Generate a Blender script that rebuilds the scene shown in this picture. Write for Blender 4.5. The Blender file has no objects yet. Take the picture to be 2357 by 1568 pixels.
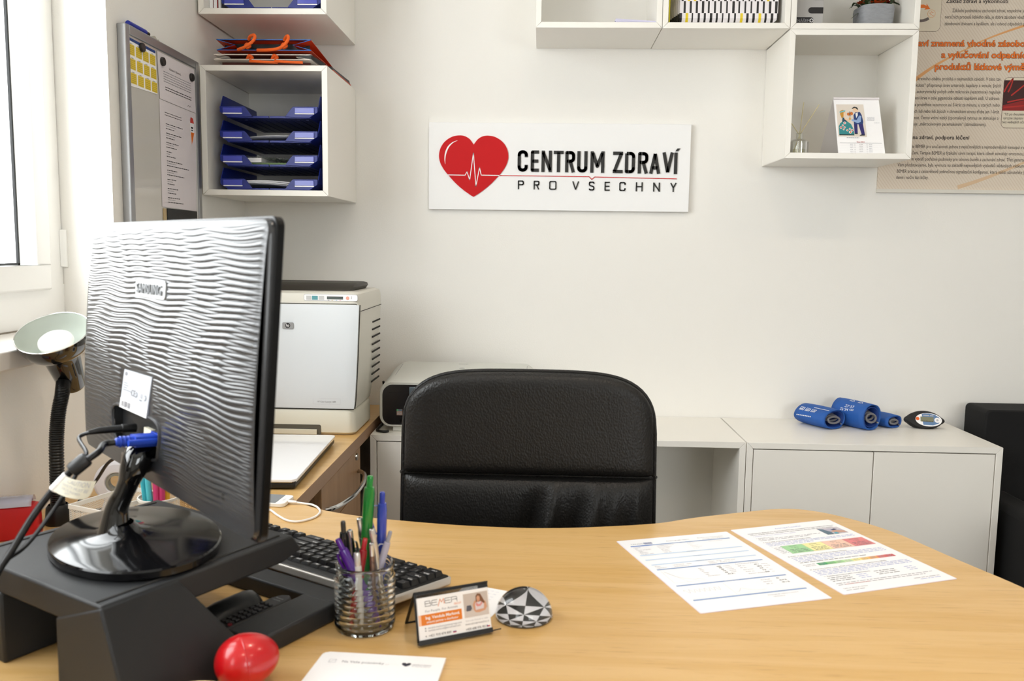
import bpy, bmesh, math, random
import numpy as np
from mathutils import Matrix, Vector

S = bpy.context.scene
COL = S.collection
PI = math.pi
rnd = random.Random(7)

# ---------------------------------------------------------------- camera
YAW, PITCH, ROLL, FPX = -0.03389, -0.10881, 0.01322, 1948.0
cam_d = bpy.data.cameras.new('camera')
cam = bpy.data.objects.new('camera', cam_d)
COL.objects.link(cam)
_f = Vector((math.sin(YAW) * math.cos(PITCH), math.cos(YAW) * math.cos(PITCH), math.sin(PITCH)))
_r = Vector((math.cos(YAW), -math.sin(YAW), 0))
_u = _r.cross(_f)
_c, _s = math.cos(ROLL), math.sin(ROLL)
_r2 = _c * _r + _s * _u
_u2 = -_s * _r + _c * _u
cam.matrix_world = Matrix(((_r2.x, _u2.x, -_f.x, 0), (_r2.y, _u2.y, -_f.y, -2.6811), (_r2.z, _u2.z, -_f.z, 1.2566), (0, 0, 0, 1)))
cam_d.sensor_width = 36
cam_d.lens = FPX / 2357 * 36
cam_d.clip_start = 0.05
cam_d.dof.use_dof = True
cam_d.dof.focus_distance = 2.15
cam_d.dof.aperture_fstop = 7.0
S.camera = cam

# ---------------------------------------------------------------- world, light, exposure
W = bpy.data.worlds.new('overcast_sky')
S.world = W
W.use_nodes = True
bg = W.node_tree.nodes['Background']
bg.inputs[0].default_value = (0.94, 0.975, 0.985, 1)
bg.inputs[1].default_value = 7.0

S.view_settings.view_transform = 'Standard'
S.view_settings.look = 'None'
S.view_settings.gamma = 1
S.view_settings.use_curve_mapping = False
S.view_settings.exposure = 0.40
S.cycles.max_bounces = 10
S.cycles.diffuse_bounces = 6
S.cycles.transmission_bounces = 10
S.cycles.transparent_max_bounces = 12
S.cycles.sample_clamp_indirect = 6
S.cycles.caustics_reflective = False
S.cycles.caustics_refractive = True

def portal(name, y0, y1, z0, z1, x):
    l = bpy.data.lights.new(name, 'AREA')
    l.shape = 'RECTANGLE'; l.size = z1 - z0; l.size_y = abs(y1 - y0)
    l.cycles.is_portal = True
    o = bpy.data.objects.new(name, l)
    COL.objects.link(o)
    o.location = (x, (y0 + y1) / 2, (z0 + z1) / 2)
    o.rotation_euler = (0, -PI / 2, 0)      # looks along +x, into the room
    return o
portal('window_daylight', -0.80, -2.40, 1.10, 2.42, -1.20)
portal('window_daylight', -3.05, -4.35, 1.10, 2.42, -1.20)
pf = portal('window_daylight', -.85, .85, 1.0, 2.3, 0)
pf.location = (2.2, -5.58, 1.65); pf.rotation_euler = (PI / 2, 0, 0); pf.data.size = 1.7; pf.data.size_y = 1.3

# ---------------------------------------------------------------- materials
def lin(c):
    if isinstance(c, str):
        c = [int(c[i:i + 2], 16) / 255 for i in (0, 2, 4)]
    return tuple((v / 12.92 if v <= .04045 else ((v + .055) / 1.055) ** 2.4) for v in c)

MATS = {}
def mat(name, col, rough=.5, metal=0, spec=.5, coat=0, trans=0, ior=1.45, bump=0, bscale=200, noise=0, nscale=30, alpha=1, sheen=0, emit=0, bstretch=None, coat_r=.05):
    if name in MATS: return MATS[name]
    m = bpy.data.materials.new(name); m.use_nodes = True
    nt = m.node_tree; b = nt.nodes['Principled BSDF']
    c = lin(col)
    b.inputs['Base Color'].default_value = (*c, 1)
    b.inputs['Roughness'].default_value = rough
    b.inputs['Metallic'].default_value = metal
    b.inputs['Specular IOR Level'].default_value = spec
    b.inputs['Coat Weight'].default_value = coat
    b.inputs['Coat Roughness'].default_value = coat_r
    b.inputs['Transmission Weight'].default_value = trans
    b.inputs['IOR'].default_value = ior
    b.inputs['Alpha'].default_value = alpha
    b.inputs['Sheen Weight'].default_value = sheen
    if emit:
        b.inputs['Emission Color'].default_value = (*c, 1); b.inputs['Emission Strength'].default_value = emit
    tc = None
    if bump or noise:
        tc = nt.nodes.new('ShaderNodeTexCoord')
        mp = nt.nodes.new('ShaderNodeMapping'); nt.links.new(tc.outputs['Object'], mp.inputs[0])
        if bstretch: mp.inputs['Scale'].default_value = bstretch
    if bump:
        n = nt.nodes.new('ShaderNodeTexNoise'); n.inputs['Scale'].default_value = bscale; n.inputs['Detail'].default_value = 2
        nt.links.new(mp.outputs[0], n.inputs['Vector'])
        bp = nt.nodes.new('ShaderNodeBump'); bp.inputs['Strength'].default_value = bump; bp.inputs['Distance'].default_value = .001
        nt.links.new(n.outputs[0], bp.inputs['Height']); nt.links.new(bp.outputs[0], b.inputs['Normal'])
    if noise:
        n = nt.nodes.new('ShaderNodeTexNoise'); n.inputs['Scale'].default_value = nscale; n.inputs['Detail'].default_value = 3
        nt.links.new(mp.outputs[0], n.inputs['Vector'])
        mx = nt.nodes.new('ShaderNodeMix'); mx.data_type = 'RGBA'
        mx.inputs[6].default_value = (*[v * (1 - noise) for v in c], 1)
        mx.inputs[7].default_value = (*[min(1, v * (1 + noise)) for v in c], 1)
        nt.links.new(n.outputs[0], mx.inputs[0]); nt.links.new(mx.outputs[2], b.inputs['Base Color'])
    MATS[name] = m
    return m

def clearglass(name, refl=.06, tint=(1, 1, 1), rough=.02):
    """thin pane: see-through with a faint mirror"""
    m = bpy.data.materials.new(name); m.use_nodes = True
    nt = m.node_tree; nt.nodes.clear(); N = nt.nodes.new; L = nt.links.new
    o = N('ShaderNodeOutputMaterial'); mx = N('ShaderNodeMixShader'); t = N('ShaderNodeBsdfTransparent'); g = N('ShaderNodeBsdfGlossy')
    t.inputs[0].default_value = (*tint, 1); g.inputs['Roughness'].default_value = rough
    lw = N('ShaderNodeLayerWeight'); lw.inputs[0].default_value = .35
    mp = N('ShaderNodeMapRange'); mp.inputs[3].default_value = refl; mp.inputs[4].default_value = min(1, refl * 8)
    L(lw.outputs['Fresnel'], mp.inputs[0]); L(mp.outputs[0], mx.inputs[0]); L(t.outputs[0], mx.inputs[1]); L(g.outputs[0], mx.inputs[2]); L(mx.outputs[0], o.inputs[0])
    return m

def wood(name, c1, c2, c3, rough=.35, axis='X', coat=.25):
    m = bpy.data.materials.new(name); m.use_nodes = True
    nt = m.node_tree; b = nt.nodes['Principled BSDF']; N = nt.nodes.new; L = nt.links.new
    tc = N('ShaderNodeTexCoord')
    mp = N('ShaderNodeMapping'); L(tc.outputs['Object'], mp.inputs[0])
    mp.inputs['Scale'].default_value = {'X': (1.3, 22, 22), 'Y': (22, 1.3, 22), 'Z': (22, 22, 1.3)}[axis]
    n1 = N('ShaderNodeTexNoise'); n1.inputs['Scale'].default_value = 1.6; n1.inputs['Detail'].default_value = 6; n1.inputs['Roughness'].default_value = .62; n1.inputs['Distortion'].default_value = .6
    L(mp.outputs[0], n1.inputs['Vector'])
    r1 = N('ShaderNodeValToRGB'); L(n1.outputs[0], r1.inputs[0])
    e = r1.color_ramp.elements
    e[0].position = .3; e[0].color = (*lin(c2), 1); e[1].position = .62; e[1].color = (*lin(c1), 1)
    mp2 = N('ShaderNodeMapping'); L(tc.outputs['Object'], mp2.inputs[0])
    mp2.inputs['Scale'].default_value = {'X': (14, 260, 260), 'Y': (260, 14, 260), 'Z': (260, 260, 14)}[axis]
    n2 = N('ShaderNodeTexNoise'); n2.inputs['Scale'].default_value = 1.2; n2.inputs['Detail'].default_value = 2
    L(mp2.outputs[0], n2.inputs['Vector'])
    r2 = N('ShaderNodeValToRGB'); L(n2.outputs[0], r2.inputs[0])
    r2.color_ramp.elements[0].position = .61; r2.color_ramp.elements[0].color = (0, 0, 0, 1)
    r2.color_ramp.elements[1].position = .74; r2.color_ramp.elements[1].color = (.45, .45, .45, 1)
    mx = N('ShaderNodeMix'); mx.data_type = 'RGBA'
    L(r2.outputs[0], mx.inputs[0]); L(r1.outputs[0], mx.inputs[6]); mx.inputs[7].default_value = (*lin(c3), 1)
    L(mx.outputs[2], b.inputs['Base Color'])
    b.inputs['Roughness'].default_value = rough
    b.inputs['Coat Weight'].default_value = coat; b.inputs['Coat Roughness'].default_value = .22
    bp = N('ShaderNodeBump'); bp.inputs['Strength'].default_value = .08; bp.inputs['Distance'].default_value = .0005
    L(n2.outputs[0], bp.inputs['Height']); L(bp.outputs[0], b.inputs['Normal'])
    return m

M_wall = mat('wall_paint', 'EDEBE6', .75, bump=.35, bscale=260, spec=.2)
M_ceil = mat('ceiling_paint', 'F2EFE9', .9, spec=.2)
M_reveal = mat('reveal_paint', 'F3F1EC', .8, bump=.3, bscale=120, spec=.2)
M_floor = mat('floor_carpet', '6E6A66', .9, bump=.5, bscale=400)
M_pvc = mat('white_window_plastic', 'F4F4F2', .35)
M_marble = mat('pale_marble', 'DEDAD5', .35, noise=.12, nscale=9, bstretch=(1, 3, 1))
M_white = mat('white_lacquer', 'EEEBE4', .35)
M_whitein = mat('white_board_inside', 'E8E6E0', .5)
M_gap = mat('dark_gap', '2A2826', .9)
M_wood = wood('beech_laminate', 'D6B076', 'CAA05E', '9A6E3A')
M_woodY = wood('beech_laminate_return', 'D6B076', 'CAA05E', '9A6E3A')
M_edge = mat('shaded_edge_band', 'A68468', .5, noise=.1, nscale=200)  # shade on the desk edges is put into this darker brown
M_ped = wood('brown_laminate', 'B08860', 'A47C54', '6E4E34', axis='Z', rough=.5)
M_black = mat('black_plastic', '101010', .45)
M_blackmatte = mat('matte_black_plastic', '232426', .5, bump=.25, bscale=900)
M_gloss = mat('gloss_black_plastic', '050506', .06, coat=1, noise=0)
M_chrome = mat('chrome', 'D8D8D8', .14, metal=1)
M_alu = mat('brushed_aluminium', 'A9AAAC', .38, metal=.85)
M_paper = mat('white_paper', 'F4F3F4', .7)
M_ink = mat('black_ink', '1E1C1C', .6)
M_grey = mat('grey_ink', '8A8A90', .6)
M_lgrey = mat('light_grey_ink', 'B8B8BE', .6)

# ---------------------------------------------------------------- mesh builder
_TX = {}
def textgeo(s, bold=0.0, ext=0.0, res=2):
    k = (s, bold, ext, res)
    if k in _TX: return _TX[k]
    cu = bpy.data.curves.new('t', 'FONT'); cu.body = s; cu.offset = bold; cu.extrude = ext; cu.resolution_u = res
    o = bpy.data.objects.new('t', cu); COL.objects.link(o)
    dg = bpy.context.evaluated_depsgraph_get()
    me = bpy.data.meshes.new_from_object(o.evaluated_get(dg))
    v = [tuple(q.co) for q in me.vertices]; f = [tuple(p.vertices) for p in me.polygons]
    bpy.data.objects.remove(o); bpy.data.curves.remove(cu); bpy.data.meshes.remove(me)
    _TX[k] = (v, f)
    return _TX[k]

class MB:
    def __init__(self, m=None, M=None):
        self.v = []; self.f = []; self.m = []; self.sm = []; self.mat = m; self.M = M
    def add(self, vs, fs, m=None, smooth=False):
        o = len(self.v); M = self.M
        self.v += [tuple(M @ Vector(p)) for p in vs] if M is not None else [tuple(p) for p in vs]
        m = m or self.mat
        for f in fs:
            self.f.append(tuple(i + o for i in f)); self.m.append(m); self.sm.append(smooth)
        return self
    def quad(self, a, b, c, d, m=None): return self.add([a, b, c, d], [(0, 1, 2, 3)], m)
    def rect(self, x0, y0, x1, y1, z=0, m=None): return self.add([(x0, y0, z), (x1, y0, z), (x1, y1, z), (x0, y1, z)], [(0, 1, 2, 3)], m)
    def poly(self, p, z=0, m=None): return self.add([(a, b, z) for a, b in p], [tuple(range(len(p)))], m)
    def box(self, x0, y0, z0, x1, y1, z1, m=None):
        v = [(x, y, z) for z in (z0, z1) for y in (y0, y1) for x in (x0, x1)]
        return self.add(v, [(0, 2, 3, 1), (4, 5, 7, 6), (0, 1, 5, 4), (2, 6, 7, 3), (0, 4, 6, 2), (1, 3, 7, 5)], m)
    def hexa(self, p, m=None):   # 8 points: bottom ring 0-3, top ring 4-7
        return self.add(p, [(3, 2, 1, 0), (4, 5, 6, 7), (0, 1, 5, 4), (1, 2, 6, 5), (2, 3, 7, 6), (3, 0, 4, 7)], m)
    def prism(self, p, z0, z1, m=None, axis='z', smooth=False):
        n = len(p)
        def mk(a, b, c): return {'z': (a, b, c), 'y': (a, c, b), 'x': (c, a, b)}[axis]
        v = [mk(a, b, z0) for a, b in p] + [mk(a, b, z1) for a, b in p]
        self.add(v, [tuple(range(n))[::-1], tuple(range(n, 2 * n))], m)
        return self.add(v, [(i, (i + 1) % n, n + (i + 1) % n, n + i) for i in range(n)], m, smooth)
    def tube(self, pts, r, n=10, m=None, cap=True, closed=False):
        pts = [Vector(p) for p in pts]; N = len(pts)
        rs = r if isinstance(r, (list, tuple)) else [r] * N
        v = []; up = None
        for i, p in enumerate(pts):
            if closed: t = pts[(i + 1) % N] - pts[i - 1]
            else: t = pts[min(i + 1, N - 1)] - pts[max(i - 1, 0)]
            t = t.normalized() if t.length > 1e-9 else Vector((0, 0, 1))
            if up is None:
                up = Vector((0, 0, 1)) if abs(t.z) < .9 else Vector((1, 0, 0))
            up = (up - t * up.dot(t)).normalized(); sd = t.cross(up)
            for k in range(n):
                a = 2 * PI * k / n
                v.append(p + (up * math.cos(a) + sd * math.sin(a)) * rs[i])
        f = []
        for i in range(N if closed else N - 1):
            j = (i + 1) % N
            for k in range(n): f.append((i * n + k, i * n + (k + 1) % n, j * n + (k + 1) % n, j * n + k))
        self.add(v, f, m, True)
        if cap and not closed: self.add(v[:n], [tuple(range(n))[::-1]], m); self.add(v[-n:], [tuple(range(n))], m)
        return self
    def lathe(self, prof, n=32, m=None, cap=False, ctr=(0, 0, 0), sx=1, sy=1, arc=2 * PI):
        v = []
        full = abs(arc - 2 * PI) < 1e-6
        for r, z in prof:
            for k in range(n if full else n + 1):
                a = arc * k / n; v.append((ctr[0] + r * math.cos(a) * sx, ctr[1] + r * math.sin(a) * sy, ctr[2] + z))
        w = n if full else n + 1
        f = [(i * w + k, i * w + (k + 1) % w, (i + 1) * w + (k + 1) % w, (i + 1) * w + k) for i in range(len(prof) - 1) for k in range(n)]
        self.add(v, f, m, True)
        if cap: self.add(v[:w], [tuple(range(w))[::-1]], m); self.add(v[-w:], [tuple(range(w))], m)
        return self
    def grid(self, fn, nu, nv, m=None, smooth=True):
        v = [fn(i / nu, j / nv) for j in range(nv + 1) for i in range(nu + 1)]; w = nu + 1
        return self.add(v, [(j * w + i, j * w + i + 1, (j + 1) * w + i + 1, (j + 1) * w + i) for j in range(nv) for i in range(nu)], m, smooth)
    def text(self, s, x, y, size, z=0, m=None, bold=0, ext=0, xs=1.0, w=None, align='l', res=2, flip=False):
        v, f = textgeo(s, bold, ext / size if ext else 0, res)
        if not v: return self
        a = min(p[0] for p in v); b = max(p[0] for p in v)
        if w: xs = w / ((b - a) * size)
        o = {'l': -a, 'r': -b, 'c': -(a + b) / 2}[align]
        return self.add([(x + (p[0] + o) * size * xs, y + p[1] * size, z + p[2] * size) for p in v], f, m)
    def dashes(self, x0, x1, y, h, z=0, m=None, seed=0, full=True):   # writing too small to read
        r = random.Random(seed); x = x0
        while x < x1:
            w = r.uniform(1.2, 5) * h
            e = min(x + w, x1)
            self.rect(x, y, e, y + h * .62, z, m); x = e + h * .7
        return self
    def line(self, pts, w, z=0, m=None):
        for (a, b), (c, d) in zip(pts[:-1], pts[1:]):
            L = math.hypot(c - a, d - b)
            if L < 1e-9: continue
            nx, ny = -(d - b) / L * w / 2, (c - a) / L * w / 2
            ex, ey = (c - a) / L * w * .3, (d - b) / L * w * .3
            self.add([(a + nx - ex, b + ny - ey, z), (a - nx - ex, b - ny - ey, z), (c - nx + ex, d - ny + ey, z), (c + nx + ex, d + ny + ey, z)], [(0, 1, 2, 3)], m)
        return self
    def build(self, name, parent=None, label=None, cat=None, group=None, kind=None, world=False, bevel=0, seg=2, angle=35, smooth_all=False, sub=0, fixn=True):
        me = bpy.data.meshes.new(name)
        v = self.v
        if world and parent is not None:
            inv = MW(parent).inverted(); v = [tuple(inv @ Vector(p)) for p in v]
        me.from_pydata(v, [], self.f)
        ms = []
        for m in self.m:
            if m not in ms: ms.append(m)
        for m in ms: me.materials.append(m)
        idx = {m: i for i, m in enumerate(ms)}
        me.polygons.foreach_set('material_index', [idx[m] for m in self.m])
        me.polygons.foreach_set('use_smooth', [bool(s) or bevel > 0 or smooth_all for s in self.sm])
        if fixn:
            bm = bmesh.new(); bm.from_mesh(me)
            if bevel: bmesh.ops.remove_doubles(bm, verts=bm.verts, dist=1e-6)
            bmesh.ops.recalc_face_normals(bm, faces=bm.faces); bm.to_mesh(me); bm.free()
        me.update()
        me.set_sharp_from_angle(angle=math.radians(angle))
        o = bpy.data.objects.new(name, me); COL.objects.link(o)
        if parent is not None: o.parent = parent
        if bevel:
            md = o.modifiers.new('bevel', 'BEVEL'); md.width = bevel; md.segments = seg; md.limit_method = 'ANGLE'; md.angle_limit = math.radians(40); md.harden_normals = False
        if sub:
            md = o.modifiers.new('sub', 'SUBSURF'); md.levels = sub; md.render_levels = sub
        if label: o['label'] = label
        if cat: o['category'] = cat
        if group: o['group'] = group
        if kind: o['kind'] = kind
        return o

def MW(o):
    m = o.matrix_basis.copy()
    p = o.parent
    while p is not None: m = p.matrix_basis @ m; p = p.parent
    return m

def thing(name, label, cat, loc=(0, 0, 0), rz=0, group=None, kind=None, rot=None):
    o = bpy.data.objects.new(name, None); COL.objects.link(o)
    o.empty_display_size = .05
    o.location = loc; o.rotation_euler = rot if rot else (0, 0, rz)
    if label: o['label'] = label
    if cat: o['category'] = cat
    if group: o['group'] = group
    if kind: o['kind'] = kind
    return o

def dup(root, loc=None, rz=None, label=None, group=None):
    r = root.copy(); COL.objects.link(r)
    if loc is not None: r.location = loc
    if rz is not None: r.rotation_euler = (0, 0, rz)
    if label: r['label'] = label
    if group: r['group'] = group
    for ch in list(root.children):
        c = ch.copy(); COL.objects.link(c); c.parent = r
        for g in list(ch.children):
            d = g.copy(); COL.objects.link(d); d.parent = c
    return r

def frame(o, x, y):     # matrix with origin o, x axis, y axis (z = x cross y)
    x = Vector(x).normalized(); y = Vector(y); y = (y - x * y.dot(x)).normalized(); z = x.cross(y)
    return Matrix(((x.x, y.x, z.x, o[0]), (x.y, y.y, z.y, o[1]), (x.z, y.z, z.z, o[2]), (0, 0, 0, 1)))

def spline(pts, n=8, closed=False):
    P = [Vector(p) for p in pts]; out = []; N = len(P)
    rng = range(N) if closed else range(N - 1)
    for i in rng:
        if closed: a, b, c, d = P[i - 1], P[i], P[(i + 1) % N], P[(i + 2) % N]
        else: a, b, c, d = P[max(i - 1, 0)], P[i], P[i + 1], P[min(i + 2, N - 1)]
        for k in range(n):
            t = k / n
            out.append(.5 * ((2 * b) + (c - a) * t + (2 * a - 5 * b + 4 * c - d) * t * t + (3 * b - a - 3 * c + d) * t ** 3))
    if not closed: out.append(P[-1])
    return out

def rrect(x0, y0, x1, y1, r, n=6):
    p = []
    for cx, cy, a0 in ((x1 - r, y1 - r, 0), (x0 + r, y1 - r, PI / 2), (x0 + r, y0 + r, PI), (x1 - r, y0 + r, 1.5 * PI)):
        for k in range(n + 1):
            a = a0 + PI / 2 * k / n; p.append((cx + r * math.cos(a), cy + r * math.sin(a)))
    return p

def struct(mb, name, parent=None, **k):
    return mb.build(name, parent, kind='structure' if parent is None else None, **k)

# ================================================================ ROOM
XL = -0.945; XR = 4.2; YF = -5.4; ZC = 2.72
struct(MB(M_floor).box(XL - .3, YF - .2, -.05, XR + .2, .2, 0), 'floor')
struct(MB(M_ceil).box(XL - .4, YF - .2, ZC, XR + .2, .2, ZC + .1), 'ceiling')
struct(MB(M_wall).box(XL - .3, 0, 0, XR + .2, .2, ZC), 'wall_back')
struct(MB(M_wall).box(XR, YF, 0, XR + .2, 0, ZC), 'wall_right')
wf_ = MB(M_wall)
for a in ((XL - .3, 0, 1.35, ZC), (3.05, 0, XR + .2, ZC), (1.35, 0, 3.05, 1.0), (1.35, 2.3, 3.05, ZC)):
    wf_.box(*((a[0], YF - .15, a[1], a[2], YF, a[3])))
struct(wf_, 'wall_front')
w3 = thing('window_3', None, None, (2.2, YF - .1, 1.0), kind='structure')  # unseen window added behind the camera for frontal fill light
f3 = MB(M_pvc)
for a in ((1.35, 1.0, 3.05, 1.07), (1.35, 2.23, 3.05, 2.3), (1.35, 1.07, 1.42, 2.23), (2.98, 1.07, 3.05, 2.23), (2.16, 1.07, 2.24, 2.23)):
    f3.box(a[0], YF - .12, a[1], a[2], YF - .06, a[3])
f3.build('frame', w3, world=True)
MB(clearglass('window_glass_front', .04)).quad((1.42, YF - .09, 1.07), (2.98, YF - .09, 1.07), (2.98, YF - .09, 2.23), (1.42, YF - .09, 2.23)).build('glass', w3, world=True, fixn=False)
SILL = 1.034
wl = MB(M_wall)
XO = -1.172
wl.box(XO, YF, 0, XL, 0, SILL)                       # under the windows
wl.box(XO, YF, 2.45, XL, 0, ZC)                      # above
wl.prism([(XL, 0), (XO, 0), (XO, -.762), (-1.11, -.76), (XL, -.83)], SILL, 2.45)
wl.prism([(XL, -2.42), (-1.11, -2.49), (XO, -2.49), (XO, -2.96), (-1.11, -2.96), (XL, -3.0)], SILL, 2.45)
wl.box(XO, YF, SILL, XL, -4.4, 2.45)
struct(wl, 'wall_left')

def window(n, y0, y1):   # y0 far end, y1 near end
    t = thing('window_%d' % n, None, None, (-1.14, y0, 1.068), kind='structure')
    x0, x1 = -1.16, -1.10
    fr = MB(M_pvc); b = .075
    zb, zt = 1.068, 2.45
    for (a, c, d, e) in ((y1, zb, y0, zb + .09), (y1, zt - b, y0, zt), (y0 - b, zb + .09, y0, zt - b), (y1, zb + .09, y1 + b, zt - b)):
        fr.box(x0 - .01, a, c, x1, d, e)
    fr.build('frame', t, world=True, bevel=.003)
    sa = MB(M_pvc); s = .055
    Y0, Y1, Z0, Z1 = y0 - .068, y1 + .068, zb + .083, zt - b + .008
    ym = (Y0 + Y1) / 2
    for (p, q) in ((Y0, ym + .004), (ym - .004, Y1)):
        for (a, c, d, e) in ((q, Z0, p, Z0 + s), (q, Z1 - s, p, Z1), (p - s, Z0 + s, p, Z1 - s), (q, Z0 + s, q + s, Z1 - s)):
            sa.box(x0, a, c, x1 + .014, d, e)
    sash = sa.build('sash', t, world=True, bevel=.005)
    ga = MB(M_black); gl = MB(clearglass('window_glass', .04))
    for (p, q) in ((Y0, ym + .004), (ym - .004, Y1)):
        p2, q2, c, e, g = p - s, q + s, Z0 + s, Z1 - s, .005
        for (a, cc, d, ee) in ((q2, c, p2, c + g), (q2, e - g, p2, e), (p2 - g, c, p2, e), (q2, c, q2 + g, e)):
            ga.box(x0 + .031, a, cc, x0 + .036, d, ee)
        gl.quad((x0 + .03, q2, c), (x0 + .03, p2, c), (x0 + .03, p2, e), (x0 + .03, q2, e))
    ga.build('gasket', t, world=True)
    gl.build('glass', t, world=True, fixn=False)
    if n == 1:
        MB(M_pvc).box(x1, y0 - .012, 1.20, x1 + .016, y0 + .002, 1.285).build('hinge_cover', t, world=True, bevel=.002)
        sb = MB(mat('grey_spacer', '9FA6AA', .5)); sb.box(-1.155, Y0 - s - .055, Z0 + s, -1.145, Y0 - s - .042, Z1 - s)
        sb.build('glass_spacer', t, world=True)
window(1, -.765, -2.45)
window(2, -2.98, -4.38)  # out of view, added for fill light and reflections
for i, (a, b) in enumerate(((-.80, -2.45), (-2.98, -4.38))):
    struct(MB(M_marble).box(-1.17, b, SILL, -.918, a + (.02 if i == 0 else 0), 1.068), 'trim_%d' % (i + 1), bevel=.003)
# dirty sealant joint where the frame meets the sill
MB(mat('old_sealant', '8C8478', .9, noise=.5, nscale=60)).box(-1.101, -2.4, 1.068, -1.095, -.79, 1.0705).build('trim_3', kind='structure')

# ceiling spots of the room (out of view): real lamps that give the warm glints
M_lamp = mat('spot_lamp_glow', 'FFE2B8', .5, emit=25)
spot0 = thing('ceiling_spot', 'small round recessed ceiling spotlight of the office ceiling', 'ceiling light', (.2, -1.6, ZC - .012), group='ceiling spots of the office')
MB(M_white).lathe([(.03, .004), (.033, -.006), (.045, -.004), (.046, .012)], 24).build('trim_ring', spot0)
MB(M_lamp).lathe([(.0001, .002), (.03, .002)], 24).build('bulb', spot0)
def spot_light(o):
    l = bpy.data.lights.new('spot_light', 'AREA'); l.shape = 'DISK'; l.size = .06; l.energy = 2.6; l.color = (1, .83, .66); l.spread = 2.4
    a = bpy.data.objects.new('spot_light', l); COL.objects.link(a); a.parent = o; a.location = (0, 0, -.012)
spots = [spot0] + [dup(spot0, p) for p in ((1.5, -1.6, ZC - .012), (.2, -3.2, ZC - .012), (1.5, -3.2, ZC - .012))]
for s_ in spots: spot_light(s_)
# ================================================================ FURNITURE
def mitred(prefix, x0, z0, w, h, yf, yb, t, parent, back=True):
    """four mitred boards and a back of an open white cube (front at yf, back at yb)"""
    g = .0003
    x1, z1 = x0 + w, z0 + h
    segs = {'bottom_panel': [(x0 + g, z0), (x1 - g, z0), (x1 - t - g, z0 + t), (x0 + t + g, z0 + t)],
            'top_panel': [(x0 + t + g, z1 - t), (x1 - t - g, z1 - t), (x1 - g, z1), (x0 + g, z1)],
            'side_panel': [(x0, z0 + g), (x0 + t, z0 + t + g), (x0 + t, z1 - t - g), (x0, z1 - g)],
            'side_panel.001': [(x1, z0 + g), (x1, z1 - g), (x1 - t, z1 - t - g), (x1 - t, z0 + t + g)]}
    for k, p in segs.items():
        MB(M_white).prism(p, yf, yb, axis='y').build(k.split('.')[0], parent, world=True, bevel=.0008, seg=1)
    if back:
        MB(M_whitein).box(x0 + t, yb - .006, z0 + t, x1 - t, yb - .001, z1 - t).build('back_panel', parent, world=True)

def cube(x0, z0, d, label, group):
    t = thing('wall_cube_shelf', label, 'shelf', (x0 + .175, -d / 2, z0), group=group)
    mitred('', x0 + .0006, z0 + .0006, .3488, .3488, -d, -.001, .0155, t)
    return t
ZR = 1.2566 + .6094 ; XR0 = -.0284; ZL1 = 1.2566 + .1339; ZL0 = 1.2566 + .616; XL1 = -.9374
GR = 'white cube shelves on the right of the wall'
cube(XR0, ZR, .25, 'white wall shelf at the left end of the top row, holding flat envelopes', GR)
cube(XR0 + .35, ZR, .25, 'white square wall shelf of the top row filled with black and white striped bags', GR)
cube(XR0 + .70, ZR, .25, 'white square wall shelf of the top row with the grey flower pot', GR)
cube(XR0 + .70, ZR - .35, .25, 'white square wall shelf hanging lowest on the right with the desk calendar inside', GR)
GL = 'white cube shelves in the left corner'
cube(XL1, ZL1, .35, 'white deep cube shelf in the corner holding four stacked blue letter trays', GL)
cube(XL1, ZL0, .35, 'white deep cube shelf at the top left edge above the paper carrier bags', GL)

def cabinet(x0, w, doors, label, handle_gap=.003):
    z0, z1 = .0276, .7276
    t = thing('low_cabinet', label, 'cabinet', (x0 + w / 2, -.175, 0), group='white low cabinets along the wall')
    mitred('', x0, z0, w, z1 - z0, -.35, -.002, .0175, t)
    for sx in (x0 + .03, x0 + w - .07):
        for sy in (-.32, -.07):
            MB(M_gap).box(sx, sy, 0, sx + .04, sy + .04, z0).build('foot', t, world=True)
    if doors:
        a, b = x0 + .0175 + .0025, x0 + w - .0175 - .0025
        n = doors; dw = (b - a + handle_gap) / n
        for i in range(n):
            MB(M_white).box(a + i * dw, -.3485, z0 + .0195, a + i * dw + dw - handle_gap, -.333, z1 - .0205).build('door', t, world=True, bevel=.0008, seg=1)
        MB(M_gap).box(x0 + .018, -.332, z0 + .018, x0 + w - .018, -.330, z1 - .018).build('dark_inside', t, world=True)
    return t
cabinet(.579, .70, 2, 'white two-door low cabinet at the right end of the row, blood pressure cuffs on it')
cabinet(.2265, .35, 0, 'white open low cabinet without doors, just right of the black office chair')
cabinet(-.4765, .70, 2, 'white two-door low cabinet carrying the flat inkjet printer, left of the open one')

# ---- desks
desk = thing('desk', 'large curved beech-coloured office desk filling the foreground', 'desk', (-.1, -1.5, 0))
far = [(-.943, -1.0575), (-.4821, -1.0575), (-.42, -1.1035), (-.35, -1.134), (-.2734, -1.1551), (-.1492, -1.1766), (-.0451, -1.1835), (.0104, -1.1825), (.09, -1.172), (.2168, -1.1415),
       (.3003, -1.1), (.4063, -1.0565), (.4754, -1.032), (.526, -1.0335), (.5822, -1.0675), (.6479, -1.1515), (.7003, -1.2879), (.746, -1.4071), (.775, -1.52), (.78, -1.65), (.74, -1.80), (.65, -1.92), (.5, -1.99), (.3, -2.0), (-.943, -2.0)]
sp = [(p.x, p.y) for p in spline([(a, b, 0) for a, b in far[1:-2]], 5)]
sp = [far[0]] + sp + far[-2:]
top = MB(M_wood).prism(sp, .722, .7494)
for i in range(len(top.f)):
    if i >= 2: top.m[i] = M_edge
top.m[1] = M_wood; top.m[0] = M_wood
top.build('tabletop', desk, world=True)
MB(M_ped).box(-.90, -1.96, 0, -.875, -1.12, .722).build('side_panel', desk, world=True)
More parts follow.
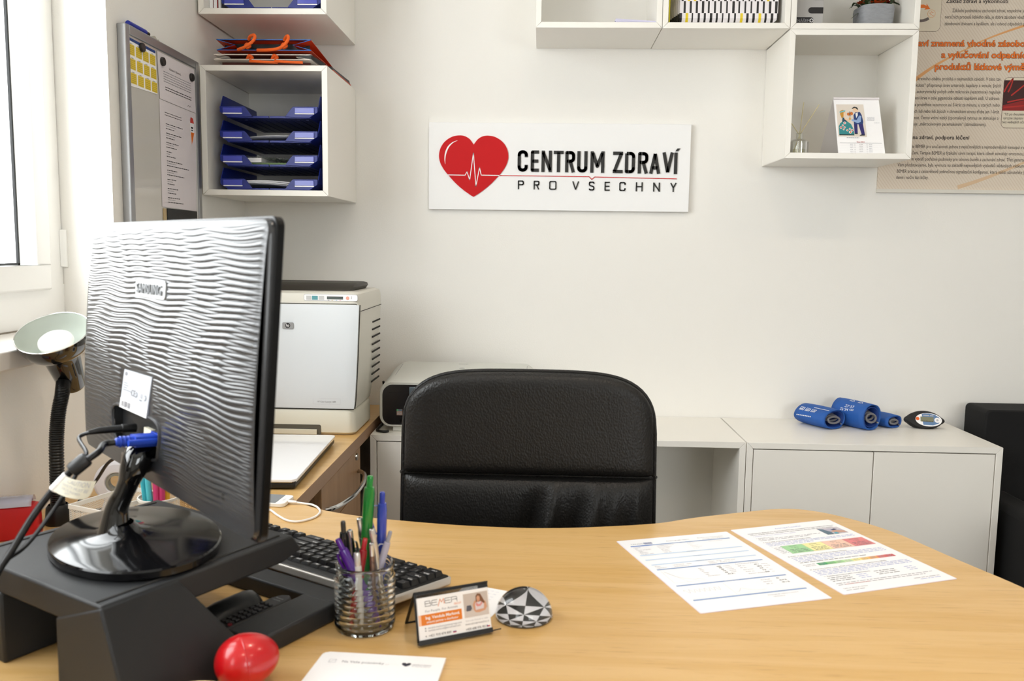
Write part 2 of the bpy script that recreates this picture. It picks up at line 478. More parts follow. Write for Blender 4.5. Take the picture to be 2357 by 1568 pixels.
MB(M_ped).box(-.87, -1.62, .15, .45, -1.60, .722).build('modesty_panel', desk, world=True)
MB(M_alu).lathe([(.16, 0), (.16, .012), (.03, .03), (.03, .722)], 32, ctr=(.45, -1.55, 0)).build('leg', desk, world=True)

ret = thing('desk_return', 'beech-coloured side desk with shade-browned edge that carries the laser printer and laptop', 'desk', (-.7, -.6, 0))
rt = MB(M_woodY).prism([(-.943, -1.056), (-.482, -1.056), (-.482, -.012), (-.943, -.012)], .718, .7494)
for i in (2, 3, 4, 5): rt.m[i] = M_edge
rt.build('tabletop', ret, world=True, bevel=.0006, seg=1)
MB(M_gap).box(-.94, -1.05, 0, -.92, -.05, .718).build('side_panel', ret, world=True)
MB(mat('dark_steel', '3A3A3C', .35, metal=.7)).box(-.60, -.985, 0, -.575, -.96, .718).build('leg', ret, world=True)

ped = thing('drawer_pedestal', 'brown wooden drawer pedestal with chrome handles under the side desk', 'drawer unit', (-.7, -.63, 0))
MB(M_ped).box(-.90, -.835, .04, -.507, -.42, .712).build('body', ped, world=True)
for z0_, z1_ in ((.600, .710), (.44, .597), (.24, .437), (.05, .237)):
    d = MB(M_ped).box(-.507, -.832, z0_, -.489, -.423, z1_).build('drawer', ped, world=True, bevel=.001)
    zc = z0_ + .05
    hp = spline([(-.491, -.80, zc), (-.47, -.775, zc), (-.452, -.70, zc), (-.448, -.63, zc), (-.452, -.55, zc), (-.468, -.475, zc), (-.491, -.45, zc)], 6)
    h = MB(M_chrome)
    h.tube(hp, .0055, 10)
    h.build('handle', d, world=True)
MB(M_chrome).lathe([(.0001, .004), (.009, .004), (.010, 0)], 20, ctr=(0, 0, 0)).build('lock', ped).matrix_basis = Matrix.Translation(MW(ped).inverted() @ Vector((-.489, -.473, .694))) @ Matrix.Rotation(PI / 2, 4, 'Y')
# ================================================================ SIGN
M_sign = mat('sign_white', 'F1F1F1', .45)
M_red = mat('sign_red', 'C40D14', .6, spec=.3)
sx0, sz0, sw, sh = -.356, 1.3746, .8064, .2659
sign = thing('wall_sign', 'white rectangular wall sign with red heart and black lettering CENTRUM ZDRAVÍ', 'sign', (sx0, 0, sz0))
MB(M_sign).box(sx0, -.016, sz0, sx0 + sw, -.004, sz0 + sh).build('panel', sign, world=True, bevel=.0004, seg=1)
MB(M_alu).box(sx0 + .1, -.004, sz0 + .05, sx0 + .7, -.0005, sz0 + .2).build('mount', sign, world=True)
FS = frame((sx0, -.016, sz0), (1, 0, 0), (0, 0, 1))
def cs(X, Y): return ((X - 97) / 2073 * sw, (1 - (Y - 79) / 696) * sh)
hp = [(455, 255), (487, 212), (528, 188), (575, 183), (630, 195), (685, 232), (720, 285), (732, 345), (722, 400), (695, 452), (655, 503), (590, 572), (520, 630), (457, 672)]
right = [cs(p.x, p.y) for p in spline([(a, b, 0) for a, b in hp], 5)]
left = [cs(910 - p.x, p.y) for p in spline([(a, b, 0) for a, b in hp], 5)]
hm = MB(M_red, FS); hm.prism(right + left[::-1][1:-1], .0001, .003)
hm.build('heart_emblem', sign, world=True)
ec = MB(M_sign, FS)
ec.line([cs(*p) for p in ((246, 499), (388, 500), (403, 472), (425, 537), (453, 322), (475, 588), (503, 437), (517, 498), (660, 499))], .0024, .0034)
arc = spline([(328, 222, 0), (285, 238, 0), (248, 272, 0), (227, 320, 0), (222, 370, 0), (228, 415, 0)], 5)
n_ = len(arc) - 1; hl = MB(M_sign, FS)
for i in range(n_):
    w1 = .0042 * math.sin(PI * i / n_) ** .8 if i else 0; w2 = .0042 * math.sin(PI * (i + 1) / n_) ** .8
    a, b = cs(arc[i].x, arc[i].y), cs(arc[i + 1].x, arc[i + 1].y)
    hl.add([(a[0], a[1], .0034), (a[0] + w1, a[1] - w1 * .5, .0034), (b[0] + w2, b[1] - w2 * .5, .0034), (b[0], b[1], .0034)], [(0, 1, 2, 3)])
ec.build('heartbeat_line', sign, world=True, label='white heartbeat line across the heart'); hl.build('heart_highlight', sign, world=True, label='white curved highlight on the heart')
rl = MB(M_red, FS); rl.line([cs(*p) for p in ((660, 499), (1376, 501), (1398, 523), (1420, 503), (2068, 511))], .0022, .0016); rl.build('underline', sign, world=True)
tm = MB(mat('sign_black', '22211F', .5), FS)
def stroke_letter(ch, X0, X1, Yt, Yb, th, zt=.003):
    """one condensed letter in the unit box (0..1, 0..1), drawn with bars of width th (metres)"""
    x0, y0 = cs(X0, Yb); x1, y1 = cs(X1, Yt); w, h = x1 - x0, y1 - y0
    a, b = th / 2 / w, th / 2 / h
    L, R, B, T = a, 1 - a, b, 1 - b; r = min(.30, th * 1.05 / w * .9); q = r * w / h
    def arc(cx, cy, a0, a1, n=6): return [(cx + r * math.cos(math.radians(a0 + (a1 - a0) * k / n)), cy + q * math.sin(math.radians(a0 + (a1 - a0) * k / n))) for k in range(n + 1)]
    P = []
    if ch == 'C': P = [[(R, .68)] + arc(R - r, T - q, 0, 90) + arc(L + r, T - q, 90, 180) + arc(L + r, B + q, 180, 270) + arc(R - r, B + q, 270, 360) + [(R, .32)]]
    elif ch == 'O': P = [arc(R - r, T - q, 0, 90) + arc(L + r, T - q, 90, 180) + arc(L + r, B + q, 180, 270) + arc(R - r, B + q, 270, 360) + [(R, T - q)]]
    elif ch == 'E': P = [[(1, T), (L, T), (L, B), (1, B)], [(L, .5), (.92, .5)]]
    elif ch == 'N': P = [[(L, 0), (L, 1)], [(R, 0), (R, 1)], [(L, 1 - b), (R, b)]]
    elif ch == 'T': P = [[(0, T), (1, T)], [(.5, T), (.5, 0)]]
    elif ch in 'RP':
        P = [[(L, 0), (L, T)] + [(R - r, T)] + arc(R - r, T - q, 90, 0) + arc(R - r, .52 + q, 0, -90) + [(L, .52)]]
        if ch == 'R': P.append([(.52, .52), (R, 0)])
    elif ch == 'U': P = [[(L, 1)] + arc(L + r, B + q, 180, 270) + arc(R - r, B + q, 270, 360) + [(R, 1)]]
    elif ch == 'M': P = [[(L, 0), (L, 1)], [(R, 0), (R, 1)], [(L + a * .4, 1 - b), (.5, .30), (R - a * .4, 1 - b)]]
    elif ch == 'Z': P = [[(0, T), (1, T)], [(0, B), (1, B)], [(R, T), (L, B)]]
    elif ch == 'D': P = [[(L, T), (R - r, T)] + arc(R - r, T - q, 90, 0) + arc(R - r, B + q, 0, -90) + [(L, B), (L, T)]]
    elif ch == 'A': P = [[(L, 0), (.5, 1 - b)], [(R, 0), (.5, 1 - b)], [(.25, .27), (.75, .27)]]
    elif ch == 'V': P = [[(L, 1), (.5, b)], [(R, 1), (.5, b)]]
    elif ch == 'Y': P = [[(L, 1), (.5, .45)], [(R, 1), (.5, .45)], [(.5, .48), (.5, 0)]]
    elif ch == 'I': P = [[(.5, 0), (.5, 1)]]
    elif ch == 'H': P = [[(L, 0), (L, 1)], [(R, 0), (R, 1)], [(L, .52), (R, .52)]]
    elif ch == 'S': P = [[(R, T - q)] + arc(R - r, T - q, 0, 90) + arc(L + r, T - q, 90, 180) + [(L, .62), (L + r, .53), (R - r, .47), (R, .38)] + arc(R - r, B + q, 0, -90) + arc(L + r, B + q, 270, 180)]
    for path in P:
        pts = [(x0 + u * w, y0 + v * h) for u, v in path]
        for (p, pq), (c, d) in zip(pts[:-1], pts[1:]):
            Ln = math.hypot(c - p, d - pq)
            if Ln < 1e-6: continue
            nx, ny = -(d - pq) / Ln * th / 2, (c - p) / Ln * th / 2
            tm.prism([(p + nx, pq + ny), (p - nx, pq - ny), (c - nx, d - ny), (c + nx, d + ny)], .0002, zt)
        for (p, pq) in pts[1:-1]:
            tm.prism([(p + th * .49 * math.cos(k * PI / 5), pq + th * .49 * math.sin(k * PI / 5)) for k in range(10)], .0002, zt)
for ch, X0, X1 in (('C', 806, 887), ('E', 910, 975), ('N', 996, 1078), ('T', 1092, 1170), ('R', 1184, 1262), ('U', 1279, 1360), ('M', 1384, 1494), ('Z', 1562, 1640), ('D', 1657, 1736), ('R', 1759, 1840), ('A', 1850, 1937), ('V', 1950, 2040), ('I', 2044, 2070)):
    dy = (X0 - 806) * .0055
    stroke_letter(ch, X0, X1, 296 + dy, 466 + dy, .0098)
tm.prism([cs(*p) for p in ((2052, 292), (2066, 271), (2090, 270), (2072, 292))], .0002, .003)
xs_ = [(810, 858), (936, 982), (1060, 1118), (1243, 1298), (1375, 1420), (1500, 1542), (1617, 1667), (1748, 1802), (1885, 1938), (2018, 2070)]
for ch, (a, b) in zip('PROVSECHNY', xs_): stroke_letter(ch, a, b, 537 + (a - 810) * .005, 607 + (a - 810) * .007, .0036)
tm.build('lettering', sign, world=True, label='black letters CENTRUM ZDRAVÍ PRO VŠECHNY')

# ================================================================ POSTER
def poster_mat():
    m = bpy.data.materials.new('poster_print'); m.use_nodes = True
    nt = m.node_tree; b = nt.nodes['Principled BSDF']; N = nt.nodes.new; L = nt.links.new
    tc = N('ShaderNodeTexCoord')
    mp = N('ShaderNodeMapping'); mp.inputs['Rotation'].default_value = (0, math.radians(38), 0); L(tc.outputs['Object'], mp.inputs[0])
    w = N('ShaderNodeTexWave'); w.inputs['Scale'].default_value = 42; w.inputs['Distortion'].default_value = 5; w.inputs['Detail'].default_value = 0; w.inputs['Detail Scale'].default_value = .05
    w.wave_profile = 'SIN'; L(mp.outputs[0], w.inputs[0])
    r = N('ShaderNodeValToRGB'); L(w.outputs[0], r.inputs[0])
    r.color_ramp.elements[0].color = (*lin('D2C2AE'), 1); r.color_ramp.elements[0].position = .0
    r.color_ramp.elements[1].color = (*lin('DCCFBF'), 1); r.color_ramp.elements[1].position = .35
    L(r.outputs[0], b.inputs['Base Color']); b.inputs['Roughness'].default_value = .5
    return m
px0, px1, pz0, pz1 = 1.0265, 1.82, 1.4411, 2.36
post = thing('wall_poster', 'large beige printed poster with orange Czech headings on the right wall part', 'poster', (px0, 0, pz0))
FP = frame((0, -.0035, 0), (1, 0, 0), (0, 0, 1))
MB(poster_mat()).box(px0, -.0035, pz0, px1, -.0005, pz1).build('sheet', post, world=True)
MB(mat('poster_rail', 'DAD6CC', .4)).box(px0 - .001, -.009, pz0, px1 + .001, -.0002, 1.4525).build('bottom_rail', post, world=True, bevel=.001)
M_or = mat('print_orange', 'E8741A', .5); M_orl = mat('print_pale_orange', 'E0A468', .5); M_brown = mat('print_dark_outline', '5A3A2A', .6); M_txt = mat('print_text', '2C2420', .6)
PT = [('Základ zdraví a výkonnosti', 1.1977, 2.0051, 1.3807, 2),
('Základní podmínkou zachování zdraví, respektive je', 1.2184, 1.9782, 1.4319, 0),
('neračních procesů lidského těla, je dobré zásobení všech', 1.1981, 1.9596, 1.4334, 0),
('zásobování živinami a kyslíkem, ale i odvod odpadních p', 1.1979, 1.9403, 1.4349, 0),
('aví znamená vhodné zásobo', 1.1247, 1.8789, 1.4396, 1),
('a vylučování odpadníc', 1.1952, 1.8452, 1.4450, 1),
('produktů látkové výmě', 1.1786, 1.8103, 1.4451, 1),
('krevního oběhu probíhá v nejmenších cévách. V této tzv.', 1.1293, 1.7784, 1.3774, 0),
('kulaci“ přepravují krev arterioly, kapiláry a venule. Jejich', 1.1248, 1.7595, 1.3781, 0),
('autorytmický pohyb stěn mikrocév (vazomoce) reguluje', 1.1283, 1.7407, 1.3780, 0),
('ení krve v celé gigantické oblasti kapilární sítě. U zdravé-', 1.1249, 1.7217, 1.3782, 0),
('a proběhne vazomoce asi 3-krát za minutu, u starých nebo', 1.1250, 1.7020, 1.3782, 0),
('ch lidí nebo lidí žijících v chronickém stresu třeba jen 1-krát', 1.1251, 1.6823, 1.3778, 0),
('nut. Tento velmi nízký (zpomalený) rytmus se stimuluje a', 1.1263, 1.6633, 1.3776, 0),
('uje „mikrocévovým pacemakerem“ (stimulátorem).', 1.1252, 1.6443, 1.3424, 0),
('na zdraví, podpora léčení', 1.1255, 1.6038, 1.2957, 2),
('ie BEMER je v současnosti jednou z nejúčinnějších a nejmodernějších koncepcí v o', 1.1257, 1.5770, 1.4631, 0),
('čení. Terapie BEMER je fyzikální cévní terapií, která cíleně stimuluje omezenou,', 1.1261, 1.5579, 1.4619, 0),
('m vytváří potřebné podmínky pro obnovu buněk a zachování zdraví. Třetí generac', 1.1254, 1.5394, 1.4660, 0),
('Vám představujeme, byla vyvinuta na základě nejnovějších výsledků vědeckých výzkumů', 1.0845, 1.5213, 1.4701, 0),
('BEMER pracuje s celosvětově jedinečnou signalizační konfigurací, která nabízí uživatelsky je', 1.0834, 1.5021, 1.4709, 0),
('denní i noční fázi léčby.', 1.0826, 1.4835, 1.1800, 0)]
tb = MB(M_txt, FP); th = MB(M_or, FP); sw_ = MB(M_orl, FP)
for s, x0, z, x1, k in PT:
    if k == 1:
        for q, (dx, dz) in enumerate(((-.0015, 0), (.0015, 0), (0, .0013), (0, -.0013), (-.0011, .0010), (.0011, .0010), (-.0011, -.0010), (.0011, -.0010))):
            th.text(s, x0 + dx, z + dz, .0265, .0003 + q * .00002, M_brown, bold=.004, w=x1 - x0)
        for q, (dx, dz) in enumerate(((-.0007, .0003), (.0007, .0003), (0, -.0004), (0, .0005), (-.0007, -.0003), (.0007, -.0003))):
            th.text(s, x0 + dx, z + dz, .0265, .0007 + q * .00002, M_or, bold=.004, w=x1 - x0)
    else:
        tb.text(s, x0, z, .0145 if k == 0 else .0165, .0004, M_txt, bold=.0 if k == 0 else .016, w=x1 - x0)
tb.build('body_text', post, world=True)
th.build('orange_heading', post, world=True, label='orange bold heading with dark outline')
def ribbon(p0, p1, p2, wa, wb, m, mb, n=16, z=.0002):
    pts = [Vector(p0).lerp(Vector(p1), t / n).lerp(Vector(p1).lerp(Vector(p2), t / n), t / n) for t in range(n + 1)]
    for i in range(n):
        a, b = pts[i], pts[i + 1]; d = (b - a).normalized(); nn = Vector((-d.y, d.x))
        w0, w1 = wa + (wb - wa) * i / n, wa + (wb - wa) * (i + 1) / n
        mb.add([(*(a - nn * w0), z), (*(b - nn * w1), z), (*(b + nn * w1), z), (*(a + nn * w0), z)], [(0, 1, 2, 3)], m)
ribbon((1.10, 1.76), (1.17, 1.83), (1.30, 1.885), .006, .0012, M_orl, sw_)
sw_.build('swoosh', post, world=True); sw_ = MB(M_orl, FP)
ribbon((1.27, 1.875), (1.36, 1.92), (1.50, 1.96), .0015, .004, M_orl, sw_)
sw_.build('swoosh', post, world=True); sw_ = MB(M_orl, FP)
ribbon((1.27, 1.46), (1.40, 1.50), (1.55, 1.58), .006, .002, mat('print_faint_orange', 'D6B896', .5), sw_)
sw_.build('swoosh', post, world=True, label='orange curved swooshes')
M_panel = mat('print_cream', 'DDD2BE', .5)
ic = MB(M_panel, FP)
ic.poly(rrect(1.0, 1.9212, 1.1858, 2.10, .016), .0004, M_brown); ic.poly(rrect(1.001, 1.9222, 1.185, 2.10, .015), .0006, M_panel)
ic.poly([(1.115, 1.998), (1.132, 2.0), (1.141, 1.996), (1.1405, 2.003), (1.153, 1.9865), (1.135, 1.985), (1.139, 1.990), (1.115, 1.990)], .0008, M_or)
cc = [(1.1572 + .0118 * math.cos(a * PI / 12), 1.9733 + .0118 * math.sin(a * PI / 12)) for a in range(24)]
ic.poly(cc, .0008, M_orl); ic.poly([(1.1572 + (x - 1.1572) * .9, 1.9733 + (y - 1.9733) * .9) for x, y in cc], .0009, M_panel)
for a, b in ((-.0042, .0015), (.0, .0052), (.004, .003), (-.001, -.003), (.0045, -.0055)):
    ic.poly([(1.1572 + a + .0014 * math.cos(q), 1.9733 + b + .0014 * math.sin(q)) for q in [k * PI / 4 for k in range(8)]], .001, M_or)
M_gp = mat('print_grey', '6A5F5B', .6)
ribbon((1.10, 1.962), (1.125, 1.944), (1.150, 1.960), .0042, .0042, M_gp, ic, z=.0008)
ic.build('round_arrow_icon', post, world=True)
ph = MB(M_panel, FP)
ph.poly(rrect(1.3860, 1.6386, 1.60, 1.789, .014), .0004, M_brown); ph.poly(rrect(1.387, 1.6396, 1.60, 1.788, .013), .0006, M_panel)
ph.rect(1.387, 1.6904, 1.60, 1.78, .0008, mat('photo_dark_red', '3A0E0C', .5))
M_r1 = mat('photo_red', '8E1512', .5); M_r2 = mat('photo_bright_red', 'B3241C', .5)
ph.poly([(1.387, 1.706), (1.45, 1.722), (1.60, 1.735), (1.60, 1.6904), (1.387, 1.6904)], .0009, M_r1)
for (p, q, r_) in (((1.388, 1.745), (1.40, 1.775), (1.413, 1.786)), ((1.40, 1.745), (1.41, 1.765), (1.412, 1.786)), ((1.41, 1.735), (1.44, 1.76), (1.47, 1.786)), ((1.40, 1.715), (1.45, 1.728), (1.52, 1.735)), ((1.39, 1.70), (1.45, 1.705), (1.52, 1.712))):
    ribbon(p, q, r_, .0022, .0016, M_r2, ph, z=.0010)
for k, s in enumerate(('“Už po dvouminutové', 'výrazné zlepšení krev', 'bez vedlejších účinků')):
    ph.text(s, 1.393 - k * .0015, 1.6765 - k * .0118, .0112, .001, M_txt, w=.078)
ph.build('photo_inset', post, world=True, label='dark red photo inset with cream caption')

# ================================================================ WHITEBOARD on the left wall
BX = -.925
wb = thing('magnetic_whiteboard', 'aluminium-framed magnetic whiteboard hanging on the left wall beside the window', 'whiteboard', (XL, -.585, 1.14))
by0, by1, bz0, bz1 = -.786, -.384, 1.14, 1.7385
MB(mat('whiteboard_enamel', 'C9C6C0', .18, coat=.4)).box(XL + .004, by0 + .005, bz0 + .005, BX - .004, by1 - .005, bz1 - .005).build('board', wb, world=True)
fr = MB(M_alu); b_ = .02
fr.box(XL, by0, bz0, BX, by0 + b_, bz1); fr.box(XL, by1 - b_, bz0, BX, by1, bz1)
fr.box(XL, by0 + b_, bz0, BX, by1 - b_, bz0 + b_); fr.box(XL, by0 + b_, bz1 - b_, BX, by1 - b_, bz1)
fr.build('frame', wb, world=True, bevel=.002)
FB = frame((-.9285, 0, 0), (0, 1, 0), (0, 0, 1))    # board plane: u = y, v = z
M_yel = mat('print_yellow', 'E3C63A', .6); M_navy = mat('print_navy', '1B3D80', .5)
cal = thing('year_calendar_sheet', 'small yellow and blue year calendar pinned top left on the whiteboard', 'calendar', (-.928, -.70, 1.61))
MB(M_paper, FB).prism([(-.766, 1.607), (-.631, 1.612), (-.636, 1.712), (-.777, 1.713)], 0, .0006).build('paper', cal, world=True)
cm = MB(M_yel, FB)
cm.add([(-.776, 1.7065, .001), (-.6365, 1.7055, .001), (-.636, 1.712, .001), (-.777, 1.713, .001)], [(0, 1, 2, 3)], M_navy)
for i in range(4):
    for j in range(3):
        yy = -.771 + i * .0345 + j * .003; zz = 1.676 - j * .031
        cm.rect(yy + .002, zz, yy + .030, zz + .0235, .001, M_yel)
        for k in range(5): cm.dashes(yy + .004, yy + .028, zz + .002 + k * .0043, .0012, .0013, mat('print_olive', '8A7A30', .6), i * 7 + j + k)
        cm.dashes(yy + .009, yy + .02, zz + .0245, .0016, .0013, M_ink, i + j)
cm.build('month_blocks', cal, world=True)
def pinned(name, label, pts, z0, seed, draw):
    t = thing(name, label, 'paper sheet', (-.927, sum(p[0] for p in pts) / len(pts), min(p[1] for p in pts)))
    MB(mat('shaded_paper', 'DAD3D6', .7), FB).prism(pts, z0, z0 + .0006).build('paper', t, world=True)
    m = MB(M_ink, FB); draw(m, z0 + .0009); m.build('printed_text', t, world=True)
def d1(m, z):
    m.text('Vážení klienti,', -.566, 1.682, .008, z, M_ink, w=.07)
    for k in range(5): m.dashes(-.598, -.436, 1.672 - k * .0058, .0027, z, M_grey, k)
    for k in range(2): m.dashes(-.590, -.436, 1.636 - k * .006, .003, z, M_ink, k + 9)
    m.line([(-.462, 1.611), (-.455, 1.615), (-.45, 1.611), (-.445, 1.615), (-.44, 1.612)], .001, z)
pinned('notice_sheet', 'white A5 notice held by two round magnets at the whiteboard top right', [(-.62, 1.604), (-.408, 1.602), (-.414, 1.714), (-.628, 1.714)], .0012, 1, d1)
def d2(m, z):
    for k in range(2): m.dashes(-.596, -.50, 1.575 - k * .006, .0025, z, M_ink, k)
    for k, l in enumerate((.10, .05, .09, .05, .07, .06, .03, .05, .09, .13, .06, .10, .05, .04, .06, .05, .07, .09)):
        zz = 1.548 - k * .0112; m.dashes(-.592, -.592 + l, zz, .003, z, M_ink, k + 3)
        if k % 2 == 0: m.dashes(-.592, -.592 + l * .6, zz - .005, .0022, z, M_grey, k + 30)
pinned('price_list_sheet', 'long white list sheet hanging under the notice on the whiteboard', [(-.624, 1.346), (-.419, 1.343), (-.408, 1.601), (-.622, 1.603)], .0004, 2, d2)
ck = MB(mat('print_red', 'C8453A', .5), FB)
tch = thing('cone_magnet', 'small red and orange cone-shaped paper badge at the right whiteboard edge', 'badge', (-.926, -.437, 1.52))
ck.prism([(-.445, 1.545), (-.441, 1.52), (-.424, 1.545), (-.424, 1.575), (-.438, 1.585), (-.449, 1.575)], .0015, .0022, M_paper)
ck.poly([(-.449, 1.572), (-.424, 1.572), (-.430, 1.585), (-.444, 1.587)], .0025)
ck.poly([(-.446, 1.548), (-.441, 1.516), (-.424, 1.548)], .0025, M_or)
ck.rect(-.444, 1.558, -.430, 1.562, .0025, M_ink); ck.rect(-.442, 1.552, -.432, 1.555, .0025, M_ink)
ck.build('badge_sheet', tch, world=True)
bk = thing('black_pocket', 'black flat pocket at the whiteboard bottom, above the monitor', 'pocket', (-.927, -.51, 1.2))
MB(M_black, FB).box(-.602, 1.20, .0004, -.422, 1.343, .004).build('pouch', bk, world=True, bevel=.001)
MB(mat('pocket_side', 'B8A27A', .6), FB).box(-.620, 1.19, .0004, -.606, 1.342, .003).build('beige_edge', bk, world=True)
mg = [(-.709, 1.703, 'on the blue strip of the year calendar'), (-.604, 1.694, 'at the left corner of the notice'), (-.434, 1.690, 'at the right corner of the notice')]
m0 = MB(mat('magnet_black', '262424', .4)).lathe([(.0001, .006), (.0095, .006), (.0105, .004), (.0105, 0)], 24)
mo = m0.build('round_magnet', None, 'round black magnet ' + mg[0][2], 'magnet', 'round magnets on the whiteboard')
for i, (a, b, s) in enumerate(mg):
    o = mo if i == 0 else dup(mo, label='round black magnet ' + s)
    o.location = (-.9265, a, b); o.rotation_euler = (0, PI / 2, 0)
mk = thing('whiteboard_marker', 'blue marker cap lying on top of the whiteboard frame', 'marker', (-.934, -.71, 1.7388))
MB(mat('marker_blue', '1E2F9C', .35)).tube([(-.934, -.755, 1.7455), (-.934, -.672, 1.7455)], .0062, 12).build('barrel', mk, world=True)
MB(M_black).tube([(-.934, -.672, 1.7455), (-.934, -.655, 1.7455)], .0045, 12).build('tip', mk, world=True)
ch = thing('hanging_clip', 'small clear plastic clip on the whiteboard top edge', 'clip', (-.932, -.625, 1.7388))
MB(mat('clip_grey', 'B9B6AA', .3)).prism([(-.64, 1.7388), (-.605, 1.7388), (-.61, 1.744), (-.618, 1.742), (-.63, 1.748), (-.638, 1.745)], -.935, -.93, axis='x').build('clip_body', ch, world=True)
# ================================================================ LETTER TRAYS in the corner cube
M_tray = mat('blue_tray_plastic', '12237A', .35)
M_trayd = mat('blue_tray_floor', '101C58', .45)
M_lab = mat('label_window', '3A45B0', .2, coat=.5)
def make_tray(label, group):
    t = thing('letter_tray', label, 'letter tray', (0, 0, 0), group=group)     # origin: front centre, bottom
    w, wi, L, h = .135, .112, .30, .0635
    f = MB(M_trayd); f.box(-wi, .004, 0, wi, L, .0022)
    for k in range(9): f.box(-wi + .01 + k * .0245, .03, -.0012, -wi + .018 + k * .0245, L - .02, 0)
    f.build('tray_floor', t)
    fl = MB(M_tray); fl.box(-wi - .004, 0, 0, -.001, .004, .006); fl.box(.001, 0, 0, wi + .004, .004, .006); fl.build('front_lip', t, bevel=.0008)
    for s in (-1, 1):
        sd = MB(M_tray)
        pr = [(s * wi, 0), (s * w, .020), (s * w, h)]
        # side wall: front part slopes down to the tab
        def top(y): return .030 + (h - .030) * min(1, max(0, (y - .004) / .022))
        ys = [0, .004, .026, L - .02, L]
        v = []
        for y in ys:
            hh = top(y)
            for th in (0, .002): v += [(s * (wi - th), y, 0), (s * (w - th), y, .020), (s * (w + .002 - th), y, hh)]
        fc = []
        for i in range(len(ys) - 1):
            for q in (0, 3):
                for k in range(2):
                    a = i * 6 + q + k; fc.append((a, a + 1, a + 7, a + 6))
            a = i * 6; fc.append((a + 2, a + 5, a + 11, a + 8))
        fc += [(0, 1, 4, 3), (1, 2, 5, 4)]
        sd.add(v, fc); sd.build('side_wall', t)
        tb_ = MB(M_tray)
        poly = [(s * w, .006 + .010), (s * w, .031), (s * .068, .031), (s * .062, .026), (s * .045, .004), (s * wi, .001)]
        if s < 0: poly = poly[::-1]
        tb_.prism(poly, 0, -.004, axis='y')
        tab = tb_.build('front_tab', t, bevel=.0006)
        x0, x1 = sorted((s * .073, s * .126))
        MB(M_lab).box(x0, -.0065, .0135, x1, -.004, .0275).build('label_window', tab, bevel=.0005)
        MB(M_paper).box(x0, -.0062, .0105, x1, -.004, .0132).build('label_strip', tab)
    return t
TX = -.7535
GT = 'blue letter trays stacked in the corner cube'
tray = make_tray('blue letter tray topmost of the stack of four, empty', GT)
tz = [1.6015, 1.536, 1.471, 1.4062]
lab = [None, 'blue letter tray second from the top, holding one white paper sheet', 'blue letter tray third from the top, holding a plastic-wrapped pack', 'blue letter tray lowest of the stack, full of white papers']
tray.location = (TX, -.335, tz[0])
for i in range(1, 4): dup(tray, (TX - .001 * i, -.335, tz[i]), label=lab[i])
for i, (lb, n, mt) in enumerate((('sheet of white paper lying in the second blue tray', 1, M_paper), ('stack of white papers lying in the lowest blue tray', 3, M_paper))):
    z0 = tz[1] if i == 0 else tz[3]
    def pf(u, v, z0=z0, i=i): return (TX - .103 + .206 * u, -.318 + .26 * v, z0 + .012 + .010 * math.sin(u * 2.6 + i) * (1 - v) - .006 * v)
    pm = MB(M_paper)
    for k in range(n): pm.grid(lambda u, v, k=k: tuple(a + b for a, b in zip(pf(u, v), (.004 * k, .006 * k, .0035 * k + .002 * u * k))), 10, 6)
    o = pm.build('paper_stack', None, lb, 'papers', fixn=False); o.modifiers.new('s', 'SOLIDIFY').thickness = .0006
wr = thing('wrapped_pack', 'clear plastic-wrapped green and white pack in the third blue tray', 'package', (TX, -.2, tz[2] + .003))
MB(mat('pack_green', '6F8A52', .5)).box(TX - .06, -.31, tz[2] + .004, TX + .09, -.12, tz[2] + .013).build('green_card', wr, world=True)
MB(M_paper).box(TX - .07, -.315, tz[2] + .0135, TX - .03, -.14, tz[2] + .0255).build('white_card', wr, world=True)
def wf(u, v):
    return (TX - .075 + .18 * u, -.322 + .19 * v, tz[2] + .0285 + .0045 * math.sin(u * 37 + v * 11) * math.sin(v * 23 + u * 9) - .013 * u * u)
MB(mat('crinkled_film', 'C8D0CC', .12, spec=.9, alpha=.45)).grid(wf, 40, 14).build('plastic_film', wr, world=True, fixn=False)
# top-left cube contents
t5 = dup(tray, (-.742, -.335, ZL0 + .0168), label='blue letter tray in the upper left cube, cut by the top edge', group='blue letter tray of the upper cube')
bx = [(-.921, -.911, 'E9E6E4', 'thin white booklet leftmost in the upper left cube'), (-.9095, -.898, 'A81C22', 'thin red book standing in the upper left cube'), (-.8965, -.888, 'D8D6D2', 'pale booklet right of the red book in the upper left cube')]
for a, b, c, l in bx:
    t = thing('booklet', l, 'book', ((a + b) / 2, -.2, ZL0 + .0161), group='booklets in the upper left cube')
    MB(mat('cover_' + c, c, .5)).box(a, -.31, ZL0 + .0162, b, -.12, ZL0 + .25).build('cover', t, world=True, bevel=.0008)
    MB(M_paper).box(a + .0015, -.3095, ZL0 + .0175, b - .0015, -.3115, ZL0 + .248).build('pages', t, world=True)

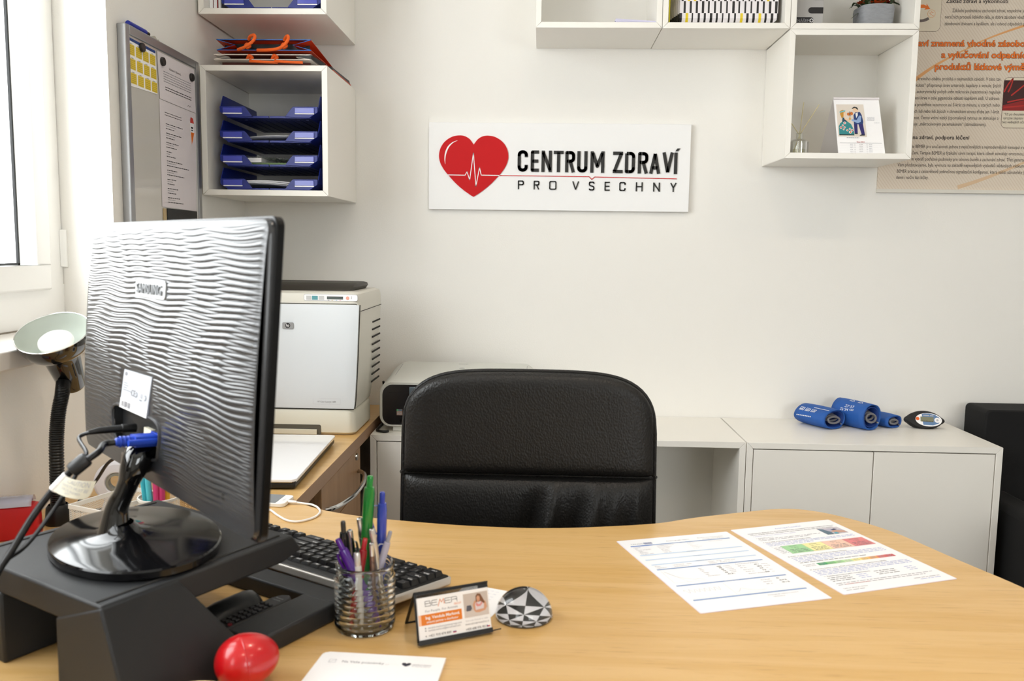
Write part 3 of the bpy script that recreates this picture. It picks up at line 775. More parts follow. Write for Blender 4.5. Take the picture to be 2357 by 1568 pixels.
# ---- carrier bags on top of the corner cube
ZB = ZL1 + .3494
M_obag = mat('orange_bag_paper', 'C8401C', .45); M_inb = mat('bag_inside_black', '0E0D0F', .5); M_blueedge = mat('bag_blue_edge', '1F6CC0', .4); M_rope = mat('orange_rope', 'E8621A', .7, bump=.6, bscale=500)
def bag(name, label, xl, xr, yf, yb, zt, zb, zr, gus, mo, mi, me, group):
    """paper carrier bag lying flat: mouth at yf (upper lip zt, lower lip zb), tapering to zr at yb"""
    t = thing(name, label, 'paper bag', ((xl + xr) / 2, (yf + yb) / 2, zr), group=group)
    zm = (zt + zb) / 2
    def skin(mb, P, th=.0006):
        pass
    up = MB(mo); up.hexa([(xl, yf, zt - .0012), (xr, yf, zt - .0012), (xr + .006, yb, zr + .004), (xl + .006, yb, zr + .004), (xl, yf, zt), (xr, yf, zt), (xr + .006, yb, zr + .005), (xl + .006, yb, zr + .005)])
    up.build('upper_panel', t, world=True)
    lo = MB(mo); lo.hexa([(xl, yf, zb - .0012), (xr, yf, zb - .0012), (xr + .006, yb, zr), (xl + .006, yb, zr), (xl, yf, zb), (xr, yf, zb), (xr + .006, yb, zr + .001), (xl + .006, yb, zr + .001)])
    lo.build('lower_panel', t, world=True)
    gi = MB(mi)
    for x, s in ((xl, 1), (xr, -1)):
        g = MB(mo)
        for z, zz in ((zt - .001, zr + .004), (zb, zr + .001)):
            g.add([(x, yf, z), (x + s * gus, yf, zm), (x + .006 + s * gus * .6, yb, zr + .0025), (x + .006, yb, zz)], [(0, 1, 2, 3)])
        g.build('side_gusset', t, world=True, fixn=False)
    gi.box(xl + .012, yf + .03, min(zb, zr) + .0008, xr - .012, yf + .033, zt - .004)
    gi.add([(xl + .002, yf + .001, zt - .0016), (xr - .002, yf + .001, zt - .0016), (xr - .012, yf + .031, zt - .004), (xl + .012, yf + .031, zt - .004)], [(0, 1, 2, 3)])
    gi.build('inside', t, world=True, fixn=False)
    e = MB(me); r = .0011
    e.tube([(xl, yf, zt), (xr, yf, zt)], r, 6); e.tube([(xl, yf, zb), (xr, yf, zb)], r, 6)
    for x, s in ((xl, 1), (xr, -1)): e.tube([(x, yf, zt), (x + s * gus, yf, zm), (x, yf, zb)], r, 6)
    e.build('mouth_edge', t, world=True)
    return t
b1 = bag('carrier_bag', 'orange paper carrier bag with blue mouth edge on top of the pile', -.888, -.630, -.352, -.10, 1.8060, 1.7785, 1.769, .050, M_obag, M_inb, M_blueedge, 'carrier bags on the corner cube')
rp = MB(M_rope)
rp.tube(spline([(-.822, -.349, 1.7835), (-.822, -.37, 1.776), (-.80, -.392, 1.776), (-.778, -.398, 1.787), (-.770, -.392, 1.800), (-.776, -.378, 1.8115), (-.792, -.362, 1.812), (-.80, -.351, 1.806)], 8), .0042, 10)
rp.build('rope_handle', b1, world=True)
rp = MB(M_rope)
rp.tube(spline([(-.775, -.357, 1.7775), (-.745, -.368, 1.7755), (-.71, -.385, 1.7755), (-.690, -.395, 1.783), (-.681, -.392, 1.797), (-.685, -.378, 1.8095), (-.695, -.362, 1.811), (-.703, -.351, 1.805)], 8), .0042, 10)
rp.build('rope_handle', b1, world=True)
kn = MB(M_rope)
for x, z in ((-.806, 1.791), (-.706, 1.792)):
    kn.tube(spline([(x - .008, -.344, z - .004), (x, -.350, z + .004), (x + .007, -.344, z), (x, -.348, z - .006), (x - .004, -.346, z + .004)], 5), .0038, 8)
kn.build('rope_knot', b1, world=True)
b2 = bag('carrier_bag', 'white paper carrier bag with orange cords, under the orange one', -.895, -.628, -.356, -.09, 1.766, 1.7535, 1.7425, .042, mat('white_bag_paper', 'D9D4CF', .5), mat('bag_inside_brown', '5B2A20', .6), mat('white_bag_edge', 'E6DDD4', .5), 'carrier bags on the corner cube')
MB(mat('bag_black_lining', '1C1B1C', .5)).add([(-.629, -.3575, 1.7655), (-.672, -.3575, 1.7610), (-.629, -.3575, 1.7545), (-.610, -.30, 1.7437), (-.606, -.30, 1.755)], [(0, 1, 2), (0, 2, 3, 4)]).build('black_gusset', b2, world=True, fixn=False)
kn = MB(M_rope)
for x, z in ((-.797, 1.7585), (-.729, 1.7595)):
    kn.tube(spline([(x - .008, -.352, z - .003), (x, -.360, z + .004), (x + .007, -.352, z), (x, -.358, z - .005)], 5), .0038, 8)
kn.build('rope_knot', b2, world=True)
co = MB(M_rope)
for x in (-.795, -.727):
    co.tube(spline([(x, -.359, 1.7475), (x + .012, -.370, 1.7455), (x + .045, -.364, 1.745), (x + .075, -.357, 1.7455)], 6), [.0035] * 19, 8)
co.build('rope_handle', b2, world=True)
b3 = thing('folded_bag', 'black folded paper bag at the back right of the bag pile', 'paper bag', (-.60, -.12, ZB))
MB(M_inb).hexa([(-.62, -.28, ZB + .0005), (-.589, -.28, ZB + .0005), (-.5895, -.06, ZB + .0005), (-.62, -.06, ZB + .0005), (-.62, -.28, ZB + .012), (-.594, -.28, ZB + .012), (-.594, -.06, ZB + .015), (-.62, -.06, ZB + .015)]).build('folded_body', b3, world=True)
MB(M_obag).box(-.5925, -.28, ZB + .0005, -.5885, -.06, ZB + .003).build('orange_edge', b3, world=True)

# ================================================================ RIGHT CUBES: contents
fl = thing('envelope_stack', 'few pale lavender envelopes lying flat in the leftmost top shelf', 'envelopes', (.25, -.12, ZR + .016))
M_lav = mat('lavender_paper', 'D6D3EA', .7)
for k in range(6):
    e = MB(M_lav); a = .0012 * (k % 3); hl_, hr_ = .0022 * k, .0015 * k; zb_ = ZR + .0163
    e.hexa([(.192 + a, -.236, zb_ + hl_), (.306, -.230 + a, zb_ + hr_), (.306, -.06, zb_ + hr_), (.192 + a, -.06, zb_ + hl_), (.192 + a, -.236, zb_ + hl_ + .0018), (.306, -.230 + a, zb_ + hr_ + .0012), (.306, -.06, zb_ + hr_ + .0012), (.192 + a, -.06, zb_ + hl_ + .0018)])
    e.build('envelope', fl, world=True)
# striped bags
def stripes():
    m = bpy.data.materials.new('striped_bag_print'); m.use_nodes = True
    nt = m.node_tree; b = nt.nodes['Principled BSDF']; N = nt.nodes.new; L = nt.links.new
    tc = N('ShaderNodeTexCoord'); sp_ = N('ShaderNodeSeparateXYZ'); L(tc.outputs['Object'], sp_.inputs[0])
    def mth(op, a, b_=None, v=None):
        n = N('ShaderNodeMath'); n.operation = op
        if hasattr(a, 'links'): L(a, n.inputs[0])
        else: n.inputs[0].default_value = a
        if b_ is not None:
            if hasattr(b_, 'links'): L(b_, n.inputs[1])
            else: n.inputs[1].default_value = b_
        return n.outputs[0]
    row = mth('FLOOR', mth('DIVIDE', sp_.outputs[2], .032))
    sh_ = mth('MULTIPLY', row, .37)
    x = mth('ADD', mth('DIVIDE', sp_.outputs[0], .0168), sh_)
    fr_ = mth('FRACT', x); cell = mth('FLOOR', x)
    wn = N('ShaderNodeTexWhiteNoise'); wn.noise_dimensions = '2D'
    cb = N('ShaderNodeCombineXYZ'); L(cell, cb.inputs[0]); L(row, cb.inputs[1]); L(cb.outputs[0], wn.inputs[0])
    wd = mth('ADD', mth('MULTIPLY', wn.outputs[0], .22), .22)
    blk = mth('LESS_THAN', fr_, wd)
    mx = N('ShaderNodeMix'); mx.data_type = 'RGBA'; mx.inputs[6].default_value = (*lin('E6E2E4'), 1)
    yl = mth('GREATER_THAN', wn.outputs[0], .93)
    m2 = N('ShaderNodeMix'); m2.data_type = 'RGBA'; m2.inputs[6].default_value = (*lin('1A1818'), 1); m2.inputs[7].default_value = (*lin('E0C51E'), 1)
    L(yl, m2.inputs[0]); L(m2.outputs[2], mx.inputs[7]); L(blk, mx.inputs[0]); L(mx.outputs[2], b.inputs['Base Color'])
    b.inputs['Roughness'].default_value = .4
    return m
M_str = stripes()
GS = 'black and white striped gift bags in the top shelf'
zb = ZR + .0163
def sbag(dx, dy, z_, label, first):
    t = thing('striped_gift_bag', label, 'gift bag', (dx, dy, zb), group=GS)
    m = MB(M_str)
    w = .272
    m.hexa([(0, 0, .017), (w, 0, .017), (w, .006, .017), (0, .006, .017), (0, 0, .24), (w, 0, .24), (w, .006, .24), (0, .006, .24)])
    m.build('bag_body', t, bevel=.0015)
    m = MB(M_str); m.hexa([(.004, .012, .0), (w - .02, .012, .0), (w - .02, .016, .0), (.004, .016, .0), (0, .0, .017), (w, .0, .017), (w, .006, .017), (0, .006, .017)])
    m.build('bottom_fold', t)
    return t
n_s = 6
sb = sbag(.372, -.222, 0, 'front striped gift bag, its whole patterned face showing', True)
for k in range(1, n_s):
    d_ = dup(sb, (.372 - .0032 * k, -.222 + .0135 * k, zb), label='striped gift bag %s behind the front one, only its edge showing' % ('next', 'third', 'fourth', 'fifth', 'last')[k - 1] if k < 5 else 'striped gift bag hindmost in the shelf, touching the back')
ye = thing('yellow_folder', 'thin bright yellow folder standing left of the striped bags', 'folder', (.345, -.2, zb))
MB(mat('bright_yellow', 'DFD21E', .5)).box(.3435, -.215, zb, .3465, -.03, zb + .23).build('yellow_cover', ye, world=True)
# grey box with rounded black bars
gb = thing('patterned_box', 'grey box with black rounded bars standing left of the flower pot', 'box', (.735, -.14, zb))
MB(mat('box_grey', 'A8A6A4', .5)).box(.6885, -.215, zb, .770, -.06, zb + .21).build('box_body', gb, world=True, bevel=.001)
FG = frame((0, -.2152, 0), (1, 0, 0), (0, 0, 1))
g = MB(M_ink, FG)
for z_, xa in ((zb + .034, .7285), (zb + .070, .7385), (zb + .106, .7285), (zb + .142, .745)):
    g.poly([(.7695, z_), (.7695, z_ + .0165), *[(xa + .008 - .00825 * math.sin(k * PI / 8), z_ + .00825 + .00825 * math.cos(k * PI / 8)) for k in range(9)]], .0003)
g.poly(rrect(.689, zb + .006, .744, zb + .024, .0085), .0003)
g.poly([(.7385 + .005 * math.cos(k * PI / 8), zb + .015 + .005 * math.sin(k * PI / 8)) for k in range(16)], .0005, M_paper)
g.poly([(.7385 + .0035 * math.cos(k * PI / 8), zb + .015 + .0035 * math.sin(k * PI / 8)) for k in range(16)], .0006, M_ink)
g.text('NÁŠEM', .7335, zb + .0105, .0115, .0005, M_grey, align='r', w=.034)
g.build('black_bars', gb, world=True)
# flower pot
pot = thing('flower_pot', 'rough grey square-shouldered pot with orange flowers on the top right shelf', 'potted flowers', (.937, -.135, zb))
M_pot = mat('silver_plaster', '8E9094', .65, bump=1.4, bscale=130, noise=.22, nscale=60, bstretch=(1, 1, 3))
prof = [(.0001, 0), (.040, 0), (.0465, .004), (.049, .02), (.0505, .045), (.0515, .062), (.050, .070), (.045, .071), (.043, .060), (.0001, .058)]
pm = MB(M_pot)
v = []; n = 32
for r, z in prof:
    for k in range(n):
        a = 2 * PI * k / n; c_, s_ = math.cos(a), math.sin(a)
        q = (abs(c_) ** 5 + abs(s_) ** 5) ** (-1 / 5)
        v.append((r * q * c_ * .94, r * q * s_ * .94, z + (0 if z < .05 or r < .001 else .0015 * math.sin(3 * a))))
pm.add(v, [(i * n + k, i * n + (k + 1) % n, (i + 1) * n + (k + 1) % n, (i + 1) * n + k) for i in range(len(prof) - 1) for k in range(n)], None, True)
pm.build('pot', pot, angle=60)
r_ = random.Random(3)
lf = MB(mat('dark_green_leaf', '2E3F22', .45)); fl_ = MB(mat('orange_petal', 'D4501A', .5)); fc = MB(mat('red_petal', 'A8281A', .5))
def leaf(mb, p, d, L, w, up):
    p, d = Vector(p), Vector(d).normalized(); s = d.cross(Vector((0, 0, 1))).normalized(); v = []
    for i in range(6):
        t = i / 5; c = p + d * L * t + Vector((0, 0, up * math.sin(t * PI * .8) - .25 * L * t * t)); ww = w * math.sin(PI * min(.97, t * .9 + .08))
        v += [c - s * ww, c + s * ww]
    mb.add(v, [(2 * i, 2 * i + 1, 2 * i + 3, 2 * i + 2) for i in range(5)], None, True)
leaf(lf, (-.035, -.01, .066), (-1, -.3, 0), .045, .007, .012); leaf(lf, (-.04, -.01, .060), (-1, -.3, -.5), .034, .006, -.002)
for k in range(46):
    a = r_.uniform(0, 2 * PI); leaf(lf, (r_.uniform(-.03, .03), r_.uniform(-.03, .03), .064), (math.cos(a), math.sin(a), r_.uniform(0, 1)), r_.uniform(.03, .055), .007, r_.uniform(.005, .03))
def bloom(mb, c, R):
    for ring, (rr, zz, nn) in enumerate(((1, 0, 12), (.75, .25, 10), (.45, .45, 8), (.2, .55, 5))):
        for k in range(nn):
            a = 2 * PI * k / nn + ring * .3; d = Vector((math.cos(a), math.sin(a), .15 + ring * .35)).normalized()
            s = Vector((-math.sin(a), math.cos(a), 0)); p = Vector(c) + Vector((0, 0, zz * R)); L = R * rr; w = R * .26
            mb.add([p - s * w * .4, p + s * w * .4, p + d * L * .7 + s * w, p + d * L, p + d * L * .7 - s * w], [(0, 1, 2, 3, 4)], None, True)
bloom(fl_, (.0, -.022, .075), .030); bloom(fc, (.028, -.01, .080), .024); bloom(fl_, (-.022, .008, .086), .026); bloom(fl_, (.012, .02, .09), .028)
lf.build('leaves', pot, fixn=False); fl_.build('orange_flowers', pot, fixn=False); fc.build('red_flower', pot, fixn=False)

# ---- desk calendar in the lower cube
zc0 = ZR - .35 + .0165
dc = thing('desk_calendar', 'white desk calendar with painted couple picture standing in the lowest cube', 'calendar', (.895, -.17, zc0))
yl_, yt_ = -.218, -.190
xlB, xrB, xlT, xrT = .832, .962, .8185, .9445
H_ = .160
A = Vector((xlB, yl_, zc0)); B = Vector((xrB, yl_, zc0)); T = Vector((xlT, yt_, zc0 + H_)); T2 = Vector((xrT, yt_, zc0 + H_))
sh_ = MB(M_paper)
nrm = (B - A).cross(T - A).normalized() * -1
def P_(u, v, k=0): return (A + (B - A) * u) * (1 - v) + (T + (T2 - T) * u) * v + Vector((0, -k, 0))
sh_.add([P_(0, 0), P_(1, 0), P_(1, 1), P_(0, 1), P_(0, 0, -.003), P_(1, 0, -.003), P_(1, 1, -.003), P_(0, 1, -.003)], [(0, 1, 2, 3), (4, 7, 6, 5), (0, 4, 5, 1), (1, 5, 6, 2), (2, 6, 7, 3), (3, 7, 4, 0)])
sh_.build('page', dc, world=True)
bk2 = MB(mat('calendar_back', 'D8D4D2', .6)); bk2.add([T + Vector((0, .002, 0)), T2 + Vector((0, .002, 0)), Vector((xrB - .002, -.10, zc0)), Vector((xlB - .018, -.10, zc0))], [(0, 1, 2, 3)]); bk2.build('stand_back', dc, world=True, fixn=False)
MB(mat('calendar_binding', 'E4DEE0', .4)).tube([P_(-.004, .985, .0005), P_(1.004, .985, .0005)], .0035, 12).build('binding', dc, world=True)
pg = MB(M_ink)
def CP(X, Y):      # crop pixel -> page uv
    v = 1 - (Y - 155) / (1405 - 155); xl = 190 + (X * 0) + 62 * (1 - v); xr = 1158 + 66 * (1 - v)
    return ((X - xl) / (xr - xl), v)
def cpoly(pts, m, k=.0006): pg.add([P_(*CP(*p), k) for p in pts], [tuple(range(len(pts)))], m)
def cbox(x0, y0, x1, y1, m, k=.0006): cpoly([(x0, y1), (x1, y1), (x1, y0), (x0, y0)], m, k)
def cell(cx, cy, rx, ry, m, k=.001): cpoly([(cx + rx * math.cos(a * PI / 6), cy - ry * math.sin(a * PI / 6)) for a in range(12)], m, k)
C = lambda n, h: mat('paint_' + n, h, .6)
cpoly([(240, 302), (262, 1015), (862, 1022), (822, 300)], C('cream', 'DCD2C6'), .0004)
cpoly([(360, 685), (460, 680), (540, 740), (590, 860), (600, 985), (282, 988), (278, 790), (310, 720)], C('teal', '2E8488'))
cpoly([(282, 965), (600, 970), (600, 988), (282, 990)], C('dark', '20282A'), .0008)
cpoly([(365, 590), (400, 600), (455, 660), (455, 685), (352, 690)], C('deepteal', '144058'), .0008)
cpoly([(310, 455), (370, 425), (430, 440), (400, 560), (350, 615), (320, 540)], C('hair', 'C08A30'), .0008)
cpoly([(390, 480), (440, 475), (442, 540), (420, 570), (385, 580)], C('skin', 'E8C8A8'), .001)
cpoly([(400, 590), (520, 650), (530, 690), (500, 700), (400, 630)], C('skin', 'E8C8A8'), .001)
cpoly([(300, 470), (425, 430), (430, 455), (310, 492)], C('ribbon', '6CC0CC'), .0012)
cpoly([(600, 540), (640, 480), (740, 470), (775, 540), (800, 690), (790, 740), (600, 740)], C('vest', '1E3A72'), .0008)
cpoly([(600, 740), (672, 740), (670, 955), (605, 950)], C('trousers', '2A2468'), .0009)
cpoly([(695, 740), (790, 735), (822, 985), (755, 985)], C('trousers', '2A2468'), .0009)
cpoly([(720, 545), (765, 560), (745, 690), (680, 720), (555, 665), (555, 630), (660, 650)], C('sleeve', '8AA4CC'), .0012)
cpoly([(640, 500), (690, 480), (690, 545), (655, 605)], C('shirt', 'E8E8E4'), .0011)
cpoly([(585, 400), (640, 370), (700, 400), (705, 460), (650, 480), (600, 460)], C('skin', 'E8C8A8'), .001)
cpoly([(570, 385), (620, 352), (680, 365), (705, 410), (690, 420), (640, 378), (575, 402)], C('dark', '20282A'), .0012)
cpoly([(600, 940), (670, 940), (668, 960), (610, 958)], C('dark', '20282A'), .001); cpoly([(710, 985), (750, 965), (820, 970), (820, 990), (712, 996)], C('dark', '20282A'), .001)
cell(490, 518, 30, 34, C('orange', 'C8702C')); cell(560, 505, 30, 38, C('orange', 'C8702C')); cbox(518, 460, 532, 570, C('dark', '20282A'), .0012); cell(520, 620, 24, 34, C('ochre', 'D8A860'))
for x, y, r, c in ((322, 818, 28, 'B82828'), (362, 768, 22, 'D06030'), (400, 812, 24, 'C83838'), (378, 858, 20, 'E08050'), (405, 715, 30, 'C05050'), (508, 845, 22, 'B02828'), (455, 878, 24, 'D87040'), (555, 875, 28, 'B83030'), (516, 918, 32, 'D86828')):
    cell(x, y, r, r, C('petalwhite', 'E8E4E0'), .001); cell(x, y, r * .55, r * .55, C('petal' + c, c), .0014)
def cdash(x0, x1, y, h, m, seed):
    r = random.Random(seed); x = x0
    while x < x1:
        e = min(x1, x + r.uniform(12, 40)); cbox(x, y - h, e, y, m); x = e + 7
for k in range(4): cdash(882, 1040, 590 + k * 22, 9, M_lgrey, k)
cdash(1030, 1140, 712, 9, M_lgrey, 8); cdash(435, 700, 1045, 11, M_grey, 5)
cbox(285, 1153, 1165, 1158, M_grey)
def ctext(s, x, y, w, size, m, bold=0):
    v, f = textgeo(s, bold, 0, 2); a = min(p[0] for p in v); b = max(p[0] for p in v); kx = w / (b - a)
    pg.add([P_(*CP(x + (p[0] - a) * kx, y - p[1] * size), .0008) for p in v], f, m)
ctext('Únor 2016', 640, 1145, 165, 36, mat('print_crimson', 'B03038', .5), .02)
days = ['Neděle', 'Pondělí', 'Úterý', 'Středa', 'Čtvrtek', 'Pátek']
for k in range(6):
    y = 1192 + k * 39
    cdash(500, 560, y, 13, M_lgrey, k); ctext('%02d' % (k + 1), 585, y, 24, 26, M_grey); ctext(['Pondělí', 'Úterý', 'Středa', 'Čtvrtek', 'Pátek', 'Sobota'][k], 690, y + 4, 75, 22, M_grey, .01)
    ctext('%02d' % (k + 7), 842, y + 2, 24, 26, M_grey); cdash(893, 960, y + 8, 12, M_lgrey, k + 20); cbox(270, y + 20, 1180, y + 22, mat('faint_rule', 'D6D6DA', .6), .0004)
pg.build('printed_picture', dc, world=True, fixn=False, label='painted couple picture and month table')

# ---- reed diffuser
rd = thing('reed_diffuser', 'clear glass reed diffuser with thin sticks left of the desk calendar', 'reed diffuser', (.727, -.195, zc0))
def gmat(name, tint='FFFFFF'):
    return mat(name, tint, .0, trans=1, ior=1.45, spec=.5)
bt = MB(clearglass('diffuser_glass', .10, (.93, .95, .93)))
bt.lathe([(.0001, .0005), (.024, .0005), (.026, .003), (.026, .035), (.020, .041), (.009, .044), (.009, .058), (.0105, .059)], 24); bt.build('bottle', rd)
MB(clearglass('diffuser_oil', .03, (.90, .88, .80))).lathe([(.0001, .002), (.0235, .002), (.0235, .014), (.0001, .014)], 24).build('oil', rd)
stk = [((-.004, 0, .004), (.004, -.02, .144)), ((.010, .008, .004), (.045, -.02, .137)), ((-.012, 0, .004), (-.028, .02, .100)), ((.0, .012, .004), (-.040, .03, .060))]
for a, b in (((-.018, -.006, .003), (.045, -.02, .137)), ((.015, .01, .003), (-.024, .015, .095)), ((-.004, .004, .003), (.004, -.012, .144))):
    A_, B_ = Vector(a), Vector(b); mid = Vector((0, 0, .055))
    MB(mat('reed_stick', 'C9BE92', .7)).tube([A_, mid + (A_ - mid) * .02, B_], .0011, 6).build('reed', rd)
# ================================================================ LASER PRINTER
M_pbody = mat('printer_warm_white', 'D9D6CB', .4); M_pdoor = mat('printer_blue_white', 'D9DEE2', .35); M_pbase = mat('printer_cream', 'DDDACB', .4)
pr = thing('laser_printer', 'large cream and pale-blue colour laser printer standing in the corner on the side desk', 'printer', (-.69, -.3, .7494))
def hx(x0, x1, yf, yb, z0, z1, dx0=0, dyb=0, tx=0, tb=0):
    return [(x0, yf, z0), (x1, yf, z0), (x1 - dx0, yb, z0), (x0, yb, z0), (x0, yf, z1), (x1 + tx, yf, z1), (x1 + tx - dx0, yb + tb, z1), (x0, yb + tb, z1)]
bm_ = MB(M_pbody)
sec = []
# side outline (y,z) of the body between base and top cover, lofted across x
def loft(mb, rings, m=None):
    n = len(rings[0]); v = [p for r in rings for p in r]
    mb.add(v, [(i * n + k, i * n + (k + 1) % n, (i + 1) * n + (k + 1) % n, (i + 1) * n + k) for i in range(len(rings) - 1) for k in range(n)], m, True)
    mb.add(rings[0], [tuple(range(n))[::-1]], m); mb.add(rings[-1], [tuple(range(n))], m)
def ring(x0, x1, y0, y1, r, z): return [(a, b, z) for a, b in rrect(x0, y0, x1, y1, r, 5)]
loft(bm_, [ring(-.895, -.495, -.458, -.24, .018, .822), ring(-.895, -.486, -.460, -.19, .02, .92), ring(-.895, -.479, -.460, -.16, .022, 1.05), ring(-.895, -.479, -.458, -.15, .022, 1.084)])
bm_.build('body', pr, world=True)
tp = MB(M_pbody)
loft(tp, [ring(-.896, -.4785, -.461, -.15, .022, 1.0845), ring(-.896, -.4785, -.461, -.155, .022, 1.118), ring(-.893, -.482, -.457, -.16, .02, 1.130), ring(-.885, -.492, -.445, -.17, .018, 1.1345)])
tp.build('top_cover', pr, world=True)
bs = MB(M_pbase)
loft(bs, [ring(-.893, -.500, -.455, -.25, .02, .7500), ring(-.895, -.494, -.463, -.24, .022, .757), ring(-.895, -.4955, -.463, -.24, .022, .812), ring(-.893, -.499, -.459, -.245, .02, .818)])
bs.build('paper_tray_base', pr, world=True)
dr = MB(M_pdoor)
def df(u, v):
    xr = -.4965 + .0155 * v ** .7
    x = -.885 + (xr + .885) * u
    return (x, -.4625 - .008 * math.sin(PI * v) ** .8 * (1 - abs(2 * u - 1) ** 6) ** .5 - .002, .8225 + .279 * v)
dr.grid(df, 30, 24)
e_ = [df(1, v / 24) for v in range(25)]
dr.add([p for q in e_ for p in (q, (q[0], -.4585, q[2]))], [(2 * i, 2 * i + 1, 2 * i + 3, 2 * i + 2) for i in range(24)])
e_ = [df(v / 24, 0) for v in range(25)]
dr.add([p for q in e_ for p in (q, (q[0], -.4585, q[2]))], [(2 * i, 2 * i + 1, 2 * i + 3, 2 * i + 2) for i in range(24)])
door = dr.build('front_door', pr, world=True, label='pale blue-white front door')
sm = MB(M_gap)
sm.tube([(df(1, v / 24)[0] + .0022, -.4606, df(1, v / 24)[2]) for v in range(25)], .0012, 6); sm.tube([(-.885, -.4615, .8205), (-.497, -.4615, .8205)], .0011, 6); sm.tube([(-.885, -.4618, 1.1035), (-.490, -.4618, 1.1035), (-.4825, -.4618, 1.0985)], .0009, 6)
sm.tube([(-.4775, -.455, 1.0845), (-.4775, -.17, 1.0845)], .0008, 6)
sm.build('panel_gap', pr, world=True)
FH = frame((0, -.4614, 0), (1, 0, 0), (0, 0, 1))
cp = MB(M_pbody, FH); zc_ = 1.1195
cp.poly(rrect(-.6285, 1.1110, -.4845, 1.1285, .005), .0002, M_grey); cp.poly(rrect(-.6278, 1.1116, -.4852, 1.1279, .0046), .0005, M_paper)
M_btn = mat('button_grey', 'C9C9C9', .4); M_teal = mat('button_teal', '5E9EA6', .4)
for x0, x1, m in ((-.6215, -.609, M_btn), (-.6065, -.591, M_teal), (-.5885, -.5745, M_btn)):
    cp.box(x0, 1.1140, .0005, x1, 1.1245, .0014, m)
cp.rect(-.5665, 1.1155, -.5235, 1.1228, .0008, mat('lcd_dark', '565F5C', .3)); cp.rect(-.5665, 1.1214, -.5235, 1.1228, .0009, M_ink)
for x, m in ((-.5635, M_ink), (-.554, M_yel), (-.543, mat('dot_blue', '5FA8D0', .5)), (-.533, mat('dot_pink', 'D06A8A', .5))): cp.rect(x, 1.1128, x + .0035, 1.1140, .0009, m)
cp.lathe([(.0001, .0016), (.0042, .0014), (.0046, .0005)], 16, mat('button_salmon', 'EBA794', .4), ctr=(-.5115, 1.1192, 0))
for x, y in ((-.5015, 1.1215), (-.502, 1.1172)): cp.rect(x, y, x + .0018, y + .0015, .0009, M_ink)
cp.build('control_panel', pr, world=True, label='control panel with teal button and small display')
FD = frame((0, -.4722, 0), (1, 0, 0), (0, 0, 1))
bd = MB(M_chrome, FD); bd.prism(rrect(-.6835, 1.0365, -.6545, 1.0535, .003), -.001, .0012, M_alu)
bd.poly([(-.669 + .0068 * math.cos(k * PI / 10), 1.045 + .0068 * math.sin(k * PI / 10)) for k in range(20)], .0014, M_ink)
bd.text('hp', -.669, 1.0425, .0105, .0016, M_paper, align='c', bold=.01, w=.0085)
bd.build('badge', pr, world=True)
FD2 = frame((0, -.4671, 0), (1, 0, 0), (0, 0, 1))
lb = MB(M_grey, FD2)
for a in ((-.606, .8345, -.532, .8348), (-.606, .8493, -.532, .8496), (-.606, .8345, -.6057, .8496), (-.5323, .8345, -.532, .8496)): lb.rect(*a, .0004, M_lgrey)
lb.text('HP Color LaserJet 1600', -.5935, .8393, .0068, .0004, M_grey, w=.049)
lb.build('model_label', pr, world=True)
FS2 = frame((-.4782, 0, 0), (0, 1, 0), (0, 0, 1))
vn = MB(M_gap)
for k in range(9):
    z = 1.040 - k * .0215; x = -.4783 - .0012 * max(0, (1.05 - z) / .13) - (.0035 * max(0, (.93 - z) / .1))
    vn.box(x - .002, -.295, z, x + .0008, -.185, z + .0042)
vn.build('vent_slots', pr, world=True)
oc = MB(mat('output_cover_dark', '36322D', .5)); r6 = lambda a, b, c, d, z: ring(a, b, c, d, .025, z)
loft(oc, [r6(-.870, -.530, -.40, -.20, 1.126), r6(-.874, -.516, -.40, -.19, 1.134), r6(-.876, -.509, -.385, -.185, 1.144), r6(-.875, -.511, -.36, -.187, 1.151), r6(-.868, -.520, -.34, -.195, 1.154)])
oc.build('output_cover', pr, world=True, label='dark rounded output cover on top')
sl = MB(mat('slot_dark', '5A564C', .7)); sl.prism(rrect(-.80, .7505, -.586, .7775, .005), -.4645, -.4628, axis='y'); sl.build('tray_opening', pr, world=True)
MB(M_pbase).box(-.795, -.470, .7515, -.596, -.4645, .7655).build('tray_front', pr, world=True, bevel=.001)

# ================================================================ INKJET (flat all-in-one)
ij = thing('inkjet_printer', 'low pale grey inkjet printer with black front on the white cabinet behind the chair', 'printer', (-.24, -.17, .7276))
def ijring(x0, x1, z0, z1, rt, rb, y, n=7):
    p = []
    for cx, cz, a0, r in ((x1 - rt, z1 - rt, 0, rt), (x0 + rt, z1 - rt, PI / 2, rt), (x0 + rb, z0 + rb, PI, rb), (x1 - rb, z0 + rb, 1.5 * PI, rb)):
        for k in range(n + 1):
            a = a0 + PI / 2 * k / n; p.append((cx + r * math.cos(a), y, cz + r * math.sin(a)))
    return p
M_ij = mat('inkjet_pale_grey', 'D3D4CE', .35)
body = MB(M_ij)
R1 = [ijring(-.456, -.012, .743, .871, .034, .030, -.305), ijring(-.459, -.009, .742, .873, .036, .032, -.30), ijring(-.460, -.008, .742, .882, .040, .034, -.20), ijring(-.460, -.008, .742, .894, .042, .034, -.08), ijring(-.455, -.012, .745, .897, .042, .034, -.05)]
loft(body, R1); body.build('housing', ij, world=True)
MB(mat('inkjet_black', '191A1D', .25)).add(ijring(-.4495, -.0185, .7485, .8645, .030, .026, -.3062), [tuple(range(32))]).build('front_panel', ij, world=True, label='recessed black front panel')
MB(M_ij).box(-.421, -.30, .7278, -.05, -.06, .743).build('base', ij, world=True, bevel=.003)
ls = MB(M_grey)
ls.tube([(-.4265, -.3056, .8702), (-.4268, -.20, .8812), (-.4268, -.08, .8928)], .0006, 5)
ls.tube([(-.04, -.3056, .8702), (-.04, -.20, .8812), (-.04, -.08, .8928)], .0006, 5)
ls.build('lid_seam', ij, world=True)
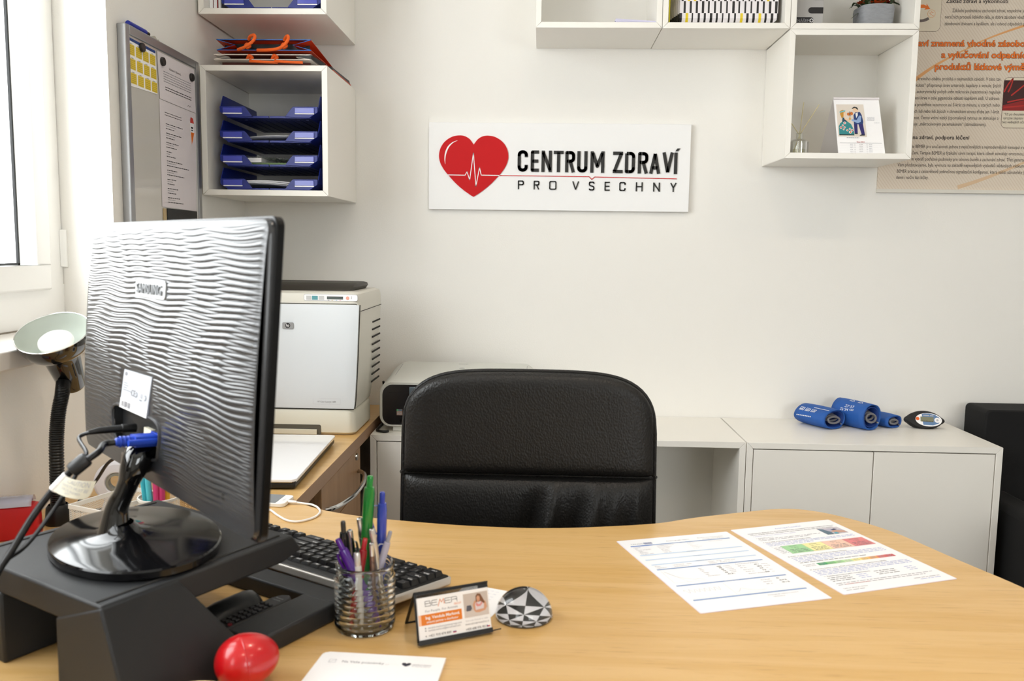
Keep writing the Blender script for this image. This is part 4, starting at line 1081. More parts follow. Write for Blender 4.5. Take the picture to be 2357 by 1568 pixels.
FI = frame((0, -.3066, 0), (1, 0, 0), (0, 0, 1))
dt = MB(M_black, FI)
dt.rect(-.4085, .776, -.3915, .794, .0002, mat('sticker_brown', '8C7060', .4)); dt.rect(-.4085, .7885, -.4035, .794, .0004, mat('sticker_green', '58A070', .4)); dt.rect(-.403, .7890, -.3925, .793, .0004, mat('sticker_teal', '4A6A80', .4))
for k in range(4): dt.dashes(-.407, -.393, .7855 - k * .0026, .0013, .0004, M_lgrey, k)
dt.rect(-.3985, .7545, -.372, .7635, .0002, mat('port_dark', '050505', .3)); dt.rect(-.391, .756, -.376, .760, .0004, M_grey)
dt.rect(-.4495 + .02, .842, -.31, .8428, .0002, M_gap)
dt.build('front_marks', ij, world=True)
MB(mat('inkjet_smoke', '59646C', .2)).box(-.372, -.312, .836, -.28, -.3062, .8595).build('card_cover', ij, world=True, bevel=.003)
FT = frame((-.238, -.115, .8905), (1, 0, 0), (0, 1, .115))
lg = MB(M_grey, FT); lg.text('Canon', 0, .035, .011, .0004, M_grey, align='c', bold=.01)
lg.lathe([(.0085, 0), (.0085, .0012), (.0065, .0014), (.0001, .0008)], 20, M_chrome, ctr=(0, -.012, 0)); lg.build('lid_logo', ij, world=True)
# cables behind/between the printers
pc = thing('printer_cable', 'black power cable lying between the two printers', 'cable', (-.46, -.2, .7276))
MB(M_black).tube(spline([(-.474, -.16, .85), (-.470, -.15, .80), (-.468, -.17, .745), (-.4665, -.22, .7325), (-.466, -.28, .7320), (-.464, -.31, .7318), (-.444, -.325, .7318), (-.430, -.318, .7318)], 6), .0036, 8).build('cord', pc, world=True)
pl_ = thing('power_adapter', 'black power adapter block in the dark gap between the printers', 'power adapter', (-.4665, -.10, .7276))
MB(M_black).box(-.4755, -.15, .7280, -.4620, -.05, .78).build('adapter_body', pl_, world=True, bevel=.003)

# ================================================================ OFFICE CHAIR
def leather():
    m = bpy.data.materials.new('black_leather'); m.use_nodes = True
    nt = m.node_tree; b = nt.nodes['Principled BSDF']; N = nt.nodes.new; L = nt.links.new
    b.inputs['Base Color'].default_value = (.010, .0095, .009, 1); b.inputs['Roughness'].default_value = .42; b.inputs['Specular IOR Level'].default_value = .32
    tc = N('ShaderNodeTexCoord'); mp = N('ShaderNodeMapping'); mp.inputs['Scale'].default_value = (1, 1, .7); L(tc.outputs['Object'], mp.inputs[0])
    v = N('ShaderNodeTexVoronoi'); v.inputs['Scale'].default_value = 300; v.feature = 'SMOOTH_F1'; L(mp.outputs[0], v.inputs['Vector'])
    n = N('ShaderNodeTexNoise'); n.inputs['Scale'].default_value = 16; n.inputs['Detail'].default_value = 2; L(tc.outputs['Object'], n.inputs['Vector'])
    b1_ = N('ShaderNodeBump'); b1_.inputs['Strength'].default_value = .55; b1_.inputs['Distance'].default_value = .0016; b1_.invert = True; L(v.outputs['Distance'], b1_.inputs['Height'])
    b2_ = N('ShaderNodeBump'); b2_.inputs['Strength'].default_value = .25; b2_.inputs['Distance'].default_value = .004; L(n.outputs[0], b2_.inputs['Height']); L(b2_.outputs[0], b1_.inputs['Normal']); L(b1_.outputs[0], b.inputs['Normal'])
    return m
M_lea = leather()
CXC, YC = -.0215, -.965
och = thing('office_chair', 'black leather high-back office chair pushed up to the far side of the desk', 'chair', (CXC, -1.12, 0))
A0 = .2575
def ztop(s): return 1.0055 - .106 * (1 - max(0, 1 - abs(s) ** 5) ** (1 / 2.2)) - .006 * s * s
ZS = .790
def yb_(z): return YC + .045 * (z - .79)      # slightly reclined
def padfn(z0f, z1f, T, sgn, wr=False):
    def f(u, v):
        s = 2 * u - 1; s = math.sin(s * PI / 2) * .35 + s * .65
        z0, z1 = z0f(s), z1f(s); t = v; tt = (math.sin((2 * t - 1) * PI / 2) * .4 + (2 * t - 1) * .6 + 1) / 2
        z = z0 + (z1 - z0) * tt
        a = A0 + .004 * (1 - (z - .6) / .4)
        e = max(0, (1 - abs(s) ** 9)) ** .5 * max(0, (1 - abs(2 * tt - 1) ** 12)) ** .5
        y = yb_(z) - sgn * T * e
        if wr:
            d = max(0, (ZS - z)) / .12
            for cx, w, am, sl in ((.235, .05, .011, -.5), (.43, .045, -.004, -.5), (.56, .055, .010, -.4), (.70, .06, .006, -.3), (.06, .08, -.008, -.3), (.87, .035, .005, -.1)):
                y -= sgn * 2.1 * am * math.exp(-((s - cx * 1.0 - sl * .18 * d) / w) ** 2) * min(1, d * 1.3) * e
        return (CXC + a * s * 1.0, y, z)
    return f
for nm, z0, z1, w_ in (('upper_back_pad', lambda s: ZS + .0015, ztop, False), ('lower_back_pad', lambda s: .44, lambda s: ZS - .0015, True)):
    MB(M_lea).grid(padfn(z0, z1, .030, 1, w_), 90, 50).grid(padfn(z0, z1, .026, -1), 40, 24).build(nm, och, world=True, fixn=False, angle=80)
pp = []
for i in range(41):
    s = -1 + 2 * i / 40; s = math.sin(s * PI / 2)
    pp.append((CXC + (A0 + .001) * s, yb_(ztop(s)), ztop(s)))
side = lambda s: [(CXC + s * (A0 + .0015 + .004 * (1 - (z - .6) / .4)), yb_(z), z) for z in (.44, .52, .60, .70, .785, .79, .84, .88)]
pp = side(-1) + pp[1:-1] + side(1)[::-1]
MB(M_lea).tube(pp, .0042, 8).build('piping', och, world=True)
sx_ = MB(M_lea)
for s in (-1, 1): sx_.tube([(CXC + s * (A0 + .002), YC - .006, ZS), (CXC + s * (A0 + .006), YC, ZS), (CXC + s * (A0 + .002), YC + .006, ZS)], .0042, 8)
sx_.tube([(CXC - A0, YC - .004, ZS), (CXC, YC - .006, ZS), (CXC + A0, YC - .004, ZS)], .0022, 6)
sx_.build('seam', och, world=True)
st_ = MB(mat('stitch_grey', '6A6A6A', .7))
for i in range(8, len(pp) - 8):
    a, b = Vector(pp[i]), Vector(pp[i + 1]); L_ = (b - a).length; k = max(1, int(L_ / .006))
    inn = (Vector((CXC, YC, .85)) - a).normalized() * .0072
    for q in range(k):
        p = a.lerp(b, (q + .2) / k) + inn; p2 = a.lerp(b, (q + .75) / k) + inn
        st_.tube([p + Vector((0, -.0105, 0)), p2 + Vector((0, -.0105, 0))], .0005, 4, cap=False)
st_.build('stitching', och, world=True, kind='stuff')
seat = MB(M_lea); seat.grid(lambda u, v: (CXC + (2 * u - 1) * .26, YC - .02 - .48 * v, .44 + .05 * (max(0, 1 - abs(2 * u - 1) ** 6) * max(0, 1 - abs(2 * v - 1) ** 8)) ** .5), 24, 24)
seat.box(CXC - .255, YC - .50, .40, CXC + .255, YC - .02, .442); seat.build('seat', och, world=True)
MB(M_chrome).lathe([(.028, .10), (.028, .40)], 20, ctr=(CXC, -1.22, 0), cap=True).build('gas_column', och, world=True)
for k in range(5):
    a = PI / 2 + 2 * PI * k / 5; c_, s_ = math.cos(a), math.sin(a)
    MB(M_black).tube([(CXC, -1.22, .115), (CXC + .15 * c_, -1.22 + .15 * s_, .105), (CXC + .30 * c_, -1.22 + .30 * s_, .075)], [.026, .022, .016], 8).build('base_arm', och, world=True)
    MB(M_black).tube([(CXC + .30 * c_ - .02 * s_, -1.22 + .30 * s_ + .02 * c_, .028), (CXC + .30 * c_ + .02 * s_, -1.22 + .30 * s_ - .02 * c_, .028)], .027, 16).build('castor', och, world=True)
MB(M_black).box(CXC - .05, YC + .01, .38, CXC + .05, YC + .03, .62).build('back_bracket', och, world=True)

# black armchair at the right edge
ac = thing('armchair', 'black fabric armchair against the wall at the right picture edge, beyond the cabinets', 'armchair', (1.75, -.35, 0))
M_bf = mat('black_fabric', '070708', .85, bump=.5, bscale=700)
bk_ = MB(M_bf); loft(bk_, [[(a, y, b) for a, b in rrect(1.326 + d, .10, 2.10 - d, .797 + e, .014)] for y, d, e in ((-.16, .004, -.004), (-.155, 0, 0), (-.035, 0, 0), (-.03, .004, -.004))])
bk_.build('backrest', ac, world=True)
MB(M_bf).box(1.40, -.72, .10, 2.03, -.161, .44).build('seat', ac, world=True, bevel=.03, seg=4)
for x in (1.305, 2.035): MB(M_bf).box(x, -.74, .06, x + .09, -.161, .56).build('armrest', ac, world=True, bevel=.02, seg=3)  # solid sides reach down low to stand in for the dark floor shade
for x in (1.33, 2.06):
    for y in (-.70, -.09): MB(M_black).box(x, y, 0, x + .04, y + .04, .10).build('leg', ac, world=True)
bg_ = thing('black_bag', 'black handbag with grey piping standing on the floor in front of the black armchair', 'bag', (1.42, -.86, 0))
MB(mat('black_nylon', '0A0A0B', .6)).box(1.30, -.88, .002, 1.56, -.76, .575).build('bag_body', bg_, world=True, bevel=.03, seg=4)
MB(M_grey).tube(spline([(1.31, -.882, .56), (1.305, -.885, .572), (1.34, -.887, .580), (1.40, -.887, .578), (1.52, -.887, .578)], 6), .003, 6).build('piping', bg_, world=True)
MB(M_black).tube(spline([(1.35, -.82, .57), (1.34, -.82, .66), (1.37, -.82, .72), (1.45, -.82, .72), (1.49, -.82, .66), (1.48, -.82, .57)], 6), .010, 8).build('handle', bg_, world=True)

# ================================================================ BLOOD PRESSURE CUFFS
ZT = .7276
M_cuff = mat('royal_blue_nylon', '1F58A8', .6, bump=.4, bscale=900); M_cuffin = mat('dark_blue_nylon', '143A86', .7); M_hose = mat('grey_rubber_hose', '77767A', .35)
def cuff(label, c, ang, L, a, b, turns, marks, squash=0, hose=True):
    """rolled cuff: axis direction ang (deg) on the cabinet top, opening at c, spiral cross-section a x b"""
    t = thing('blood_pressure_cuff', label, 'blood pressure cuff', (c[0], c[1], ZT), group='rolled blue blood pressure cuffs')
    dx, dy = math.cos(math.radians(ang)), math.sin(math.radians(ang)); px_, py_ = -dy, dx
    z0 = ZT + b + .002
    def S(s, th, k=1.0):
        r = 1 - .055 * (th / (2 * PI))
        w = a * r * math.cos(th) * k; h = b * r * math.sin(th) * k * (1 - .10 * math.cos(th) * squash)
        wob = .0015 * math.sin(3 * th + s * 4)
        q = 1 + .10 * (s - .5) * squash
        return (c[0] + dx * L * s + px_ * (w * q), c[1] + dy * L * s + py_ * (w * q), z0 + (h + wob) * 1.0 - .0015)
    m = MB(M_cuff); m.grid(lambda u, v: S(v, -PI * .75 + 2 * PI * turns * u), int(40 * turns), 6)
    o = m.build('cuff_wrap', t, world=True, fixn=False, angle=80); sd = o.modifiers.new('s', 'SOLIDIFY'); sd.thickness = .0022
    m = MB(M_cuffin); m.grid(lambda u, v: S(v * .96 + .02, -PI * .75 + 2 * PI * u, .80 if not squash else .86), 40, 4)
    o = m.build('inner_lining', t, world=True, fixn=False, angle=80); sd = o.modifiers.new('s', 'SOLIDIFY'); sd.thickness = .002
    if hose:
        h = MB(M_hose)
        for k in range(3):
            pts = []
            for i in range(20):
                th = 2 * PI * i / 20; f_ = .52 - .08 * k
                pts.append((c[0] + dx * (.004 + .010 * k + .006 * math.sin(th + k)) + px_ * a * f_ * math.cos(th), c[1] + dy * (.004 + .010 * k) + py_ * a * f_ * math.cos(th), z0 - b * .12 + b * f_ * .62 * math.sin(th) + .004 * k))
            h.tube(pts, .0034, 8, closed=True)
        h.build('coiled_hose', t, world=True)
        MB(M_chrome).tube([S(-.02, PI * 1.22, .62), S(-.02, PI * 1.2, .72), S(.02, PI * 1.2, .76)], .0030, 8).build('metal_ring', t, world=True)
    if marks:
        mk_ = MB(mat('white_print', 'DDE4F0', .6))
        def SP(s, th): 
            p = S(s, th, 1.0); q = S(s, th, 1.12); d = Vector(q) - Vector(p); d = d / d.length
            return tuple(Vector(p) + d * .0014)
        def tx(s_, s0, th0, sz, flip, kx=1):
            v, f = textgeo(s_, .01, 0, 2)
            sg = -1 if flip else 1
            mk_.add([SP(s0 + sg * p[0] * sz * kx / L, th0 + sg * p[1] * sz / b) for p in v], f)
        if marks == 1:
            for k in range(3):
                s0, t0 = .80 - .0 * k, 0
                a0 = .30 + 0 * k
                sc = .90 - .19 * k
                for (u0, v0, u1, v1) in ((0, 0, .14, .03), (0, .30, .14, .33), (0, 0, .018, .33), (.122, 0, .14, .33)):
                    q = [(sc - u0, v0), (sc - u1, v0), (sc - u1, v1), (sc - u0, v1)]
                    mk_.add([SP(x, PI * .20 + y) for x, y in q], [(0, 1, 2, 3)])
                mk_.add([SP(sc - .03, PI * .20 + .05), SP(sc - .06, PI * .20 + .05), SP(sc - .11, PI * .20 + .28), SP(sc - .08, PI * .20 + .28)], [(0, 1, 2, 3)])
                mk_.add([SP(sc - .02, PI * .20 + .08), SP(sc - .12, PI * .20 + .08), SP(sc - .12, PI * .20 + .12), SP(sc - .02, PI * .20 + .12)], [(0, 1, 2, 3)])
            for k in range(9): mk_.add([SP(.90 - .055 * k, PI * .04), SP(.86 - .055 * k, PI * .04), SP(.86 - .055 * k, PI * .04 - .12), SP(.90 - .055 * k, PI * .04 - .12)], [(0, 1, 2, 3)])
            mk_.add([SP(.55, PI * .38), SP(.05, PI * .38), SP(.05, PI * .36), SP(.55, PI * .36)], [(0, 1, 2, 3)])
        else:
            tx('22-32', .62, PI * .26, .013, True, 1.1); tx('27-34 cm', .72, PI * .16, .013, True, 1.0)
            for sc in (.30, .55):
                mk_.add([SP(sc + .07 * math.cos(q) * 1.0, PI * .40 + .22 * math.sin(q)) for q in [PI * k / 8 for k in range(9)]] + [SP(sc + .055 * math.cos(q), PI * .40 + .17 * math.sin(q)) for q in [PI * k / 8 for k in range(8, -1, -1)]], [(k, k + 1, 16 - k, 17 - k) for k in range(8)])
                mk_.add([SP(sc - .04, PI * .40), SP(sc + .04, PI * .40), SP(sc + .04, PI * .40 + .05), SP(sc - .04, PI * .40 + .05)], [(0, 1, 2, 3)])
        mk_.build('white_print', t, world=True, fixn=False)
    return t
cuff('rolled blue blood pressure cuff leftmost on the white cabinet, three small symbols on it', (.886, -.150), 120, .115, .047, .030, 1.55, 1, .6)
cuff('tallest rolled blue blood pressure cuff, in the middle of the group', (.994, -.155), 120, .120, .040, .040, 1.5, 2, 0)
cuff('small flattened blue blood pressure cuff next to the black gauge', (1.078, -.115), 118, .070, .032, .020, 1.45, 0, .6)
gd = thing('blood_pressure_gauge', 'black almond-shaped pressure gauge with small display at the right of the cuffs', 'pressure gauge', (1.165, -.10, ZT))
FGd = frame((1.170, -.112, ZT + .0280), (1, -.08, -.035), (.03, .40, 1))
gm = MB(mat('soft_black_rubber', '131314', .55))
def alm(k, n=40):
    out = []
    for i in range(n):
        th = 2 * PI * i / n; x = .0535 * math.cos(th); y = .0285 * math.sin(th) * (1 - .12 * math.cos(th) ** 2)
        if abs(math.cos(th)) > .9: x *= 1 + .10 * (abs(math.cos(th)) - .9) / .1
        out.append((x * k, y * k))
    return out
rings = [(.80, -.030), (.93, -.024), (1.0, -.012), (.99, -.004), (.90, .0005)]
n = 40
vv = [(x, y, z) for k, z in rings for x, y in alm(k)]
gm.M = FGd
gm.add(vv, [(i * n + k, i * n + (k + 1) % n, (i + 1) * n + (k + 1) % n, (i + 1) * n + k) for i in range(4) for k in range(n)], None, True)
gm.add(vv[:n], [tuple(range(n))[::-1]]); gm.add(vv[-n:], [tuple(range(n))])
gm.build('rubber_housing', gd, world=True)
gf = MB(M_paper, FGd)
def oval(cx, cy, rx, ry, z, m, n=28): gf.poly([(cx + rx * math.cos(2 * PI * k / n), cy + ry * math.sin(2 * PI * k / n)) for k in range(n)], z, m)
oval(.010, 0, .0385, .0205, .0010, M_paper)
gf.poly([(-.010, .0165), (-.002, .0185), (.012, .0192), (.028, .0165), (.040, .009), (.044, 0), (.038, -.010), (.022, -.0165), (-.006, -.0165), (-.008, -.004)], .0014, mat('gauge_blue', '5F7FA8', .5))
gf.rect(-.014, -.0065, .024, .0085, .0018, mat('gauge_lcd', '7E7F68', .25)); gf.dashes(-.010, .022, -.0055, .0022, .002, M_ink, 4)
gf.dashes(-.006, .024, .0115, .004, .0018, M_lgrey, 6)
oval(-.0225, .0015, .0052, .0050, .0020, mat('gauge_orange', 'E0601C', .4)); oval(.0345, .0, .0085, .0080, .0020, M_paper); oval(.0345, .0, .0035, .0034, .0026, M_lgrey)
gf.build('face', gd, world=True, label='white and blue face with grey display and orange button')

# ================================================================ LAPTOP, PHONE
lp = thing('laptop', 'closed white laptop with black underside on the side desk in front of the laser printer', 'laptop', (-.515, -.77, .7494), rz=math.radians(2.6))
MB(mat('laptop_black', '151412', .4)).box(-.275, -.21, .0025, .0, .205, .0155).build('base', lp, bevel=.004)
lid = MB(mat('laptop_white_lid', 'F4F4F6', .18, coat=.6)); lid.prism(rrect(-.278, -.213, .003, .208, .014), .0175, .0238); lid.build('lid', lp, bevel=.0012)
MB(M_chrome).prism(rrect(-.277, -.212, .002, .207, .013), .0158, .0174).build('metal_rim', lp)
for x in (-.25, -.03):
    for y in (-.18, .17): MB(M_black).box(x, y, 0, x + .015, y + .015, .0026).build('rubber_foot', lp)
phn = thing('smartphone', 'white smartphone with charging lead plugged in, beside the monitor edge', 'smartphone', (-.5185, -1.083, .7494), rz=math.radians(-35))
# local frame: y axis along the phone towards the plug end
MB(mat('phone_white', 'EFEFEC', .2)).prism(rrect(-.029, -.058, .029, .058, .009), .0006, .0082).build('body', phn, bevel=.001)
ps = MB(mat('phone_screen', '4A4E54', .05, coat=1)); ps.prism(rrect(-.026, -.044, .026, .040, .001), .0083, .0088); ps.build('screen', phn)
hb = MB(M_lgrey); hb.poly(rrect(-.007, .0445, .007, .0505, .003), .0084); hb.poly(rrect(-.0063, .0452, .0063, .0498, .0026), .0086, M_paper); hb.build('home_button', phn)
phn.location = (-.548, -1.066, .7494); phn.rotation_euler = (0, 0, math.radians(-95))
ca = thing('charging_cable', 'thin white charging cable looping on the desk from the smartphone', 'cable', (-.46, -1.13, .7494))
cpts = spline([(-.478, -1.0775, .7545), (-.46, -1.077, .7518), (-.442, -1.083, .7518), (-.425, -1.102, .7518), (-.4145, -1.128, .7518), (-.416, -1.157, .7518), (-.430, -1.179, .7518), (-.446, -1.187, .7518), (-.465, -1.178, .7518), (-.488, -1.153, .7518), (-.518, -1.118, .7518), (-.55, -1.118, .7518), (-.60, -1.14, .7518)], 8)
M_cab = mat('white_cable', 'F0EFEE', .4)
MB(M_cab).tube(cpts, .0021, 10).build('lead', ca, world=True)
MB(M_cab).tube([(-.4905, -1.0755, .7545), (-.4785, -1.0770, .7545)], .0032, 10).tube([(-.481, -1.0768, .7545), (-.474, -1.0775, .7545)], .0026, 8).build('plug', ca, world=True)
# ================================================================ MONITOR RISER
rs = thing('monitor_riser', 'matte black plastic monitor riser with legs at the front left of the desk', 'monitor stand', (-.4639, -1.8306, .7494), rz=math.radians(60))
# local: x towards the user side, y to the left wall, z up
MR = M_blackmatte
MB(MR).prism([(0, .088), (.255, .088), (.290, .097), (.274, .1206), (0, .1206)], 0, .29, axis='y').build('platform', rs, bevel=.003)
for a, b in ((0, .29),):
    pass
def leg_(y0b, y1b, y0t, y1t):
    return MB(MR).hexa([(-.001, y0b, 0), (.173, y0b, 0), (.173, y1b, 0), (-.001, y1b, 0), (-.001, y0t, .114), (.095, y0t, .114), (.095, y1t, .087), (-.001, y1t, .087)])
l1 = MB(MR).hexa([(-.0012, -.045, 0), (.176, -.045, 0), (.176, .088, 0), (-.0012, .088, 0), (-.0012, -.0005, .1195), (.096, -.0005, .1195), (.096, .087, .0878), (-.0012, .087, .0878)])
l1.build('leg', rs, bevel=.003)
l2 = MB(MR).hexa([(-.0012, .202, 0), (.176, .202, 0), (.176, .335, 0), (-.0012, .335, 0), (-.0012, .203, .0878), (.096, .203, .0878), (.096, .2905, .1195), (-.0012, .2905, .1195)])
l2.build('leg', rs, bevel=.003)
for y0, y1 in ((-.045, .014), (.276, .335)):
    MB(MR).box(.17, y0, 0, .3065, y1, .026).build('side_rail', rs, bevel=.0035)
MB(MR).box(.3075, -.040, .0, .3455, .332, .0235).build('cross_bar', rs, bevel=.003)
gr_ = MB(M_gap)
for y in (.014, .276): gr_.box(.004, y - .0015, .1200, .262, y + .0015, .1217)
gr_.build('groove', rs)

gc = thing('glasses_case', 'rounded black case lying under the monitor riser', 'case', (-.4639, -1.8306, .7494), rz=math.radians(60))
sc_ = MB(mat('case_black', '1E1F20', .35))
loft(sc_, [[(x, y, z) for y, z in [(.069 + .024 * w * math.cos(PI * k / 12), .001 + .034 * w * math.sin(PI * k / 12)) for k in range(13)]] for x, w in ((.180, .35), (.184, .7), (.192, .93), (.205, 1), (.25, 1), (.262, .93), (.270, .7), (.273, .35))])
sc_.build('case_body', gc)
rc = thing('remote_control', 'black remote control with rows of buttons lying under the monitor riser', 'remote control', (-.4639, -1.8306, .7494), rz=math.radians(60))
rb = MB(mat('remote_black', '1B1B1D', .4)); rb.prism([(.178, .018), (.275, .016), (.288, .020), (.295, .030), (.289, .040), (.276, .045), (.178, .043)], .002, .024)
rb.build('body', rc, bevel=.003)
bt_ = MB(mat('remote_button', '2C2C2F', .5))
for i in range(8):
    for j in range(3):
        x, y = .186 + i * .0093, .0215 + j * .0075; bt_.box(x, y, .024, x + .0055, y + .0048, .0258)
bt_.build('buttons', rc, bevel=.0005)
pw = MB(mat('remote_red', '8A2430', .5)); pw.lathe([(.0028, .0245), (.0028, .0262), (.0016, .0262)], 14, ctr=(.184, .0205, 0)); pw.build('power_button', rc)
rt_ = MB(M_lgrey); rt_.M = frame((.270, .038, .0243), (0, -1, 0), (1, 0, 0))
rt_.text('Panasonic', .0, .006, .0045, 0, M_lgrey, w=.014); rt_.text('VIDEO/SYSTEM', .0, .0, .003, 0, M_lgrey, w=.014); rt_.build('brand_text', rc)

# ================================================================ MONITOR
mon = thing('computer_monitor', 'black flat computer monitor seen from behind, rippled back, standing on the black riser', 'monitor', (-.516, -1.643, .8702))
cen = Vector((-.4853, -1.6379, 1.1179)); FM = frame(cen, (.69671, -.71736, 0), (.0545, .0529, .9971))
HW, HH = .2875, .1655
def ripple(x, y):
    k = 2 * PI / .0072
    w1 = 1.7 * math.sin(x * 38 + 1.6 * math.sin(y * 37 + .7)) + .9 * math.sin(x * 15 + y * 21)
    w2 = 1.7 * math.sin(x * 45 + 2.4 + 1.8 * math.sin(y * 33 + 2.2)) + .9 * math.sin(x * 18 - y * 17 + 1)
    a = abs(math.sin(.5 * (k * y + w1))); b = abs(math.sin(.5 * (k * y + w2 + 1.9)))
    return min(a, b) ** .8
def fade(x, y):
    e = min(HW - abs(x), HH - abs(y)); f = max(0, min(1, (e - .003) / .005))
    def rect_f(x0, y0, x1, y1, r):
        dx = max(x0 - x, 0, x - x1); dy = max(y0 - y, 0, y - y1)
        return max(0, min(1, math.hypot(dx, dy) / r))
    f *= rect_f(-.069, .070, .036, .092, .004) * rect_f(-.112, -.082, .004, -.030, .004) * rect_f(-.150, -.140, .034, -.082, .008)
    if y < -.125: f *= max(0, 1 - (-.125 - y) / .028)
    return f
def base_z(x, y):
    t = y / HH
    z = .004 * (1 - t * t)
    if t < -.25: z -= .0035 * ((-.25 - t) / .75) ** 1.8
    if t > .8: z -= .002 * ((t - .8) / .2) ** 2
    sx_ = abs(x) / HW
    return z - .0025 * sx_ ** 6
bay = [(-.1415, -.0855), (-.05, -.0815), (.026, -.0865), (.0235, -.1225), (.012, -.1335), (-.05, -.1385), (-.10, -.1375), (-.139, -.129)]
def inside(p, poly):
    c = False; n = len(poly)
    for i in range(n):
        a, b = poly[i], poly[i - 1]
        if (a[1] > p[1]) != (b[1] > p[1]) and p[0] < (b[0] - a[0]) * (p[1] - a[1]) / (b[1] - a[1]) + a[0]: c = not c
    return c
def shell_mat():
    m = mat('monitor_dark_plastic', '2E2F32', .24, spec=.75)
    return m
NX, NY = 170, 640
ms_ = MB(shell_mat())
cr = .016
def hw_(y):
    d = HH - abs(y)
    if d >= cr: return HW
    return HW - cr + math.sqrt(max(0, cr * cr - (cr - d) ** 2))
vs = []
for j in range(NY + 1):
    y = -HH + 2 * HH * j / NY; h = hw_(y * .99999)
    for i in range(NX + 1):
        x = (-1 + 2 * i / NX) * h
        f = fade(x, y)
        vs.append((x, y, base_z(x, y) + (  .0013 * ripple(x, y) * f if f > 0 else 0)))
fs = []
w = NX + 1
for j in range(NY):
    yc = -HH + 2 * HH * (j + .5) / NY
    for i in range(NX):
        xc = (-1 + 2 * (i + .5) / NX) * HW
        if -.145 < xc < .03 and -.142 < yc < -.08 and inside((xc, yc), bay): continue
        fs.append((j * w + i, j * w + i + 1, (j + 1) * w + i + 1, (j + 1) * w + i))
ms_.M = FM; ms_.add(vs, fs, None, True)
shell = ms_.build('back_shell', mon, world=True, fixn=False, angle=75)
# rim that joins the shell to the screen bezel
rim = MB(shell_mat(), FM)
def outl(hx_, hy_, r, z, n=8): return [(a, b, z(b) if callable(z) else z) for a, b in rrect(-hx_, -hy_, hx_, hy_, r, n)]
R_ = [outl(HW - .0004, HH - .0004, cr, lambda y: base_z(HW, y) - .0004), outl(HW + .0012, HH + .0012, cr, lambda y: base_z(HW, y) - .003), outl(HW + .0012, HH + .0015, cr, -.010)]
n = len(R_[0]); vv = [p for r in R_ for p in r]
rim.add(vv, [(i * n + k, i * n + (k + 1) % n, (i + 1) * n + (k + 1) % n, (i + 1) * n + k) for i in range(2) for k in range(n)], None, True)
rim.build('shell_rim', mon, world=True)
bz = MB(mat('bezel_gloss_black', '0A0A0B', .3, spec=.3), FM)
bz.prism(rrect(-HW - .003, -HH - .003, HW + .003, HH + .004, .012), -.0195, -.010); bz.build('bezel', mon, world=True, bevel=.0015)
MB(mat('screen_black', '050507', .1), FM).box(-HW + .015, -HH + .018, -.0200, HW - .015, HH - .015, -.0196).build('screen', mon, world=True)
# connector bay
by_ = MB(mat('bay_dark', '1A1B1D', .45), FM)
nb = len(bay)
by_.add([(x, y, .001) for x, y in bay] + [(x, y, -.0095) for x, y in bay], [(k, (k + 1) % nb, nb + (k + 1) % nb, nb + k) for k in range(nb)] + [tuple(range(nb, 2 * nb))], None)
by_.build('connector_bay', mon, world=True, fixn=False)
fr2 = MB(mat('bay_frame', '3A3B3E', .35), FM)
fr2.tube([(x, y, base_z(x, y) - .0004) for x, y in [(p.x, p.y) for p in spline([(a, b, 0) for a, b in bay], 5, closed=True)]], .0024, 8, closed=True)
fr2.build('bay_frame', mon, world=True)
so = MB(M_chrome, FM); so.box(-.010, -.116, -.0095, .016, -.101, -.006); so.build('video_socket', mon, world=True)
so = MB(mat('ivory_socket', 'E8E2CC', .5), FM); so.box(-.040, -.112, -.0095, -.014, -.100, -.004); so.build('second_socket', mon, world=True)
# brand plate
lp2 = MB(mat('brand_plate_grey', 'C9CACA', .3, metal=.2), FM)
lp2.prism([(a, b) for a, b in rrect(-.0685, .0695, .0365, .0925, .006)], .0028, .0050)
lp2.build('brand_plate', mon, world=True, bevel=.0006)
lt = MB(mat('brand_letters_grey', '85878A', .35, metal=.2), FM); lt.text('SAMSUNG', -.016, .0745, .0185, .0062, None, bold=0, ext=.0010, w=.088, align='c'); lt.build('brand_letters', mon, world=True)
# rating label
lz = .0046
ll = MB(mat('label_silver', 'C9CED6', .4), FM)
LB = [(-.112, -.0835), (-.0095, -.0835), (.0045, -.029), (-.0985, -.0305)]
ll.prism(LB, .0015, lz)
def LP(u, v): 
    a = (LB[0][0] + (LB[1][0] - LB[0][0]) * u, LB[0][1]); b = (LB[3][0] + (LB[2][0] - LB[3][0]) * u, LB[3][1] + (LB[2][1] - LB[3][1]) * u)
    return (a[0] + (b[0] - a[0]) * v, a[1] + (b[1] - a[1]) * v)
def lq(u0, v0, u1, v1, m, dz=.0002): ll.add([(*LP(a, b), lz + dz) for a, b in ((u0, v0), (u1, v0), (u1, v1), (u0, v1))], [(0, 1, 2, 3)], m)
lq(0, 0, 1, .26, M_paper)
lq(.03, .76, .97, .765, M_grey)
rr = random.Random(5); u = .06
while u < .42:
    w_ = rr.uniform(.006, .02); lq(u, .05, u + w_, .20, M_grey, .0004); u += w_ + rr.uniform(.006, .016)
for k in range(3): lq(.60, .05 + k * .06, .60 + .2, .07 + k * .06, M_lgrey, .0004)
for k in range(4): lq(.06, .66 - k * .06, .06 + (.14, .18, .14, .30)[k], .675 - k * .06, M_grey, .0004)
lq(.62, .90, .82, .915, M_lgrey, .0004); lq(.66, .84, .80, .855, M_lgrey, .0004); lq(.28, .90, .40, .912, M_lgrey, .0004)
def lt_(s, u, v, sz, m):
    vv_, ff = textgeo(s, .01); ll.add([(*LP(u + p[0] * sz, v + p[1] * sz * 1.6), lz + .0004) for p in vv_], ff, m)
lt_('CE', .36, .40, .14, M_grey)
